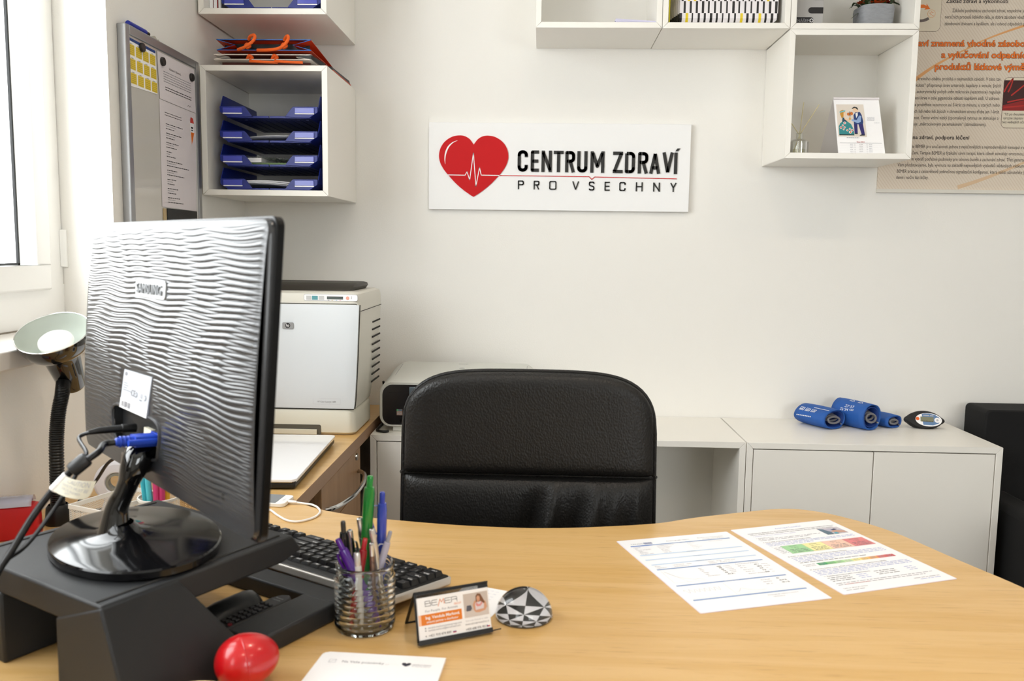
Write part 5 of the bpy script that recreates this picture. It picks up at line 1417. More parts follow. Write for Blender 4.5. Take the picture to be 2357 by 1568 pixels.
for uu in (.56, .88):
    ll.add([(*LP(uu + .035 * math.cos(k * PI / 6), .46 + .07 * math.sin(k * PI / 6)), lz + .0004) for k in range(12)], [tuple(range(12))], M_grey)
    ll.add([(*LP(uu + .024 * math.cos(k * PI / 6), .46 + .048 * math.sin(k * PI / 6)), lz + .0006) for k in range(12)], [tuple(range(12))], mat('label_silver', 'C9CED6'))
lq(.70, .36, .78, .375, M_ink, .0004); lq(.715, .42, .765, .53, M_lgrey, .0004)
ll.add([(*LP(.10 + .045 * math.cos(k * PI / 8), .90 + .05 * math.sin(k * PI / 8)), lz + .0004) for k in range(16)], [tuple(range(16))], M_grey)
ll.build('rating_label', mon, world=True, label='white and silver rating label with barcode')
lk = MB(M_black, FM); lk.prism(rrect(.214, -.1365, .2195, -.1265, .0012), -.006, base_z(.217, -.131) + .0006); lk.build('lock_slot', mon, world=True)
# stand: disc and neck
bd_ = MB(mat('dusty_gloss_black', '0E0E10', .09, spec=.45, noise=.5, nscale=700))
prof = [(.02, .0005), (.985, .0005), (1.0, .003), (1.0, .0105), (.985, .0125), (.90, .0142), (.60, .0175), (.35, .021), (.22, .026), (.16, .034)]
v = []; NB = 72
ca_, sa_ = math.cos(math.radians(-50.3)), math.sin(math.radians(-50.3))
nx_, ny_ = -.534, -1.657
for r, z in prof:
    t = max(0, (1 - r)) ** 1.2
    for k in range(NB):
        a = 2 * PI * k / NB; X, Y = .137 * r * math.cos(a), .0997 * r * math.sin(a)
        ox, oy = (-.516 + (nx_ + .516) * t), (-1.6433 + (ny_ + 1.6433) * t)
        v.append((ox + X * ca_ - Y * sa_, oy + X * sa_ + Y * ca_, .8702 + z))
bd_.add(v, [(i * NB + k, i * NB + (k + 1) % NB, (i + 1) * NB + (k + 1) % NB, (i + 1) * NB + k) for i in range(len(prof) - 1) for k in range(NB)], None, True)
bd_.add(v[:NB], [tuple(range(NB))[::-1]])
bd_.build('foot_disc', mon, world=True, label='glossy black oval foot disc')
nk = MB(M_gloss)
pts = spline([(-.536, -1.657, .884), (-.5365, -1.657, .896), (-.533, -1.656, .922), (-.5245, -1.655, .940), (-.5175, -1.654, .956), (-.512, -1.652, .972), (-.508, -1.645, .986), (-.502, -1.632, .994)], 5)
rr_ = [.027, .0190, .0140, .0120, .0128, .0165, .0190, .0190]
rad = []
for i in range(len(pts)):
    t = i / 5; k = min(int(t), 6); rad.append(rr_[k] + (rr_[k + 1] - rr_[k]) * (t - k))
nk.tube(pts, rad, 24)
nk.build('neck', mon, world=True, label='curved glossy black neck')
hg = MB(M_gloss, FM); hg.box(-.085, -.158, -.008, -.020, -.138, .010); hg.build('hinge_cover', mon, world=True, bevel=.004)

# ---- cables of the monitor
M_vga = mat('vga_blue', '2447B8', .35); M_cable = mat('cable_black', '121214', .38)
vg = thing('video_cable', 'black video cable with blue plug, ferrite bead and white paper tag behind the monitor', 'cable', (-.53, -1.71, 1.0))
def FMp(x, y, z): return FM @ Vector((x, y, z))
p0 = FMp(.004, -.1085, -.006)
FV = frame(p0, (.70, -.717, .0), (.05, .05, 1))      # z axis points out of the monitor
pv = MB(M_vga, FV); pv.prism(rrect(-.0165, -.008, .0165, .008, .003), 0, .003); pv.prism(rrect(-.012, -.0072, .012, .0072, .004), .003, .030)
pv.lathe([(.0068, .030), (.0060, .040), (.0052, .050), (.0035, .052)], 16)
for k in range(3): pv.lathe([(.0066, .034 + k * .005), (.0072, .0355 + k * .005), (.0066, .037 + k * .005)], 16)
pv.build('blue_plug', vg, world=True, bevel=0)
ts = MB(M_vga, FV)
for x in (-.0135, .0135): ts.tube([(x, 0, .002), (x, 0, .040)], .0042, 12)
ts.build('thumb_screws', vg, world=True)
pe = FV @ Vector((0, 0, .050))
P_c = [pe, pe + (FV.to_3x3() @ Vector((0, -.002, .014))), Vector((-.524, -1.712, 1.0085)), Vector((-.5445, -1.725, .9930)), Vector((-.5526, -1.727, .9855)), Vector((-.5705, -1.731, .9660)), Vector((-.5880, -1.745, .9370)), Vector((-.598, -1.770, .9055)), Vector((-.6030, -1.792, .8850)), Vector((-.612, -1.812, .845)), Vector((-.63, -1.835, .79)), Vector((-.66, -1.85, .765)), Vector((-.72, -1.84, .7560))]
MB(M_cable).tube(spline(P_c, 8), .0040, 12).build('cable_jacket', vg, world=True)
fe = MB(mat('ferrite_black', '2A2B2D', .4)); d0, d1 = Vector((-.5340, -1.7185, 1.0025)), Vector((-.5490, -1.7262, .9890)); dd = (d1 - d0).normalized()
fe.tube([d0 - dd * .001, d0, d0 + dd * .003, d1 - dd * .003, d1, d1 + dd * .001], [.005, .0082, .0092, .0092, .0082, .005], 18); fe.build('ferrite_bead', vg, world=True)
wl_ = MB(M_paper); wl_.tube([Vector((-.5535, -1.7275, .9846)), Vector((-.5695, -1.731, .9672))], .0052, 14); wl_.build('tag_sleeve', vg, world=True)
def tagf(u, v):
    a = Vector((-.5535, -1.732, .9840)).lerp(Vector((-.5685, -1.735, .9680)), u)
    d = Vector((.038, .002, -.010)); c = math.sin(u * PI) * -.003
    return tuple(a + d * v + Vector((0, -.006 * math.sin(v * 2.4), .006 * v * v + c * v * 2 - .006 * u * v)))
tg = MB(mat('tag_paper', 'E6E2D0', .6)).grid(tagf, 8, 10)
def tagtext(s, u, v, sz):
    vv_, ff = textgeo(s, .0); tg.add([tuple(Vector(tagf(u + p[1] * sz * -1.7, v + p[0] * sz)) + Vector((-.0006, -.0010, 0))) for p in vv_], ff, M_lgrey)
tagtext('CAUTION', .22, .18, .16); tagtext('SAFETY MUST BE', .42, .10, .11); tagtext('GROUNDED', .62, .15, .11); tagtext('SET', .80, .35, .11)
tg.build('paper_tag', vg, world=True, fixn=False)
pw_ = thing('power_lead', 'thinner black power lead plugged into the monitor beside the blue plug', 'cable', (-.53, -1.70, 1.01))
q0 = FMp(-.070, -.1060, -.004)
nz = Vector((-.7153, -.6947, .0759))
MB(M_black).tube([q0, q0 + nz * .018, q0 + nz * .0185, q0 + nz * .046 + Vector((0, 0, -.001)), q0 + nz * .058 + Vector((-.001, 0, -.003))], [.0058, .0058, .0050, .0046, .0030], 14).build('barrel_plug', pw_, world=True)
qe = q0 + nz * .055 + Vector((-.001, 0, -.0025))
MB(M_cable).tube(spline([qe, qe + nz * .012 + Vector((-.003, 0, -.007)), Vector((-.5560, -1.680, .9985)), Vector((-.5590, -1.690, .985)), Vector((-.566, -1.700, .965)), Vector((-.585, -1.715, .93)), Vector((-.602, -1.738, .90)), Vector((-.6150, -1.770, .8850)), Vector((-.625, -1.795, .84)), Vector((-.65, -1.81, .765)), Vector((-.74, -1.80, .7545))], 8), .0026, 10).build('cable_jacket', pw_, world=True)
bc = thing('loose_cable', 'black cable hanging behind the monitor down to the white basket', 'cable', (-.76, -1.27, .82))
MB(M_cable).tube(spline([(-.66, -1.34, .905), (-.695, -1.32, .902), (-.7294, -1.30, .8855), (-.762, -1.278, .85), (-.792, -1.262, .818), (-.822, -1.25, .785), (-.835, -1.16, .7550), (-.80, -1.10, .7540)], 8), .0028, 10).build('cord', bc, world=True)

# ================================================================ LAMP
lm = thing('desk_lamp', 'black gooseneck desk lamp with white-lined bowl shade beside the window', 'desk lamp', (-.868, -1.22, .7494))
MB(M_black).lathe([(.0001, 0), (.022, 0), (.0225, .004), (.020, .03), (.016, .036)], 32, ctr=(-.868, -1.22, .7494), m=M_black).build('base', lm, world=True)
Mc = Vector((-.8626, -1.222, 1.097)); nn = Vector((.02, -.50, .84)).normalized()
xl_ = nn.cross(Vector((0, 0, 1))).normalized()
FL = frame(Mc, xl_, nn.cross(xl_))
end = Mc - nn * .105
gp = spline([(-.868, -1.22, .78), (-.8675, -1.22, .83), (-.866, -1.219, .90), (-.862, -1.216, .95), (-.858, -1.208, .985), (-.862, -1.195, 1.004)], 40)
gn = MB(mat('gooseneck_black', '161616', .3)); gn.tube(gp, [.0112 + .0014 * (1 if (i % 3) else 0) for i in range(len(gp))], 14); gn.build('gooseneck', lm, world=True)
MB(M_chrome).tube([Vector((-.861, -1.207, .992)), Vector((-.866, -1.188, 1.012))], .0085, 16).build('swivel_joint', lm, world=True)
sh2 = MB(mat('lamp_gloss_black', '0A0A0B', .1, coat=1), FL)
sh2.lathe([(.0615, 0), (.0625, .0008), (.0620, -.004), (.0600, -.016), (.0540, -.030), (.0440, -.040), (.0330, -.046), (.0310, -.052), (.0300, -.060), (.0270, -.085), (.0240, -.118), (.0200, -.124), (.0001, -.125)], 48)
sh2.build('lamp_shade', lm, world=True)
si = MB(mat('lamp_inner_white', 'B4BBB2', .4), FL); si.lathe([(.0612, .0003), (.0600, -.004), (.0575, -.016), (.0510, -.029), (.0400, -.040), (.028, -.046), (.0001, -.048)], 48); si.build('shade_lining', lm, world=True)
rg = MB(M_chrome, FL); rg.tube([(.0617 * math.cos(k * PI / 24), .0617 * math.sin(k * PI / 24), .0006) for k in range(48)], .0010, 6, closed=True); rg.build('rim', lm, world=True)
bu = MB(mat('frosted_bulb', 'F6F4F2', .22, coat=.6), FL); bu.lathe([(.0001, -.006), (.012, -.0068), (.022, -.0095), (.028, -.014), (.0300, -.020), (.0285, -.028), (.021, -.038), (.014, -.045)], 40); bu.build('bulb', lm, world=True)

# ================================================================ BEHIND THE MONITOR
sp2 = thing('ink_stamp', 'red self-inking office stamp with clear top at the left picture edge', 'stamp', (-.900, -1.296, .7494), rz=math.radians(22))
M_sred = mat('stamp_red', 'C2141C', .35)
s1 = MB(M_sred); loft(s1, [[(a, b, z) for a, b in rrect(-.040 + d, -.022 + d, .040 - d, .022 - d, .008)] for z, d in ((.0, .002), (.003, 0), (.045, .001), (.055, .003), (.058, .008))]); s1.build('body', sp2)
s2 = MB(mat('stamp_clear', 'C9CCDC', .1, alpha=.55)); s2.grid(lambda u, v: (-.030 + .060 * u, -.0215 + .043 * v, .058 + .014 * math.sin(PI * v) ** .6), 4, 16); s2.build('clear_cap', sp2, fixn=False)
s3 = MB(mat('stamp_label', 'C6C4DA', .6)); s3.grid(lambda u, v: (-.026 + .052 * u, -.018 + .036 * v, .0575 + .012 * math.sin(PI * v) ** .6), 4, 16)
for k in range(5): s3.dashes(-.020, .020, -.012 + k * .005, .002, .0715, M_grey, k)
s3.build('imprint_label', sp2, fixn=False)

def holes(name, col, scale=190, hole='000000'):
    m = bpy.data.materials.new(name); m.use_nodes = True
    nt = m.node_tree; b = nt.nodes['Principled BSDF']; N = nt.nodes.new; L = nt.links.new; out = nt.nodes['Material Output']
    b.inputs['Base Color'].default_value = (*lin(col), 1); b.inputs['Roughness'].default_value = .45
    tc = N('ShaderNodeTexCoord'); sp_ = N('ShaderNodeSeparateXYZ'); L(tc.outputs['UV'], sp_.inputs[0])
    def M_(op, a, b_):
        n = N('ShaderNodeMath'); n.operation = op
        for i, q in enumerate((a, b_)):
            if hasattr(q, 'links'): L(q, n.inputs[i])
            elif q is not None: n.inputs[i].default_value = q
        return n.outputs[0]
    x = M_('MULTIPLY', sp_.outputs[0], scale); y = M_('MULTIPLY', sp_.outputs[1], scale * 1.6)
    a = M_('SUBTRACT', M_('FRACT', x, 0), .5); c = M_('SUBTRACT', M_('FRACT', y, 0), .5)
    a2 = M_('SUBTRACT', M_('FRACT', M_('ADD', x, .5), 0), .5); c2 = M_('SUBTRACT', M_('FRACT', M_('ADD', y, .5), 0), .5)
    d1_ = M_('ADD', M_('ABSOLUTE', a, 0), M_('ABSOLUTE', c, 0)); d2_ = M_('ADD', M_('ABSOLUTE', a2, 0), M_('ABSOLUTE', c2, 0))
    h = M_('LESS_THAN', M_('MINIMUM', d1_, d2_), .36)
    t = N('ShaderNodeBsdfTransparent'); mx = N('ShaderNodeMixShader'); L(h, mx.inputs[0]); L(b.outputs[0], mx.inputs[1]); L(t.outputs[0], mx.inputs[2]); L(mx.outputs[0], out.inputs[0])
    return m
def meshpanel(name, quads, m, parent, world=False):
    """perforated sheet panels with metric UVs; quads = list of (origin, xvec, yvec)"""
    me = bpy.data.meshes.new(name); v = []; f = []; uv = []
    for o, a, b in quads:
        o, a, b = Vector(o), Vector(a), Vector(b); k = len(v); v += [o, o + a, o + a + b, o + b]; f.append((k, k + 1, k + 2, k + 3)); uv += [(0, 0), (a.length, 0), (a.length, b.length), (0, b.length)]
    if world: inv = MW(parent).inverted(); v = [inv @ p for p in v]
    me.from_pydata([tuple(p) for p in v], [], f); me.materials.append(m)
    l = me.uv_layers.new(name='UVMap')
    for i, q in enumerate(uv): l.data[i].uv = q
    o = bpy.data.objects.new(name, me); COL.objects.link(o); o.parent = parent
    return o
M_whm = holes('white_perforated_sheet', 'E6E4DE'); M_blm = holes('black_perforated_sheet', '0E0D0E', 330)
bk_t = thing('wire_basket', 'white perforated metal desk basket between the lamp and the monitor foot', 'basket', (-.766, -1.361, .7494), rz=math.radians(-23))
w_, d_, h_ = .078, .12, .080
meshpanel('perforated_side', [((0, 0, 0), (w_, 0, 0), (0, 0, h_)), ((w_, 0, 0), (0, d_, 0), (0, 0, h_)), ((w_, d_, 0), (-w_, 0, 0), (0, 0, h_)), ((0, d_, 0), (0, -d_, 0), (0, 0, h_))], M_whm, bk_t)
M_wmet = mat('white_metal', 'EAE8E2', .4)
MB(M_wmet).box(0, 0, 0, w_, d_, .0015).build('bottom', bk_t)
rmm = MB(M_wmet)
for a, b, c, e in ((-.001, -.001, w_ + .001, .001), (-.001, d_ - .001, w_ + .001, d_ + .001), (-.001, .001, .001, d_ - .001), (w_ - .001, .001, w_ + .001, d_ - .001)): rmm.box(a, b, h_ - .006, c, e, h_ + .0012)
rmm.build('rim', bk_t)
td = thing('tape_dispenser', 'white round tape dispenser standing behind the white basket', 'tape dispenser', (-.765, -1.19, .7494))
FTd = frame((-.768, -1.20, .8235), (1, .25, 0), (0, 0, 1))
tr = MB(mat('dispenser_white', 'E4E3EA', .35), FTd)
tr.lathe([(.034, -.010), (.038, -.008), (.039, 0), (.038, .008), (.034, .010)], 40); tr.lathe([(.034, .010), (.020, .010), (.018, .008), (.018, -.008), (.020, -.010), (.034, -.010)], 40)
tr.build('ring_body', td, world=True)
MB(mat('dispenser_white', 'E4E3EA', .35)).hexa([(-.80, -1.215, .7496), (-.735, -1.20, .7496), (-.738, -1.18, .7496), (-.803, -1.195, .7496), (-.785, -1.212, .80), (-.752, -1.203, .80), (-.755, -1.185, .80), (-.788, -1.194, .80)]).build('foot', td, world=True, bevel=.004)
tp2 = MB(mat('tape_core', '8C8A80', .5), FTd); tp2.lathe([(.0175, -.009), (.0175, .009), (.013, .009), (.013, -.009), (.0175, -.009)], 32); tp2.build('tape_roll', td, world=True)

cup = thing('marker_cup', 'white perforated round cup holding coloured markers behind the monitor neck', 'pen cup', (-.628, -1.335, .7494))
me = bpy.data.meshes.new('perforated_wall'); v = []; f = []; uvs = []
for k in range(33):
    a = 2 * PI * k / 32; v += [(.030 * math.cos(a), .030 * math.sin(a), .001), (.032 * math.cos(a), .032 * math.sin(a), .088)]
for k in range(32): f.append((2 * k, 2 * k + 2, 2 * k + 3, 2 * k + 1)); s = .0061; uvs += [(k * s, 0), ((k + 1) * s, 0), ((k + 1) * s, .088), (k * s, .088)]
me.from_pydata(v, [], f); me.materials.append(M_whm); l_ = me.uv_layers.new(name='UVMap')
for i, q in enumerate(uvs): l_.data[i].uv = q
ow = bpy.data.objects.new('perforated_wall', me); COL.objects.link(ow); ow.parent = cup
MB(M_wmet).lathe([(.0315, .086), (.0335, .087), (.0335, .091), (.0315, .091)], 40).build('rim', cup)
MB(M_wmet).lathe([(.0001, .0), (.030, .0), (.030, .002), (.0001, .002)], 32).build('bottom', cup)
mks = [('teal', '3FB4C4', (-.654, -1.338), .885), ('turquoise', '58C4D0', (-.644, -1.340), .880), ('orange', 'E0682C', (-.640, -1.318), .884), ('pink', 'D8447C', (-.632, -1.338), .876), ('magenta', 'C83A70', (-.622, -1.335), .873), ('yellow', 'D8A424', (-.617, -1.326), .868)]
for nme, c_, (mx_, my_), zt in mks:
    t = thing('felt_pen', '%s felt pen standing in the white perforated cup' % nme, 'felt pen', (mx_, my_, .752), group='felt pens in the perforated cup')
    cx_, cy_ = -.628 + (mx_ + .628) * .55, -1.335 + (my_ + 1.335) * .55
    m_ = mat('felt_' + nme, c_, .35)
    MB(M_paper).tube([(cx_, cy_, .752), Vector((cx_, cy_, .752)).lerp(Vector((mx_, my_, zt)), .55)], .0042, 10).build('barrel', t, world=True)
    MB(m_).tube([Vector((cx_, cy_, .752)).lerp(Vector((mx_, my_, zt)), .55), (mx_, my_, zt - .004), (mx_, my_, zt)], [.0048, .0048, .0036], 10).build('cap', t, world=True)
pt = thing('pencil_tray', 'brown woven pencil tray just behind the marker cup', 'tray', (-.60, -1.22, .7494))
M_wov = holes('brown_woven_sheet', 'A07C4C', 170)
q0_, qa, qb = Vector((-.640, -1.235, .7496)), Vector((.075, -.035, 0)), Vector((.025, .05, 0))
hz = Vector((0, 0, .058))
meshpanel('woven_side', [(q0_, qa, hz), (q0_ + qa, qb, hz), (q0_ + qa + qb, -qa, hz), (q0_ + qb, -qb, hz)], M_wov, pt, world=True)
MB(mat('brown_band', '7C5A34', .6)).prism([(p.x, p.y) for p in (q0_, q0_ + qa, q0_ + qa + qb, q0_ + qb)], .7495, .7515).build('bottom', pt, world=True)
# ================================================================ KEYBOARD
kb = thing('keyboard', 'black computer keyboard with silver rim lying behind the pen jar', 'keyboard', (-.128, -1.4645, .7494), rz=math.radians(148.8))
# local x = typist's right, y = away from the typist (towards the camera)
KW, KD = .447, .137
zf, zn = .0185, .0335
def kz(y): return zf + (zn - zf) * y / KD
KT = Matrix.Rotation(math.atan2(zn - zf, KD), 4, 'X'); KT = Matrix.Translation((0, 0, zf)) @ KT
bd = MB(M_black, KT); bd.prism(rrect(.001, .001, KW - .001, KD - .001, .006), -.010, .0004); bd.build('body', kb, bevel=.001)
sr = MB(mat('silver_rim', 'C4C0BA', .3, metal=.35), KT); sr.prism(rrect(-.003, -.002, KW + .003, KD + .003, .008), -.0125, -.0008)
sr.build('silver_rim', kb, bevel=.0025, seg=3)
ft = MB(M_black)
for x in (.02, KW - .05): ft.box(x, KD - .025, 0, x + .03, KD - .012, .021); ft.box(x, .012, 0, x + .03, .022, .0085)
ft.build('feet', kb)
U_ = .0188
M_key = mat('key_black', '151517', .38); M_leg = mat('key_legend', 'E8E8EA', .5)
def key(x0, y0, w, h, leg, hh=.0078, nm=True, mb=None):
    m = MB(M_key, KT) if mb is None else mb
    g, t = .0008, .0026
    x1, y1 = x0 + w - g, y0 + h - g; x0 += g; y0 += g
    m.hexa([(x0, y0, .0004), (x1, y0, .0004), (x1, y1, .0004), (x0, y1, .0004), (x0 + t, y0 + t * .7, hh), (x1 - t, y0 + t * .7, hh), (x1 - t, y1 - t * .9, hh), (x0 + t, y1 - t * .9, hh)], M_key)
    if leg:
        m.text(leg, x0 + t + .0012, y1 - t - .0052, .0058, hh + .0002, M_leg, bold=.015)
        if len(leg) == 1 and leg.isalpha() is False: m.text(leg, x1 - t - .0035, y0 + t + .001, .0045, hh + .0002, M_leg)
    if mb is None: m.build('key', kb, bevel=.0004, seg=1)
rows = [
 (0.008, [(1.5, 'Ctrl'), (1, ''), (1.25, 'Alt'), (5.75, ''), (1.25, 'Alt'), (1, ''), (1.25, ''), (2, 'Ctrl')]),
 (None, [(1.25, 'Shift'), (1, '|'), (1, 'Y'), (1, 'X'), (1, 'C'), (1, 'V'), (1, 'B'), (1, 'N'), (1, 'M'), (1, '?'), (1, ':'), (1, '-'), (2.75, 'Shift')]),
 (None, [(1.75, 'Caps'), (1, 'A'), (1, 'S'), (1, 'D'), (1, 'F'), (1, 'G'), (1, 'H'), (1, 'J'), (1, 'K'), (1, 'L'), (1, 'ů'), (1, '§'), (2.25, 'Enter')]),
 (None, [(1.5, 'Tab'), (1, 'Q'), (1, 'W'), (1, 'E'), (1, 'R'), (1, 'T'), (1, 'Z'), (1, 'U'), (1, 'I'), (1, 'O'), (1, 'P'), (1, 'ú'), (1, ')'), (1.5, '¨')]),
 (None, [(1, ';'), (1, '+'), (1, 'ě'), (1, 'š'), (1, 'č'), (1, 'ř'), (1, 'ž'), (1, 'ý'), (1, 'á'), (1, 'í'), (1, 'é'), (1, '='), (1, "'"), (2, 'Bksp')]),
 (None, [(1, 'Esc'), (1, 'F1'), (1, 'F2'), (1, 'F3'), (1, 'F4'), (1, 'F5'), (1, 'F6'), (1, 'F7'), (1, 'F8'), (1, 'F9'), (1, 'F10'), (1, 'F11'), (1, 'F12'), (1, ''), (1, '')])]
nk_ = 0
for r, (_, ks) in enumerate(rows):
    y = .008 + r * U_ + (.004 if r == 5 else 0); x = .007
    for w_, lg_ in ks:
        key(x, y, w_ * U_, U_ if r < 5 else .0135, lg_, .0078 if r < 5 else .0045); x += w_ * U_; nk_ += 1
xn = .007 + 15 * U_ + .006
for i in range(3): key(xn + i * U_, .008, U_, U_, ('<', 'v', '>')[i]); nk_ += 1
key(xn + U_, .008 + U_, U_, U_, '^')
for r in (3, 4):
    for i in range(3): key(xn + i * U_, .008 + r * U_, U_, U_, ('Del', 'End', 'PgD', 'Ins', 'Hom', 'PgU')[(r - 3) * 3 + i])
npd = MB(M_key, KT); xp = xn + 3 * U_ + .006
for r in range(5):
    for i in range(4): key(xp + i * U_, .008 + r * U_, U_, U_, '0123456789+-*/.=%<>#'[r * 4 + i], mb=npd)
npd.build('numeric_keys', kb, kind='stuff')

# ================================================================ GLASS JAR + PENS
JC = Vector((-.229, -1.600, .7496))
jar = thing('glass_jar', 'clear ribbed glass jar full of pens in front of the keyboard', 'jar', JC)
M_glass = mat('jar_glass', 'F4F7F5', .0, trans=1, ior=1.46, spec=.5)
prof = [(.0001, 0), (.036, 0), (.0385, .0015)]
z = .004; nr = 9
for k in range(nr):
    zc_ = .0045 + k * .0076
    for q in range(7):
        t = q / 6; prof.append((.0388 + .0017 * math.sin(PI * t), zc_ + .0076 * t))
prof += [(.0385, .0745), (.0370, .0775), (.0352, .0795), (.0352, .081), (.0372, .0825), (.0388, .0850), (.0388, .0875), (.0375, .0895), (.0360, .0898), (.0345, .0885), (.0325, .083), (.0325, .079), (.0345, .0765), (.0358, .073)]
prof += [(.0362, .06), (.0362, .012), (.0345, .0065), (.028, .0048), (.0001, .0045)]
MB(M_glass).lathe(prof, 72).build('glass_body', jar, fixn=True, angle=80)
def pen(name, label, bot, top, r, kind, cb, cc, cbtn, rough=.2, metal=0, trans=0, clip_dir=None):
    B = Vector(bot); T_ = Vector(top); L = (T_ - B).length; d = (T_ - B) / L
    t = thing(name, label, 'pen', bot, group='pens in the glass jar')
    x = d.cross(Vector((0, 1, 0)) if clip_dir is None else Vector(clip_dir)).normalized()
    F = frame(B, x, d.cross(x))       # z axis ~ along the pen
    if (F.to_3x3() @ Vector((0, 0, 1))).dot(d) < 0: F = frame(B, x, -d.cross(x))
    mb_ = mat('pen_body_' + cb + str(metal) + str(trans), cb, rough, metal=metal, trans=trans * .0, coat=.6)
    b = MB(mb_, F); Lb = L - .016
    b.lathe([(.0010, .0035), (.0024, .010), (r * .86, .022), (r, .032), (r, Lb * .55), (r * 1.04, Lb * .57), (r * 1.04, Lb * .95), (r * .9, Lb), (.0022, Lb + .0005)], 20)
    b.build('barrel', t, world=True)
    tip = MB(M_chrome, F); tip.lathe([(.0001, 0), (.0005, .0002), (.0012, .0045), (.0020, .009)], 12); tip.build('tip', t, world=True)
    bt = MB(mat('pen_btn_' + cbtn, cbtn, .2, metal=metal, coat=.5), F)
    if kind == 'flat':
        bt.lathe([(r * .95, Lb - .002), (r * .98, L - .003), (r * .85, L - .0005), (r * .55, L), (.0001, L - .0006)], 18)
    else:
        bt.lathe([(r * .60, Lb - .002), (r * .60, L - .0025), (r * .48, L - .0004), (.0001, L)], 16)
    bt.build('push_button', t, world=True)
    if kind == 'flat':
        hole = MB(M_ink, F); hole.lathe([(.0001, L + .0003), (r * .42, L + .0002)], 12); hole.build('button_recess', t, world=True)
    cl = MB(mat('pen_clip_' + cc + str(metal), cc, .2, metal=metal, coat=.5), F)
    sp_ = spline([(0, r * .8, Lb - .004), (0, r * 1.9, Lb - .006), (0, r * 2.35, Lb - .016), (0, r * 2.1, Lb - .030), (0, r * 1.35, Lb - .042), (0, r * 1.15, Lb - .045)], 5)
    vv = []; 
    for i, p in enumerate(sp_):
        wd = .0019 * (1 - .35 * i / len(sp_))
        vv += [(-wd, p.y, p.z), (wd, p.y, p.z), (wd, p.y + .0014, p.z), (-wd, p.y + .0014, p.z)]
    n = len(sp_)
    cl.add(vv, [(i * 4 + k, i * 4 + (k + 1) % 4, (i + 1) * 4 + (k + 1) % 4, (i + 1) * 4 + k) for i in range(n - 1) for k in range(4)] + [(0, 1, 2, 3), (n * 4 - 4, n * 4 - 3, n * 4 - 2, n * 4 - 1)], None, False)
    cl.build('clip', t, world=True, bevel=.0004, seg=1)
    return t
zf_ = .7546
rt2 = (-1, .15, 0)
pen('ballpoint_pen', 'green ballpoint pen rising highest from the glass jar', (-.236, -1.584, .772), (-.2235, -1.588, .953), .0072, 'btn', '1C8A34', '167A2C', '1E9038', clip_dir=(.5, -1, 0))
pen('ballpoint_pen', 'blue ballpoint pen with curved clip at the right side of the jar', (-.213, -1.577, .762), (-.2080, -1.584, .930), .0063, 'btn', '2E48B8', '2A44B4', '2C40B0', clip_dir=(1, -.25, 0))
pen('ballpoint_pen', 'black ballpoint pen at the left edge of the jar', (-.2530, -1.588, zf_), (-.2585, -1.597, .893), .0056, 'btn', '1D2226', '121416', '3A3632', clip_dir=(-1, .3, 0))
pen('ballpoint_pen', 'purple ballpoint pen slanting across the front of the jar', (-.2035, -1.616, zf_ + .001), (-.2590, -1.6265, .8790), .0064, 'btn', '4A1C86', '5A2494', '54208C', clip_dir=(.9, -.5, .2))
pen('ballpoint_pen', 'chrome-topped pen just right of the purple pen', (-.2420, -1.5720, zf_), (-.2490, -1.5990, .8815), .0040, 'flat', 'B9B8B4', 'C8C8C8', 'D0D0D0', metal=.9, clip_dir=(-.6, -1, 0))
pen('ballpoint_pen', 'taller chrome-topped pen between the purple and green pens', (-.2250, -1.5660, zf_), (-.2385, -1.5880, .8945), .0042, 'flat', '8E9488', 'C8C8C8', 'D8D8D8', metal=.9, clip_dir=(.6, -1, 0))
pen('ballpoint_pen', 'dark red translucent pen in the middle of the jar', (-.2440, -1.6200, zf_), (-.2262, -1.6080, .8745), .0054, 'btn', '9C1420', '8A101C', 'B81A28', clip_dir=(.5, -1, 0))
pen('ballpoint_pen', 'tall silver pen with round hole in its push button right of the red one', (-.2020, -1.5920, zf_), (-.2190, -1.6015, .8850), .0044, 'flat', 'D6CEC4', 'D0D0D0', 'E0DCD8', metal=.7, clip_dir=(.7, -1, 0))
pen('ballpoint_pen', 'white pen with chrome top, shortest and nearest in the jar', (-.2270, -1.6270, zf_), (-.2345, -1.6230, .8600), .0047, 'flat', 'D8D2CC', 'C8C8C8', 'E0DCD8', clip_dir=(1, -.6, 0))
pen('ballpoint_pen', 'slim chrome clip pen between the silver and the white pen', (-.2140, -1.6090, zf_), (-.2165, -1.6155, .8705), .0034, 'flat', '7A6058', 'C8C8C8', 'D8D8D8', metal=.8, clip_dir=(.4, -1, 0))
pen('ballpoint_pen', 'pale lilac pen with silver clip leaning out of the jar to the right', (-.2310, -1.5990, zf_), (-.1950, -1.5950, .8800), .0046, 'btn', 'B8B4C8', 'C0C0C4', 'A0A0AC', clip_dir=(1, .1, -.3))

# ================================================================ BUSINESS CARD HOLDER
wv = Vector((.8938, .4485, 0)); bv = Vector((-.4485, .8938, 0)); B0 = Vector((-.1500, -1.6545, .7510))
ch_ = thing('card_holder', 'black perforated metal business card holder in front of the notepaper', 'card holder', B0, group=None)
uv_ = (Vector((0, 0, 1)) * math.cos(math.radians(16)) + bv * math.sin(math.radians(16)))
FC = frame(B0, wv, uv_)
W_, H_ = .1030, .0640
M_bm = mat('black_metal', '0F0E0E', .4)
pm = MB(M_bm, FC)
for a in ((0, 0, W_, .004), (0, H_ - .003, W_, H_), (0, .004, .004, H_ - .003), (W_ - .004, .004, W_, H_ - .003)): pm.box(a[0], a[1], -.0012, a[2], a[3], 0)
pm.box(W_ - .014, H_ - .016, -.0012, W_ - .003, H_ - .002, 0)
pm.build('front_frame', ch_, world=True)
def F3(x, y, z): return FC @ Vector((x, y, z))
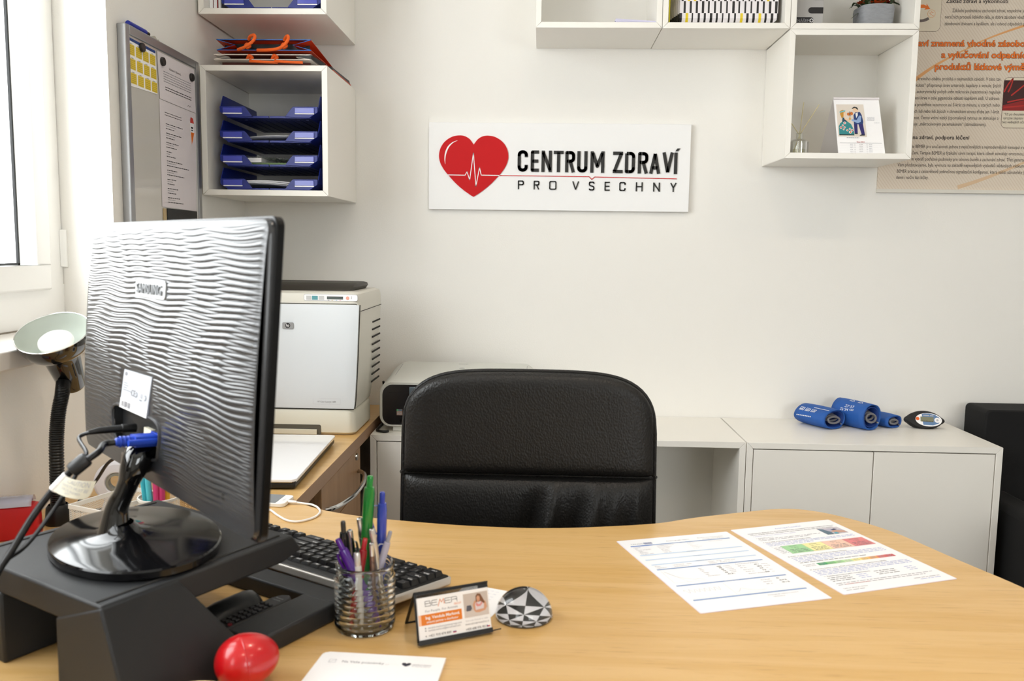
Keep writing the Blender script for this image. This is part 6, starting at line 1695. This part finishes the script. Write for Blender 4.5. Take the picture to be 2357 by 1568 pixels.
meshpanel('front_mesh', [(F3(.003, .003, -.0006), wv * (W_ - .006), uv_ * (H_ - .006))], M_blm, ch_, world=True)
rdg = F3(0, H_, 0); rf = Vector((-.1765, -1.5905, .7504))
meshpanel('rear_mesh', [(rf + wv * .003, wv * (W_ - .006), rdg - rf)], M_blm, ch_, world=True)
rb_ = MB(M_bm)
for k in (0, W_ - .004):
    a, b = rf + wv * k, rdg + wv * k; nrm_ = (rdg - rf).cross(wv).normalized() * .0012
    rb_.add([a, a + wv * .004, b + wv * .004, b, a + nrm_, a + wv * .004 + nrm_, b + wv * .004 + nrm_, b + nrm_], [(0, 1, 2, 3), (4, 7, 6, 5), (0, 4, 5, 1), (1, 5, 6, 2), (2, 6, 7, 3), (3, 7, 4, 0)])
rb_.tube([rf, rf + wv * W_], .0014, 8); rb_.tube([rdg, rdg + wv * W_], .0014, 8)
rb_.build('rear_frame', ch_, world=True)
lg2 = MB(M_bm, FC); lg2.box(0, 0, -.001, W_ - .001, .0025, .0065); lg2.box(0, 0, .0060, W_ - .001, .0060, .0070); lg2.build('card_ledge', ch_, world=True)
MB(M_bm).tube([F3(W_ - .002, .001, .003), F3(W_ + .012, .0015, .003)], .0009, 6).build('wire_end', ch_, world=True)
bcard = thing('business_card', 'white business card with orange band and portrait photo in the black holder', 'business card', F3(.004, .003, .003))
FCd = frame(F3(.0022, .0030, .0056), wv, uv_)
CW, CH = .0985, .0545
for k in range(1): MB(M_paper, FCd).box(0, 0, -.0042, CW, CH, 0).build('card_stack', bcard, world=True)
cd = MB(M_ink, FCd)
u_ = lambda a: a * CW
v_ = lambda a: a * CH
M_cor = mat('card_orange', 'E07C1E', .5); M_corl = mat('card_pale_orange', 'F2C0A0', .5)
cd.rect(0, v_(.375), u_(.035), v_(.615), .0002, M_corl); cd.rect(u_(.035), v_(.375), u_(.60), v_(.615), .0002, M_cor)
# wordmark drawn with strokes
def strokes(segs, x0, w, h, y0, m, th):
    for s in segs: cd.line([(x0 + a * w, y0 + b * h) for a, b in s], th, .0003, m)
yb, hh_ = v_(.80), v_(.115)
bx0 = u_(.104); lw = u_(.082); th_ = .00055
strokes([[(0, 0), (0, 1), (.8, 1), (.85, .55), (0, .52)], [(.85, .55), (.95, .5), (.92, 0), (0, 0)]], bx0, lw, hh_, yb, M_ink, th_)
strokes([[(.95, 1), (.1, 1), (0, .9), (0, .1), (.1, 0), (.95, 0)], [(.0, .52), (.85, .52)]], bx0 + lw * 1.12, lw, hh_, yb, M_ink, th_)
strokes([[(-.05, -.35), (.32, 1), (.55, .35), (.95, 1.02), (1.0, 0)]], bx0 + lw * 2.2, lw, hh_, yb, M_cor, th_ * 1.3)
strokes([[(.95, 1), (.1, 1), (0, .9), (0, .1), (.1, 0), (.95, 0)], [(.0, .52), (.85, .52)]], bx0 + lw * 3.35, lw, hh_, yb, M_ink, th_)
strokes([[(0, 0), (0, 1), (.85, 1), (.95, .85), (.95, .55), (.1, .50)], [(.75, .5), (.95, .4), (.95, 0)]], bx0 + lw * 4.45, lw, hh_, yb, M_ink, th_)
cd.text('GROUP', u_(.50), v_(.735), .0034, .0003, M_cor, w=u_(.10))
cd.text('For People. For Animals', u_(.10), v_(.66), .0042, .0003, M_grey, w=u_(.45))
cd.text('Ing. Vendula Marková', u_(.095), v_(.505), .0052, .0004, M_paper, bold=.02, w=u_(.47))
cd.text('smluvní partner a distributor', u_(.105), v_(.415), .0042, .0004, M_paper, bold=.01, w=u_(.44))
cd.text('vendula.markova.bemergroup.com', u_(.115), v_(.285), .0034, .0003, M_grey, w=u_(.47)); cd.text('vendula.markova@bemermail.com', u_(.115), v_(.225), .0034, .0003, M_grey, w=u_(.45))
cd.text('+421 910 474 849', u_(.12), v_(.10), .0043, .0003, M_ink, w=u_(.31))
cd.text('Více o mé činnosti na webu:', u_(.64), v_(.285), .0032, .0003, M_lgrey, w=u_(.33)); cd.text('www.zdraviprovsechny.cz', u_(.635), v_(.205), .0038, .0003, M_grey, w=u_(.34))
cd.text('+420 608 976 951', u_(.635), v_(.085), .0043, .0003, M_ink, w=u_(.285))
for q in (.29, .235, .11): cd.rect(u_(.075), v_(q), u_(.09), v_(q + .03), .0003, M_grey)
M_fb = mat('flag_blue', '1B3C88', .5)
fx = u_(.455); cd.rect(fx, v_(.10), fx + .0046, v_(.155), .0003, M_fb); cd.rect(fx, v_(.10), fx + .0046, v_(.118), .0004, M_red); cd.rect(fx, v_(.137), fx + .0046, v_(.155), .0004, M_paper)
fx = u_(.935); cd.rect(fx, v_(.09), fx + .0046, v_(.118), .0003, M_red); cd.rect(fx, v_(.118), fx + .0046, v_(.145), .0003, M_paper); cd.poly([(fx, v_(.09)), (fx + .002, v_(.1175)), (fx, v_(.145))], .0005, M_fb)
cd.build('printed_text', bcard, world=True)
pf_ = MB(mat('photo_wall', 'C4B8B0', .6), FCd)
def PQ(x, y): return (u_(.635 + .35 * x), v_(.38 + .55 * y))
def pp_(pts, z, m): pf_.poly([PQ(*p) for p in pts], z, m)
pp_([(0, 0), (1, 0), (1, 1), (0, 1)], .0003, None); pp_([(0, 0), (1, 0), (1, .28), (0, .28)], .0004, mat('photo_table', 'CFC4BE', .6))
M_skn = mat('photo_skin', 'CE9A7C', .6); M_hair = mat('photo_hair', '7A5238', .6); M_topp = mat('photo_pink', 'D88A88', .6)
pp_([(.40, .24), (.36, .50), (.44, .66), (.60, .70), (.78, .68), (.90, .56), (.94, .34), (.86, .20), (.60, .14), (.46, .16)], .0005, M_skn)
pp_([(.46, .26), (.46, .52), (.54, .60), (.72, .60), (.82, .46), (.80, .28)], .0006, mat('photo_white_top', 'D8CCD0', .6)); pp_([(.48, .48), (.53, .60), (.56, .50), (.66, .48), (.73, .60), (.76, .50), (.66, .40), (.54, .40)], .0007, M_topp)
pp_([(.50, .60), (.50, .84), (.58, .95), (.70, .92), (.78, .74), (.86, .52), (.80, .50), (.68, .62), (.62, .58)], .0008, M_hair)
pp_([(.54, .62), (.53, .80), (.60, .86), (.66, .80), (.66, .66), (.60, .58)], .0009, M_skn); pp_([(.57, .645), (.60, .630), (.63, .645), (.60, .66)], .0010, M_red)
pp_([(.08, .30), (.12, .50), (.28, .50), (.32, .36), (.26, .26), (.10, .26)], .0006, mat('photo_slate', '5A5A64', .6))
pf_.build('portrait_photo', bcard, world=True, label='small portrait photo of a person leaning on a table')

# ================================================================ GLASS DOME, EGG, WOOD SLICE
dm = thing('glass_paperweight', 'glass dome paperweight with black and white triangle pattern right of the card holder', 'paperweight', (-.0165, -1.5575, .7494))
RD = .0395
gl_ = MB(mat('dome_glass', 'FFFFFF', .0, trans=1, ior=1.5))
prof = [(.0001, .0008), (RD - .0012, .0008), (RD, .003)] + [(RD * math.cos(a * PI / 60) if a < 30 else .0001, .003 + .0375 * math.sin(a * PI / 60)) for a in range(1, 31)]
gl_.lathe(prof, 64); gl_.build('glass_dome', dm, angle=80)
ptn = MB(M_ink); M_pw = mat('pattern_white', 'F0EEF2', .6); s_ = .0150; R2 = RD - .0012
def clipc(p):
    r = math.hypot(*p); return p if r <= R2 else (p[0] * R2 / r, p[1] * R2 / r)
for i in range(-5, 5):
    for j in range(-5, 5):
        x0, y0 = i * s_, j * s_; c = [(x0, y0), (x0 + s_, y0), (x0 + s_, y0 + s_), (x0, y0 + s_)]
        if min(math.hypot(*q) for q in c) > R2: continue
        fl2 = (i + j) % 2 == 0
        tris = ((c[0], c[1], c[2]), (c[0], c[2], c[3])) if fl2 else ((c[0], c[1], c[3]), (c[1], c[2], c[3]))
        for k, t_ in enumerate(tris):
            m = (M_ink if (k + (i % 2)) % 2 == 0 else M_pw)
            n_sub = 6; q = []
            P3 = list(t_)
            for e in range(3):
                a, b = P3[e], P3[(e + 1) % 3]
                for g in range(n_sub): q.append(clipc((a[0] + (b[0] - a[0]) * g / n_sub, a[1] + (b[1] - a[1]) * g / n_sub)))
            qq = []
            for p in q:
                if not qq or math.hypot(p[0] - qq[-1][0], p[1] - qq[-1][1]) > 1e-6: qq.append(p)
            if len(qq) > 2: ptn.poly(qq, .0022, m)
ptn.lathe([(.0001, .0002), (R2 - .001, .0002)], 48, M_paper)
ob = ptn.build('pattern_disc', dm, fixn=False); 
dm.rotation_euler = (0, 0, math.radians(-3))

egg = thing('red_egg', 'glossy red plastic egg lying on the desk beside the black riser', 'egg', (-.3315, -1.763, .7496))
em = MB(mat('egg_red', 'C00A14', .28, coat=.5, coat_r=.15))
FE = frame((-.3315, -1.763, .7808), (.80, .45, .10), (-.4, .9, .2))
em.M = Matrix(FE) @ Matrix.Rotation(PI / 2, 4, 'Y')
prof = []
for k in range(33):
    a = -PI / 2 + PI * k / 32; zz = .0365 * math.sin(a); r = .0305 * math.cos(a) * (1 - .10 * math.sin(a)); prof.append((max(r, .00005), zz))
em.lathe(prof, 48); em.build('shell', egg, world=True)
er = MB(mat('egg_red', 'C00A14')); er.M = em.M; er.lathe([(.03085, -.0042), (.0312, -.0035), (.03085, -.0028)], 48); er.build('seam_ring', egg, world=True)
ws = thing('wood_slice', 'pale cracked round wood slice at the bottom picture edge before the red egg', 'wood slice', (-.357, -1.862, .7494))
wm = wood('pale_wood_slice', 'E8CDA0', 'D8B684', '8A6640', axis='Z', coat=0)
MB(wm).lathe([(.0001, .0), (.044, .0), (.047, .003), (.047, .031), (.044, .0348), (.03, .0355), (.0001, .0358)], 48, sx=1.06).build('slice_body', ws)
ck_ = MB(mat('crack_brown', '7C5A38', .8))
for k in range(14):
    a = 2 * PI * k / 14 + .1; ck_.M = Matrix.Rotation(a, 4, 'Z'); ck_.box(.030, -.0003, .0340, .0445, .0003, .0357)
ck_.build('cracks', ws)

# ================================================================ PAPERS ON THE DESK
def paper_obj(name, label, cat, o, rz, pts, th=.0004, m=None, pname='sheet'):
    t = thing(name, label, cat, o, rz=rz)
    MB(m or M_paper).prism(pts, .0001, th).build(pname, t)
    return t
npd_ = thing('notepad', 'white notepad with small heart logo at the bottom picture edge', 'notepad', (-.2637, -1.683, .7494), rz=math.radians(-2.7))
MB(M_paper).prism([(0, -.006), (.003, -.0005), (.012, 0), (.154, 0), (.151, -.205), (-.012, -.205)], .0001, .0035).build('pad_block', npd_)
MB(M_paper).prism([(.001, -.004), (.008, .0008), (.154, .0003), (.1515, -.204), (-.0115, -.204)], .0036, .0039).build('top_sheet', npd_)
nt_ = MB(M_grey)
nt_.text('Na Vaše poznámky ...', .030, -.0245, .0072, .0041, M_grey, w=.058)
nt_.line([(.014, -.026), (.014, -.018), (.022, -.018), (.022, -.026), (.014, -.026), (.022, -.018)], .0005, .0041, M_lgrey)
hx0, hy0 = .109, -.022
hpts = [(0, .0022), (.0015, .0042), (.004, .0044), (.0056, .0028), (.0054, .0004), (.003, -.0026), (0, -.0048)]
nt_.poly([(hx0 + a, hy0 + b) for a, b in hpts] + [(hx0 - a, hy0 + b) for a, b in hpts[::-1][1:-1]], .0041, mat('dark_heart', '2A2A38', .6))
nt_.text('CENTRUM ZDRAVÍ', .1165, -.0235, .0048, .0041, M_grey, w=.023); nt_.dashes(.1165, .139, -.0262, .0014, .0041, M_lgrey, 3)
nt_.build('printed_text', npd_)
hn = thing('handwritten_note', 'small white note with blue handwriting between the card holder and the dome', 'note', (-.104, -1.449, .7494), rz=math.radians(-21))
MB(M_paper).prism([(0, 0), (.080, 0), (.080, -.092), (0, -.092)], .0001, .0004).build('sheet', hn)
hw = MB(mat('blue_ink', '5A6EB0', .6)); r_ = random.Random(11)
for k in range(8):
    x = .010; y = -.010 - k * .0098; pts = []
    while x < .068 + r_.uniform(-.012, .006): pts.append((x, y + r_.uniform(-.0013, .0016))); x += .0009
    for i in range(0, len(pts) - 9, 9): hw.line(pts[i:i + 7], .0003, .0006)
hw.build('handwriting', hn)
M_bar = mat('report_blue', '8FA6CC', .6); M_bar2 = mat('report_light_blue', 'C4D6EC', .6); M_bar3 = mat('report_strong_blue', '5C80C0', .6)
M_grey = mat('text_report_grey', '92939C', .6)
M_lam = mat('laminate_edge', 'E4DCE6', .3)
def lamsheet(label, o, rz):
    t = thing('laminated_sheet', label, 'laminated sheet', (*o, .7494), rz=rz, group='laminated A4 sheets on the desk')
    MB(M_lam).prism(rrect(0, -.303, .216, 0, .003), .0001, .0008).build('laminate', t)
    MB(mat('bright_paper', 'F7F7FA', .35, coat=.3)).prism(rrect(.0018, -.3012, .2142, -.0018, .001), .0002, .0010).build('paper', t)
    return t
s1 = lamsheet('left laminated report sheet with blue bars and small graphs', (.1378, -1.2448), .3114)
m = MB(M_grey); Z0 = .0012; mm = .001
def R1_(x0, y0, x1, y1, mt, dz=0): m.rect(x0 * mm, y0 * mm, x1 * mm, y1 * mm, Z0 + dz, mt)
R1_(13, -35, 53, -31, M_bar3); R1_(53, -35, 203, -31, M_bar)
for y in (-78.5, -99.5, -121.5): R1_(11, y, 202, y + 4.2, M_bar2)
for y in (-142.5, -209.5, -263.5): R1_(11, y, 201, y + 4.2, M_bar)
m.text('TENSIOMED', .017, -.0255, .0058, Z0, M_grey, w=.040); R1_(42, -27, 57, -19.5, mat('report_navy', '6A78A8', .6)); m.text('MED', .043, -.0255, .0062, Z0 + .0002, M_paper, w=.013)
m.text('Arteriograph report', .085, -.0235, .0062, Z0, M_grey, w=.044)
m.text('Blood Pressure Measurement', .146, -.0215, .0048, Z0, M_grey, w=.050); m.text('and Pulse Wave Analysis', .152, -.0285, .0048, Z0, M_grey, w=.042)
m.text('Patient data', .105, -.0343, .0036, Z0 + .0002, M_paper, align='c', w=.022)
for k, s in enumerate(('Name:', 'ID:', 'Date of birth:', 'Age:', 'Gender:', 'Height, size:')): m.text(s, .016 + 0 * k, -(41 + 6.2 * k) * mm, .0048, Z0, M_grey)
for k, s in enumerate(('Vendula Marková', 'Demonstrace', '12.04.1971', '44 years', 'Female', '168 cm')): m.text(s, .058, -(41 + 6.2 * k) * mm, .0046, Z0, M_grey)
for k, s in enumerate(('Address:', 'City:', 'Country:', 'Telephone:', 'E-mail:')): m.text(s, .116, -(41 + 6.2 * k) * mm, .0044, Z0, M_lgrey)
m.text('History number:', .158, -.041, .0042, Z0, M_lgrey)
for s, x, y in (('Risk factors', 105, -77.8), ('Medication', 105, -98.8), ('Measurement data', 105, -120.8), ('Examination result', 105, -141.8), ('Measured curves', 105, -208.8)): m.text(s, x * mm, y * mm, .0036, Z0 + .0002, M_grey if y > -130 else M_paper, align='c')
for k, (a, b) in enumerate((('Date:', '12/22/2015   10:41'), ('Operator:', 'Administrátor'))):
    m.text(a, .014, -(129 + 6 * k) * mm, .0046, Z0, M_grey); m.text(b, .045, -(129 + 6 * k) * mm, .0046, Z0, M_grey)
m.text('Weight:   62 kg     Systolic limit:', .108, -.129, .0042, Z0, M_grey, w=.05); m.text('Mean:   Right arm', .108, -.135, .0042, Z0, M_grey, w=.042)
for k, (a, b) in enumerate((('Sys:', '106 mmHg'), ('Dia:', '58 mmHg'), ('PP:', '48 mmHg'), ('MAP:', '74 mmHg'), ('HR:', '63 1/min'), ('Aix brachial:', '-61.5 %'))):
    y = -(152 + 6.4 * k) * mm; m.text(a, .078, y, .0044, Z0, M_grey); m.text(b.split()[0], .112, y, .0052, Z0, M_ink, bold=.02); m.text(b.split()[1], .123, y, .0042, Z0, M_grey)
for k, (a, b) in enumerate((('Central blood pressure', ''), ('SBP ao:', '97.1 mmHg'), ('PP ao:', '38.2 mmHg'), ('Aix aortic:', '6.5 %'), ('PWV ao:', '7.2 m/s'), ('Ejection duration:', '320 ms'))):
    y = -(150 + 8.2 * k) * mm; m.text(a, .146, y, .0044, Z0, M_grey)
    if b: m.text(b.split()[0], .176, y, .0050, Z0, M_ink, bold=.02); m.text(b.split()[1], .188, y, .0042, Z0, M_grey)
gl2 = mat('graph_grey', 'A8AAB2', .6)
m.line([(.014, -.148), (.014, -.196), (.068, -.196)], .0003, Z0, gl2)
m.line([(.018 + .048 * t / 20, -.152 - .040 * (1 - math.exp(-t / 6)) - (.0 if t < 12 else .002 * math.sin(t))) for t in range(21)], .0004, Z0, gl2)
m.line([(.018 + .020 * t / 10, -.150 - .046 * t / 10) for t in range(11)], .0003, Z0, gl2)
m.line([(.013 + .060 * t / 60, -.229 + .006 * math.sin(t * .75) - .002 * (t % 10) / 10) for t in range(61)], .0004, Z0, gl2)
m.line([(.086, -.214), (.086, -.256)], .0003, Z0, gl2); m.line([(.013, -.256), (.200, -.256)], .0002, Z0, gl2)
m.line([(.090 + .050 * t / 30, -.250 + .012 * math.exp(-((t - 8) / 4) ** 2) + .004 * math.exp(-((t - 15) / 4) ** 2)) for t in range(31)], .0004, Z0, gl2)
for k, (a, b) in enumerate((('Aix brach.', '93'), ('SD PWV', '40.9 %'), ('SBP ao', '59.1 %'))):
    y = -(218 + 8 * k) * mm; m.text(a, .150, y, .0042, Z0, M_grey); m.text(b, .178, y, .0048, Z0, M_ink, bold=.02)
m.text('Arteriograph software v.3.0.0.4', .128, -.272, .0044, Z0, M_grey, w=.052); m.text('12/22/2015', .134, -.279, .0044, Z0, M_grey)
m.build('printed_text', s1)

s2 = lamsheet('right laminated info sheet with coloured risk table and small photo', (.3517, -1.1695), .3568)
m = MB(M_grey); M_bt = mat('text_blue', 'A0ACD8', .6); M_tx = mat('text_dark', '6E7078', .6); M_grey = mat('text_soft_grey', 'A2A3AC', .6)
m.text('Arteriograf TensioMed', .083, -.0205, .0072, Z0, M_bt, w=.056)
m.text('Diagnostický přístroj pro včasné identifikování aterosklerózy a rizik kardiovaskulárních', .017, -.0325, .0050, Z0, M_tx, bold=.01, w=.184)
m.text('nemocí, včetně stanovení rizik Heart Path cévní mozkové příhody nebo srdečního infarktu.', .017, -.0395, .0050, Z0, M_tx, bold=.01, w=.178)
m.text('Vysvětlení naměřených parametrů arteriografem:', .018, -.047, .0046, Z0, M_bt, w=.090)
def para(y0, n, x0=.018, x1=.202, seed=0, last=.6, m_=None, dy=5.6):
    for k in range(n): m.dashes(x0, x1 if k < n - 1 else x0 + (x1 - x0) * last, y0 - k * dy * mm, .0028, Z0, m_ or M_grey, seed + k)
m.text('I. Základní hodnoty', .018, -.057, .0044, Z0, M_tx, w=.034); para(-.0625, 2, x1=.148, seed=1, last=.8)
m.text('II. Aix brachial, Augmentation index (Augmentační index)', .017, -.0785, .0044, Z0, M_tx, bold=.01, w=.098); para(-.0840, 3, seed=5, last=.5, m_=M_bt, dy=5.4)
# photo: hands measuring blood pressure
ph2 = MB(mat('photo_pale', 'C9C4CC', .5)); X0, Y0, X1, Y1 = .156, -.0735, .2015, -.0405
def q2(pts, mt, dz): ph2.poly([(X0 + (X1 - X0) * a, Y0 + (Y1 - Y0) * b) for a, b in pts], Z0 + dz, mt)
q2([(0, 0), (1, 0), (1, 1), (0, 1)], None, 0); q2([(0, 0), (0, .95), (.25, .8), (.35, .3), (.3, 0)], mat('photo_slateblue', '5E7484', .5), .0002)
q2([(.2, .75), (.5, .85), (.95, .55), (1, .3), (.6, .3), (.3, .45)], mat('photo_cuff', 'B8B4C4', .5), .0003); q2([(.35, .4), (.6, .55), (.95, .35), (1, .12), (.5, .15)], mat('photo_hand', 'C49A86', .5), .0004)
q2([(.45, .6), (.7, .75), (.8, .62), (.55, .5)], mat('photo_navy', '3A4468', .5), .0005); q2([(.35, 0), (.42, .25), (.55, .22), (.55, 0)], mat('photo_aqua', '58A0B0', .5), .0005)
ph2.build('photo', s2, label='small photo of a blood pressure measurement')
# table
cols = [(.034, .078, 'A4D6A0', 'optimální'), (.078, .118, 'F2EAA8', 'normální'), (.118, .163, 'F0C8B4', 'zvýšený'), (.163, .206, 'E08688', 'patologický')]
yt, yb2 = -.1005, -.1365
for x0, x1, c, s in cols:
    m.rect(x0, yb2, x1, yt, Z0, mat('cell_' + c, c, .5)); m.text(s, (x0 + x1) / 2, yt - .0065, .0044, Z0 + .0002, M_tx, align='c')
    m.text({'A4D6A0': '< -30 %', 'F2EAA8': '-30 - -10 %', 'F0C8B4': '-10 - 10 %', 'E08688': '> 10 %'}[c], (x0 + x1) / 2, yt - .0135, .0044, Z0 + .0002, M_tx, align='c')
    for k in range(3): m.dashes(x0 + .006, x1 - .005, yt - .021 - k * .0055, .0026, Z0 + .0002, M_tx, k + int(x0 * 1000))
m.line([(.017, yt), (.206, yt), (.206, yb2), (.017, yb2), (.017, yt)], .0003, Z0 + .0003, M_grey)
for x in (.034, .078, .118, .163): m.line([(x, yt), (x, yb2)], .0003, Z0 + .0003, M_grey)
for k in range(5): m.dashes(.019, .032, yt - .006 - k * .006, .0026, Z0, M_grey, k + 60)
m.text('III. PWV ao, Rychlost pulzní vlny aorty (Pulse Wave Velocity)', .016, -.1495, .0044, Z0, M_tx, bold=.01, w=.118); para(-.155, 4, seed=70, last=.4, m_=M_bt)
para(-.1775, 1, x1=.150, seed=80, last=1, m_=M_tx)
cs_ = ['3E9E6A', '7CC078', 'A8D69A', 'C8E4B4', 'F0E8A0', 'F0C878', 'E8A868', 'D87068', 'CC5A5C']
for i, c in enumerate(cs_):
    x0 = .043 + i * .0171; m.rect(x0, -.1945, x0 + .0171, -.1845, Z0, mat('cell_' + c, c, .5))
    m.dashes(x0 + .003, x0 + .013, -.1885, .0024, Z0 + .0002, M_grey, i); m.dashes(x0 + .003, x0 + .013, -.1925, .0020, Z0 + .0002, M_grey, i + 40)
m.text('Arteriální věk', .016, -.188, .0042, Z0, M_tx); m.text('PWV (m/s)', .018, -.1935, .0042, Z0, M_tx)
m.text('IV. Parametry funkce srdce, průtok mezi tepnou levé a pravé komory (SEVR)', .014, -.2085, .0044, Z0, M_tx, bold=.01, w=.150); para(-.214, 4, x0=.015, seed=90, last=.5, m_=M_bt, dy=5.4)
m.text('V. Základní parametry a jejich normální hodnoty', .017, -.2385, .0044, Z0, M_tx, bold=.01, w=.088)
for k in range(3):
    m.dashes(.018, .060, -.245 - k * .0062, .0026, Z0, M_tx, 100 + k); m.dashes(.072, .092, -.245 - k * .0062, .0026, Z0, M_bt, 110 + k)
    m.dashes(.110, .150, -.241 - k * .0062, .0026, Z0, M_tx, 120 + k); m.dashes(.172, .190, -.239 - k * .0062, .0026, Z0, M_bt, 130 + k)
para(-.267, 2, x0=.016, seed=140, last=.9); m.dashes(.030, .075, -.2725, .0026, Z0 + .0001, mat('text_red', 'C88484', .6), 3)
m.text('Centrum zdraví pro všechny', .014, -.286, .0042, Z0, M_tx, w=.045); m.dashes(.014, .048, -.2925, .0026, Z0, M_grey, 151); m.dashes(.150, .200, -.2835, .0026, Z0, M_grey, 152); m.dashes(.158, .198, -.289, .0026, Z0, M_bt, 153)
m.build('printed_text', s2)
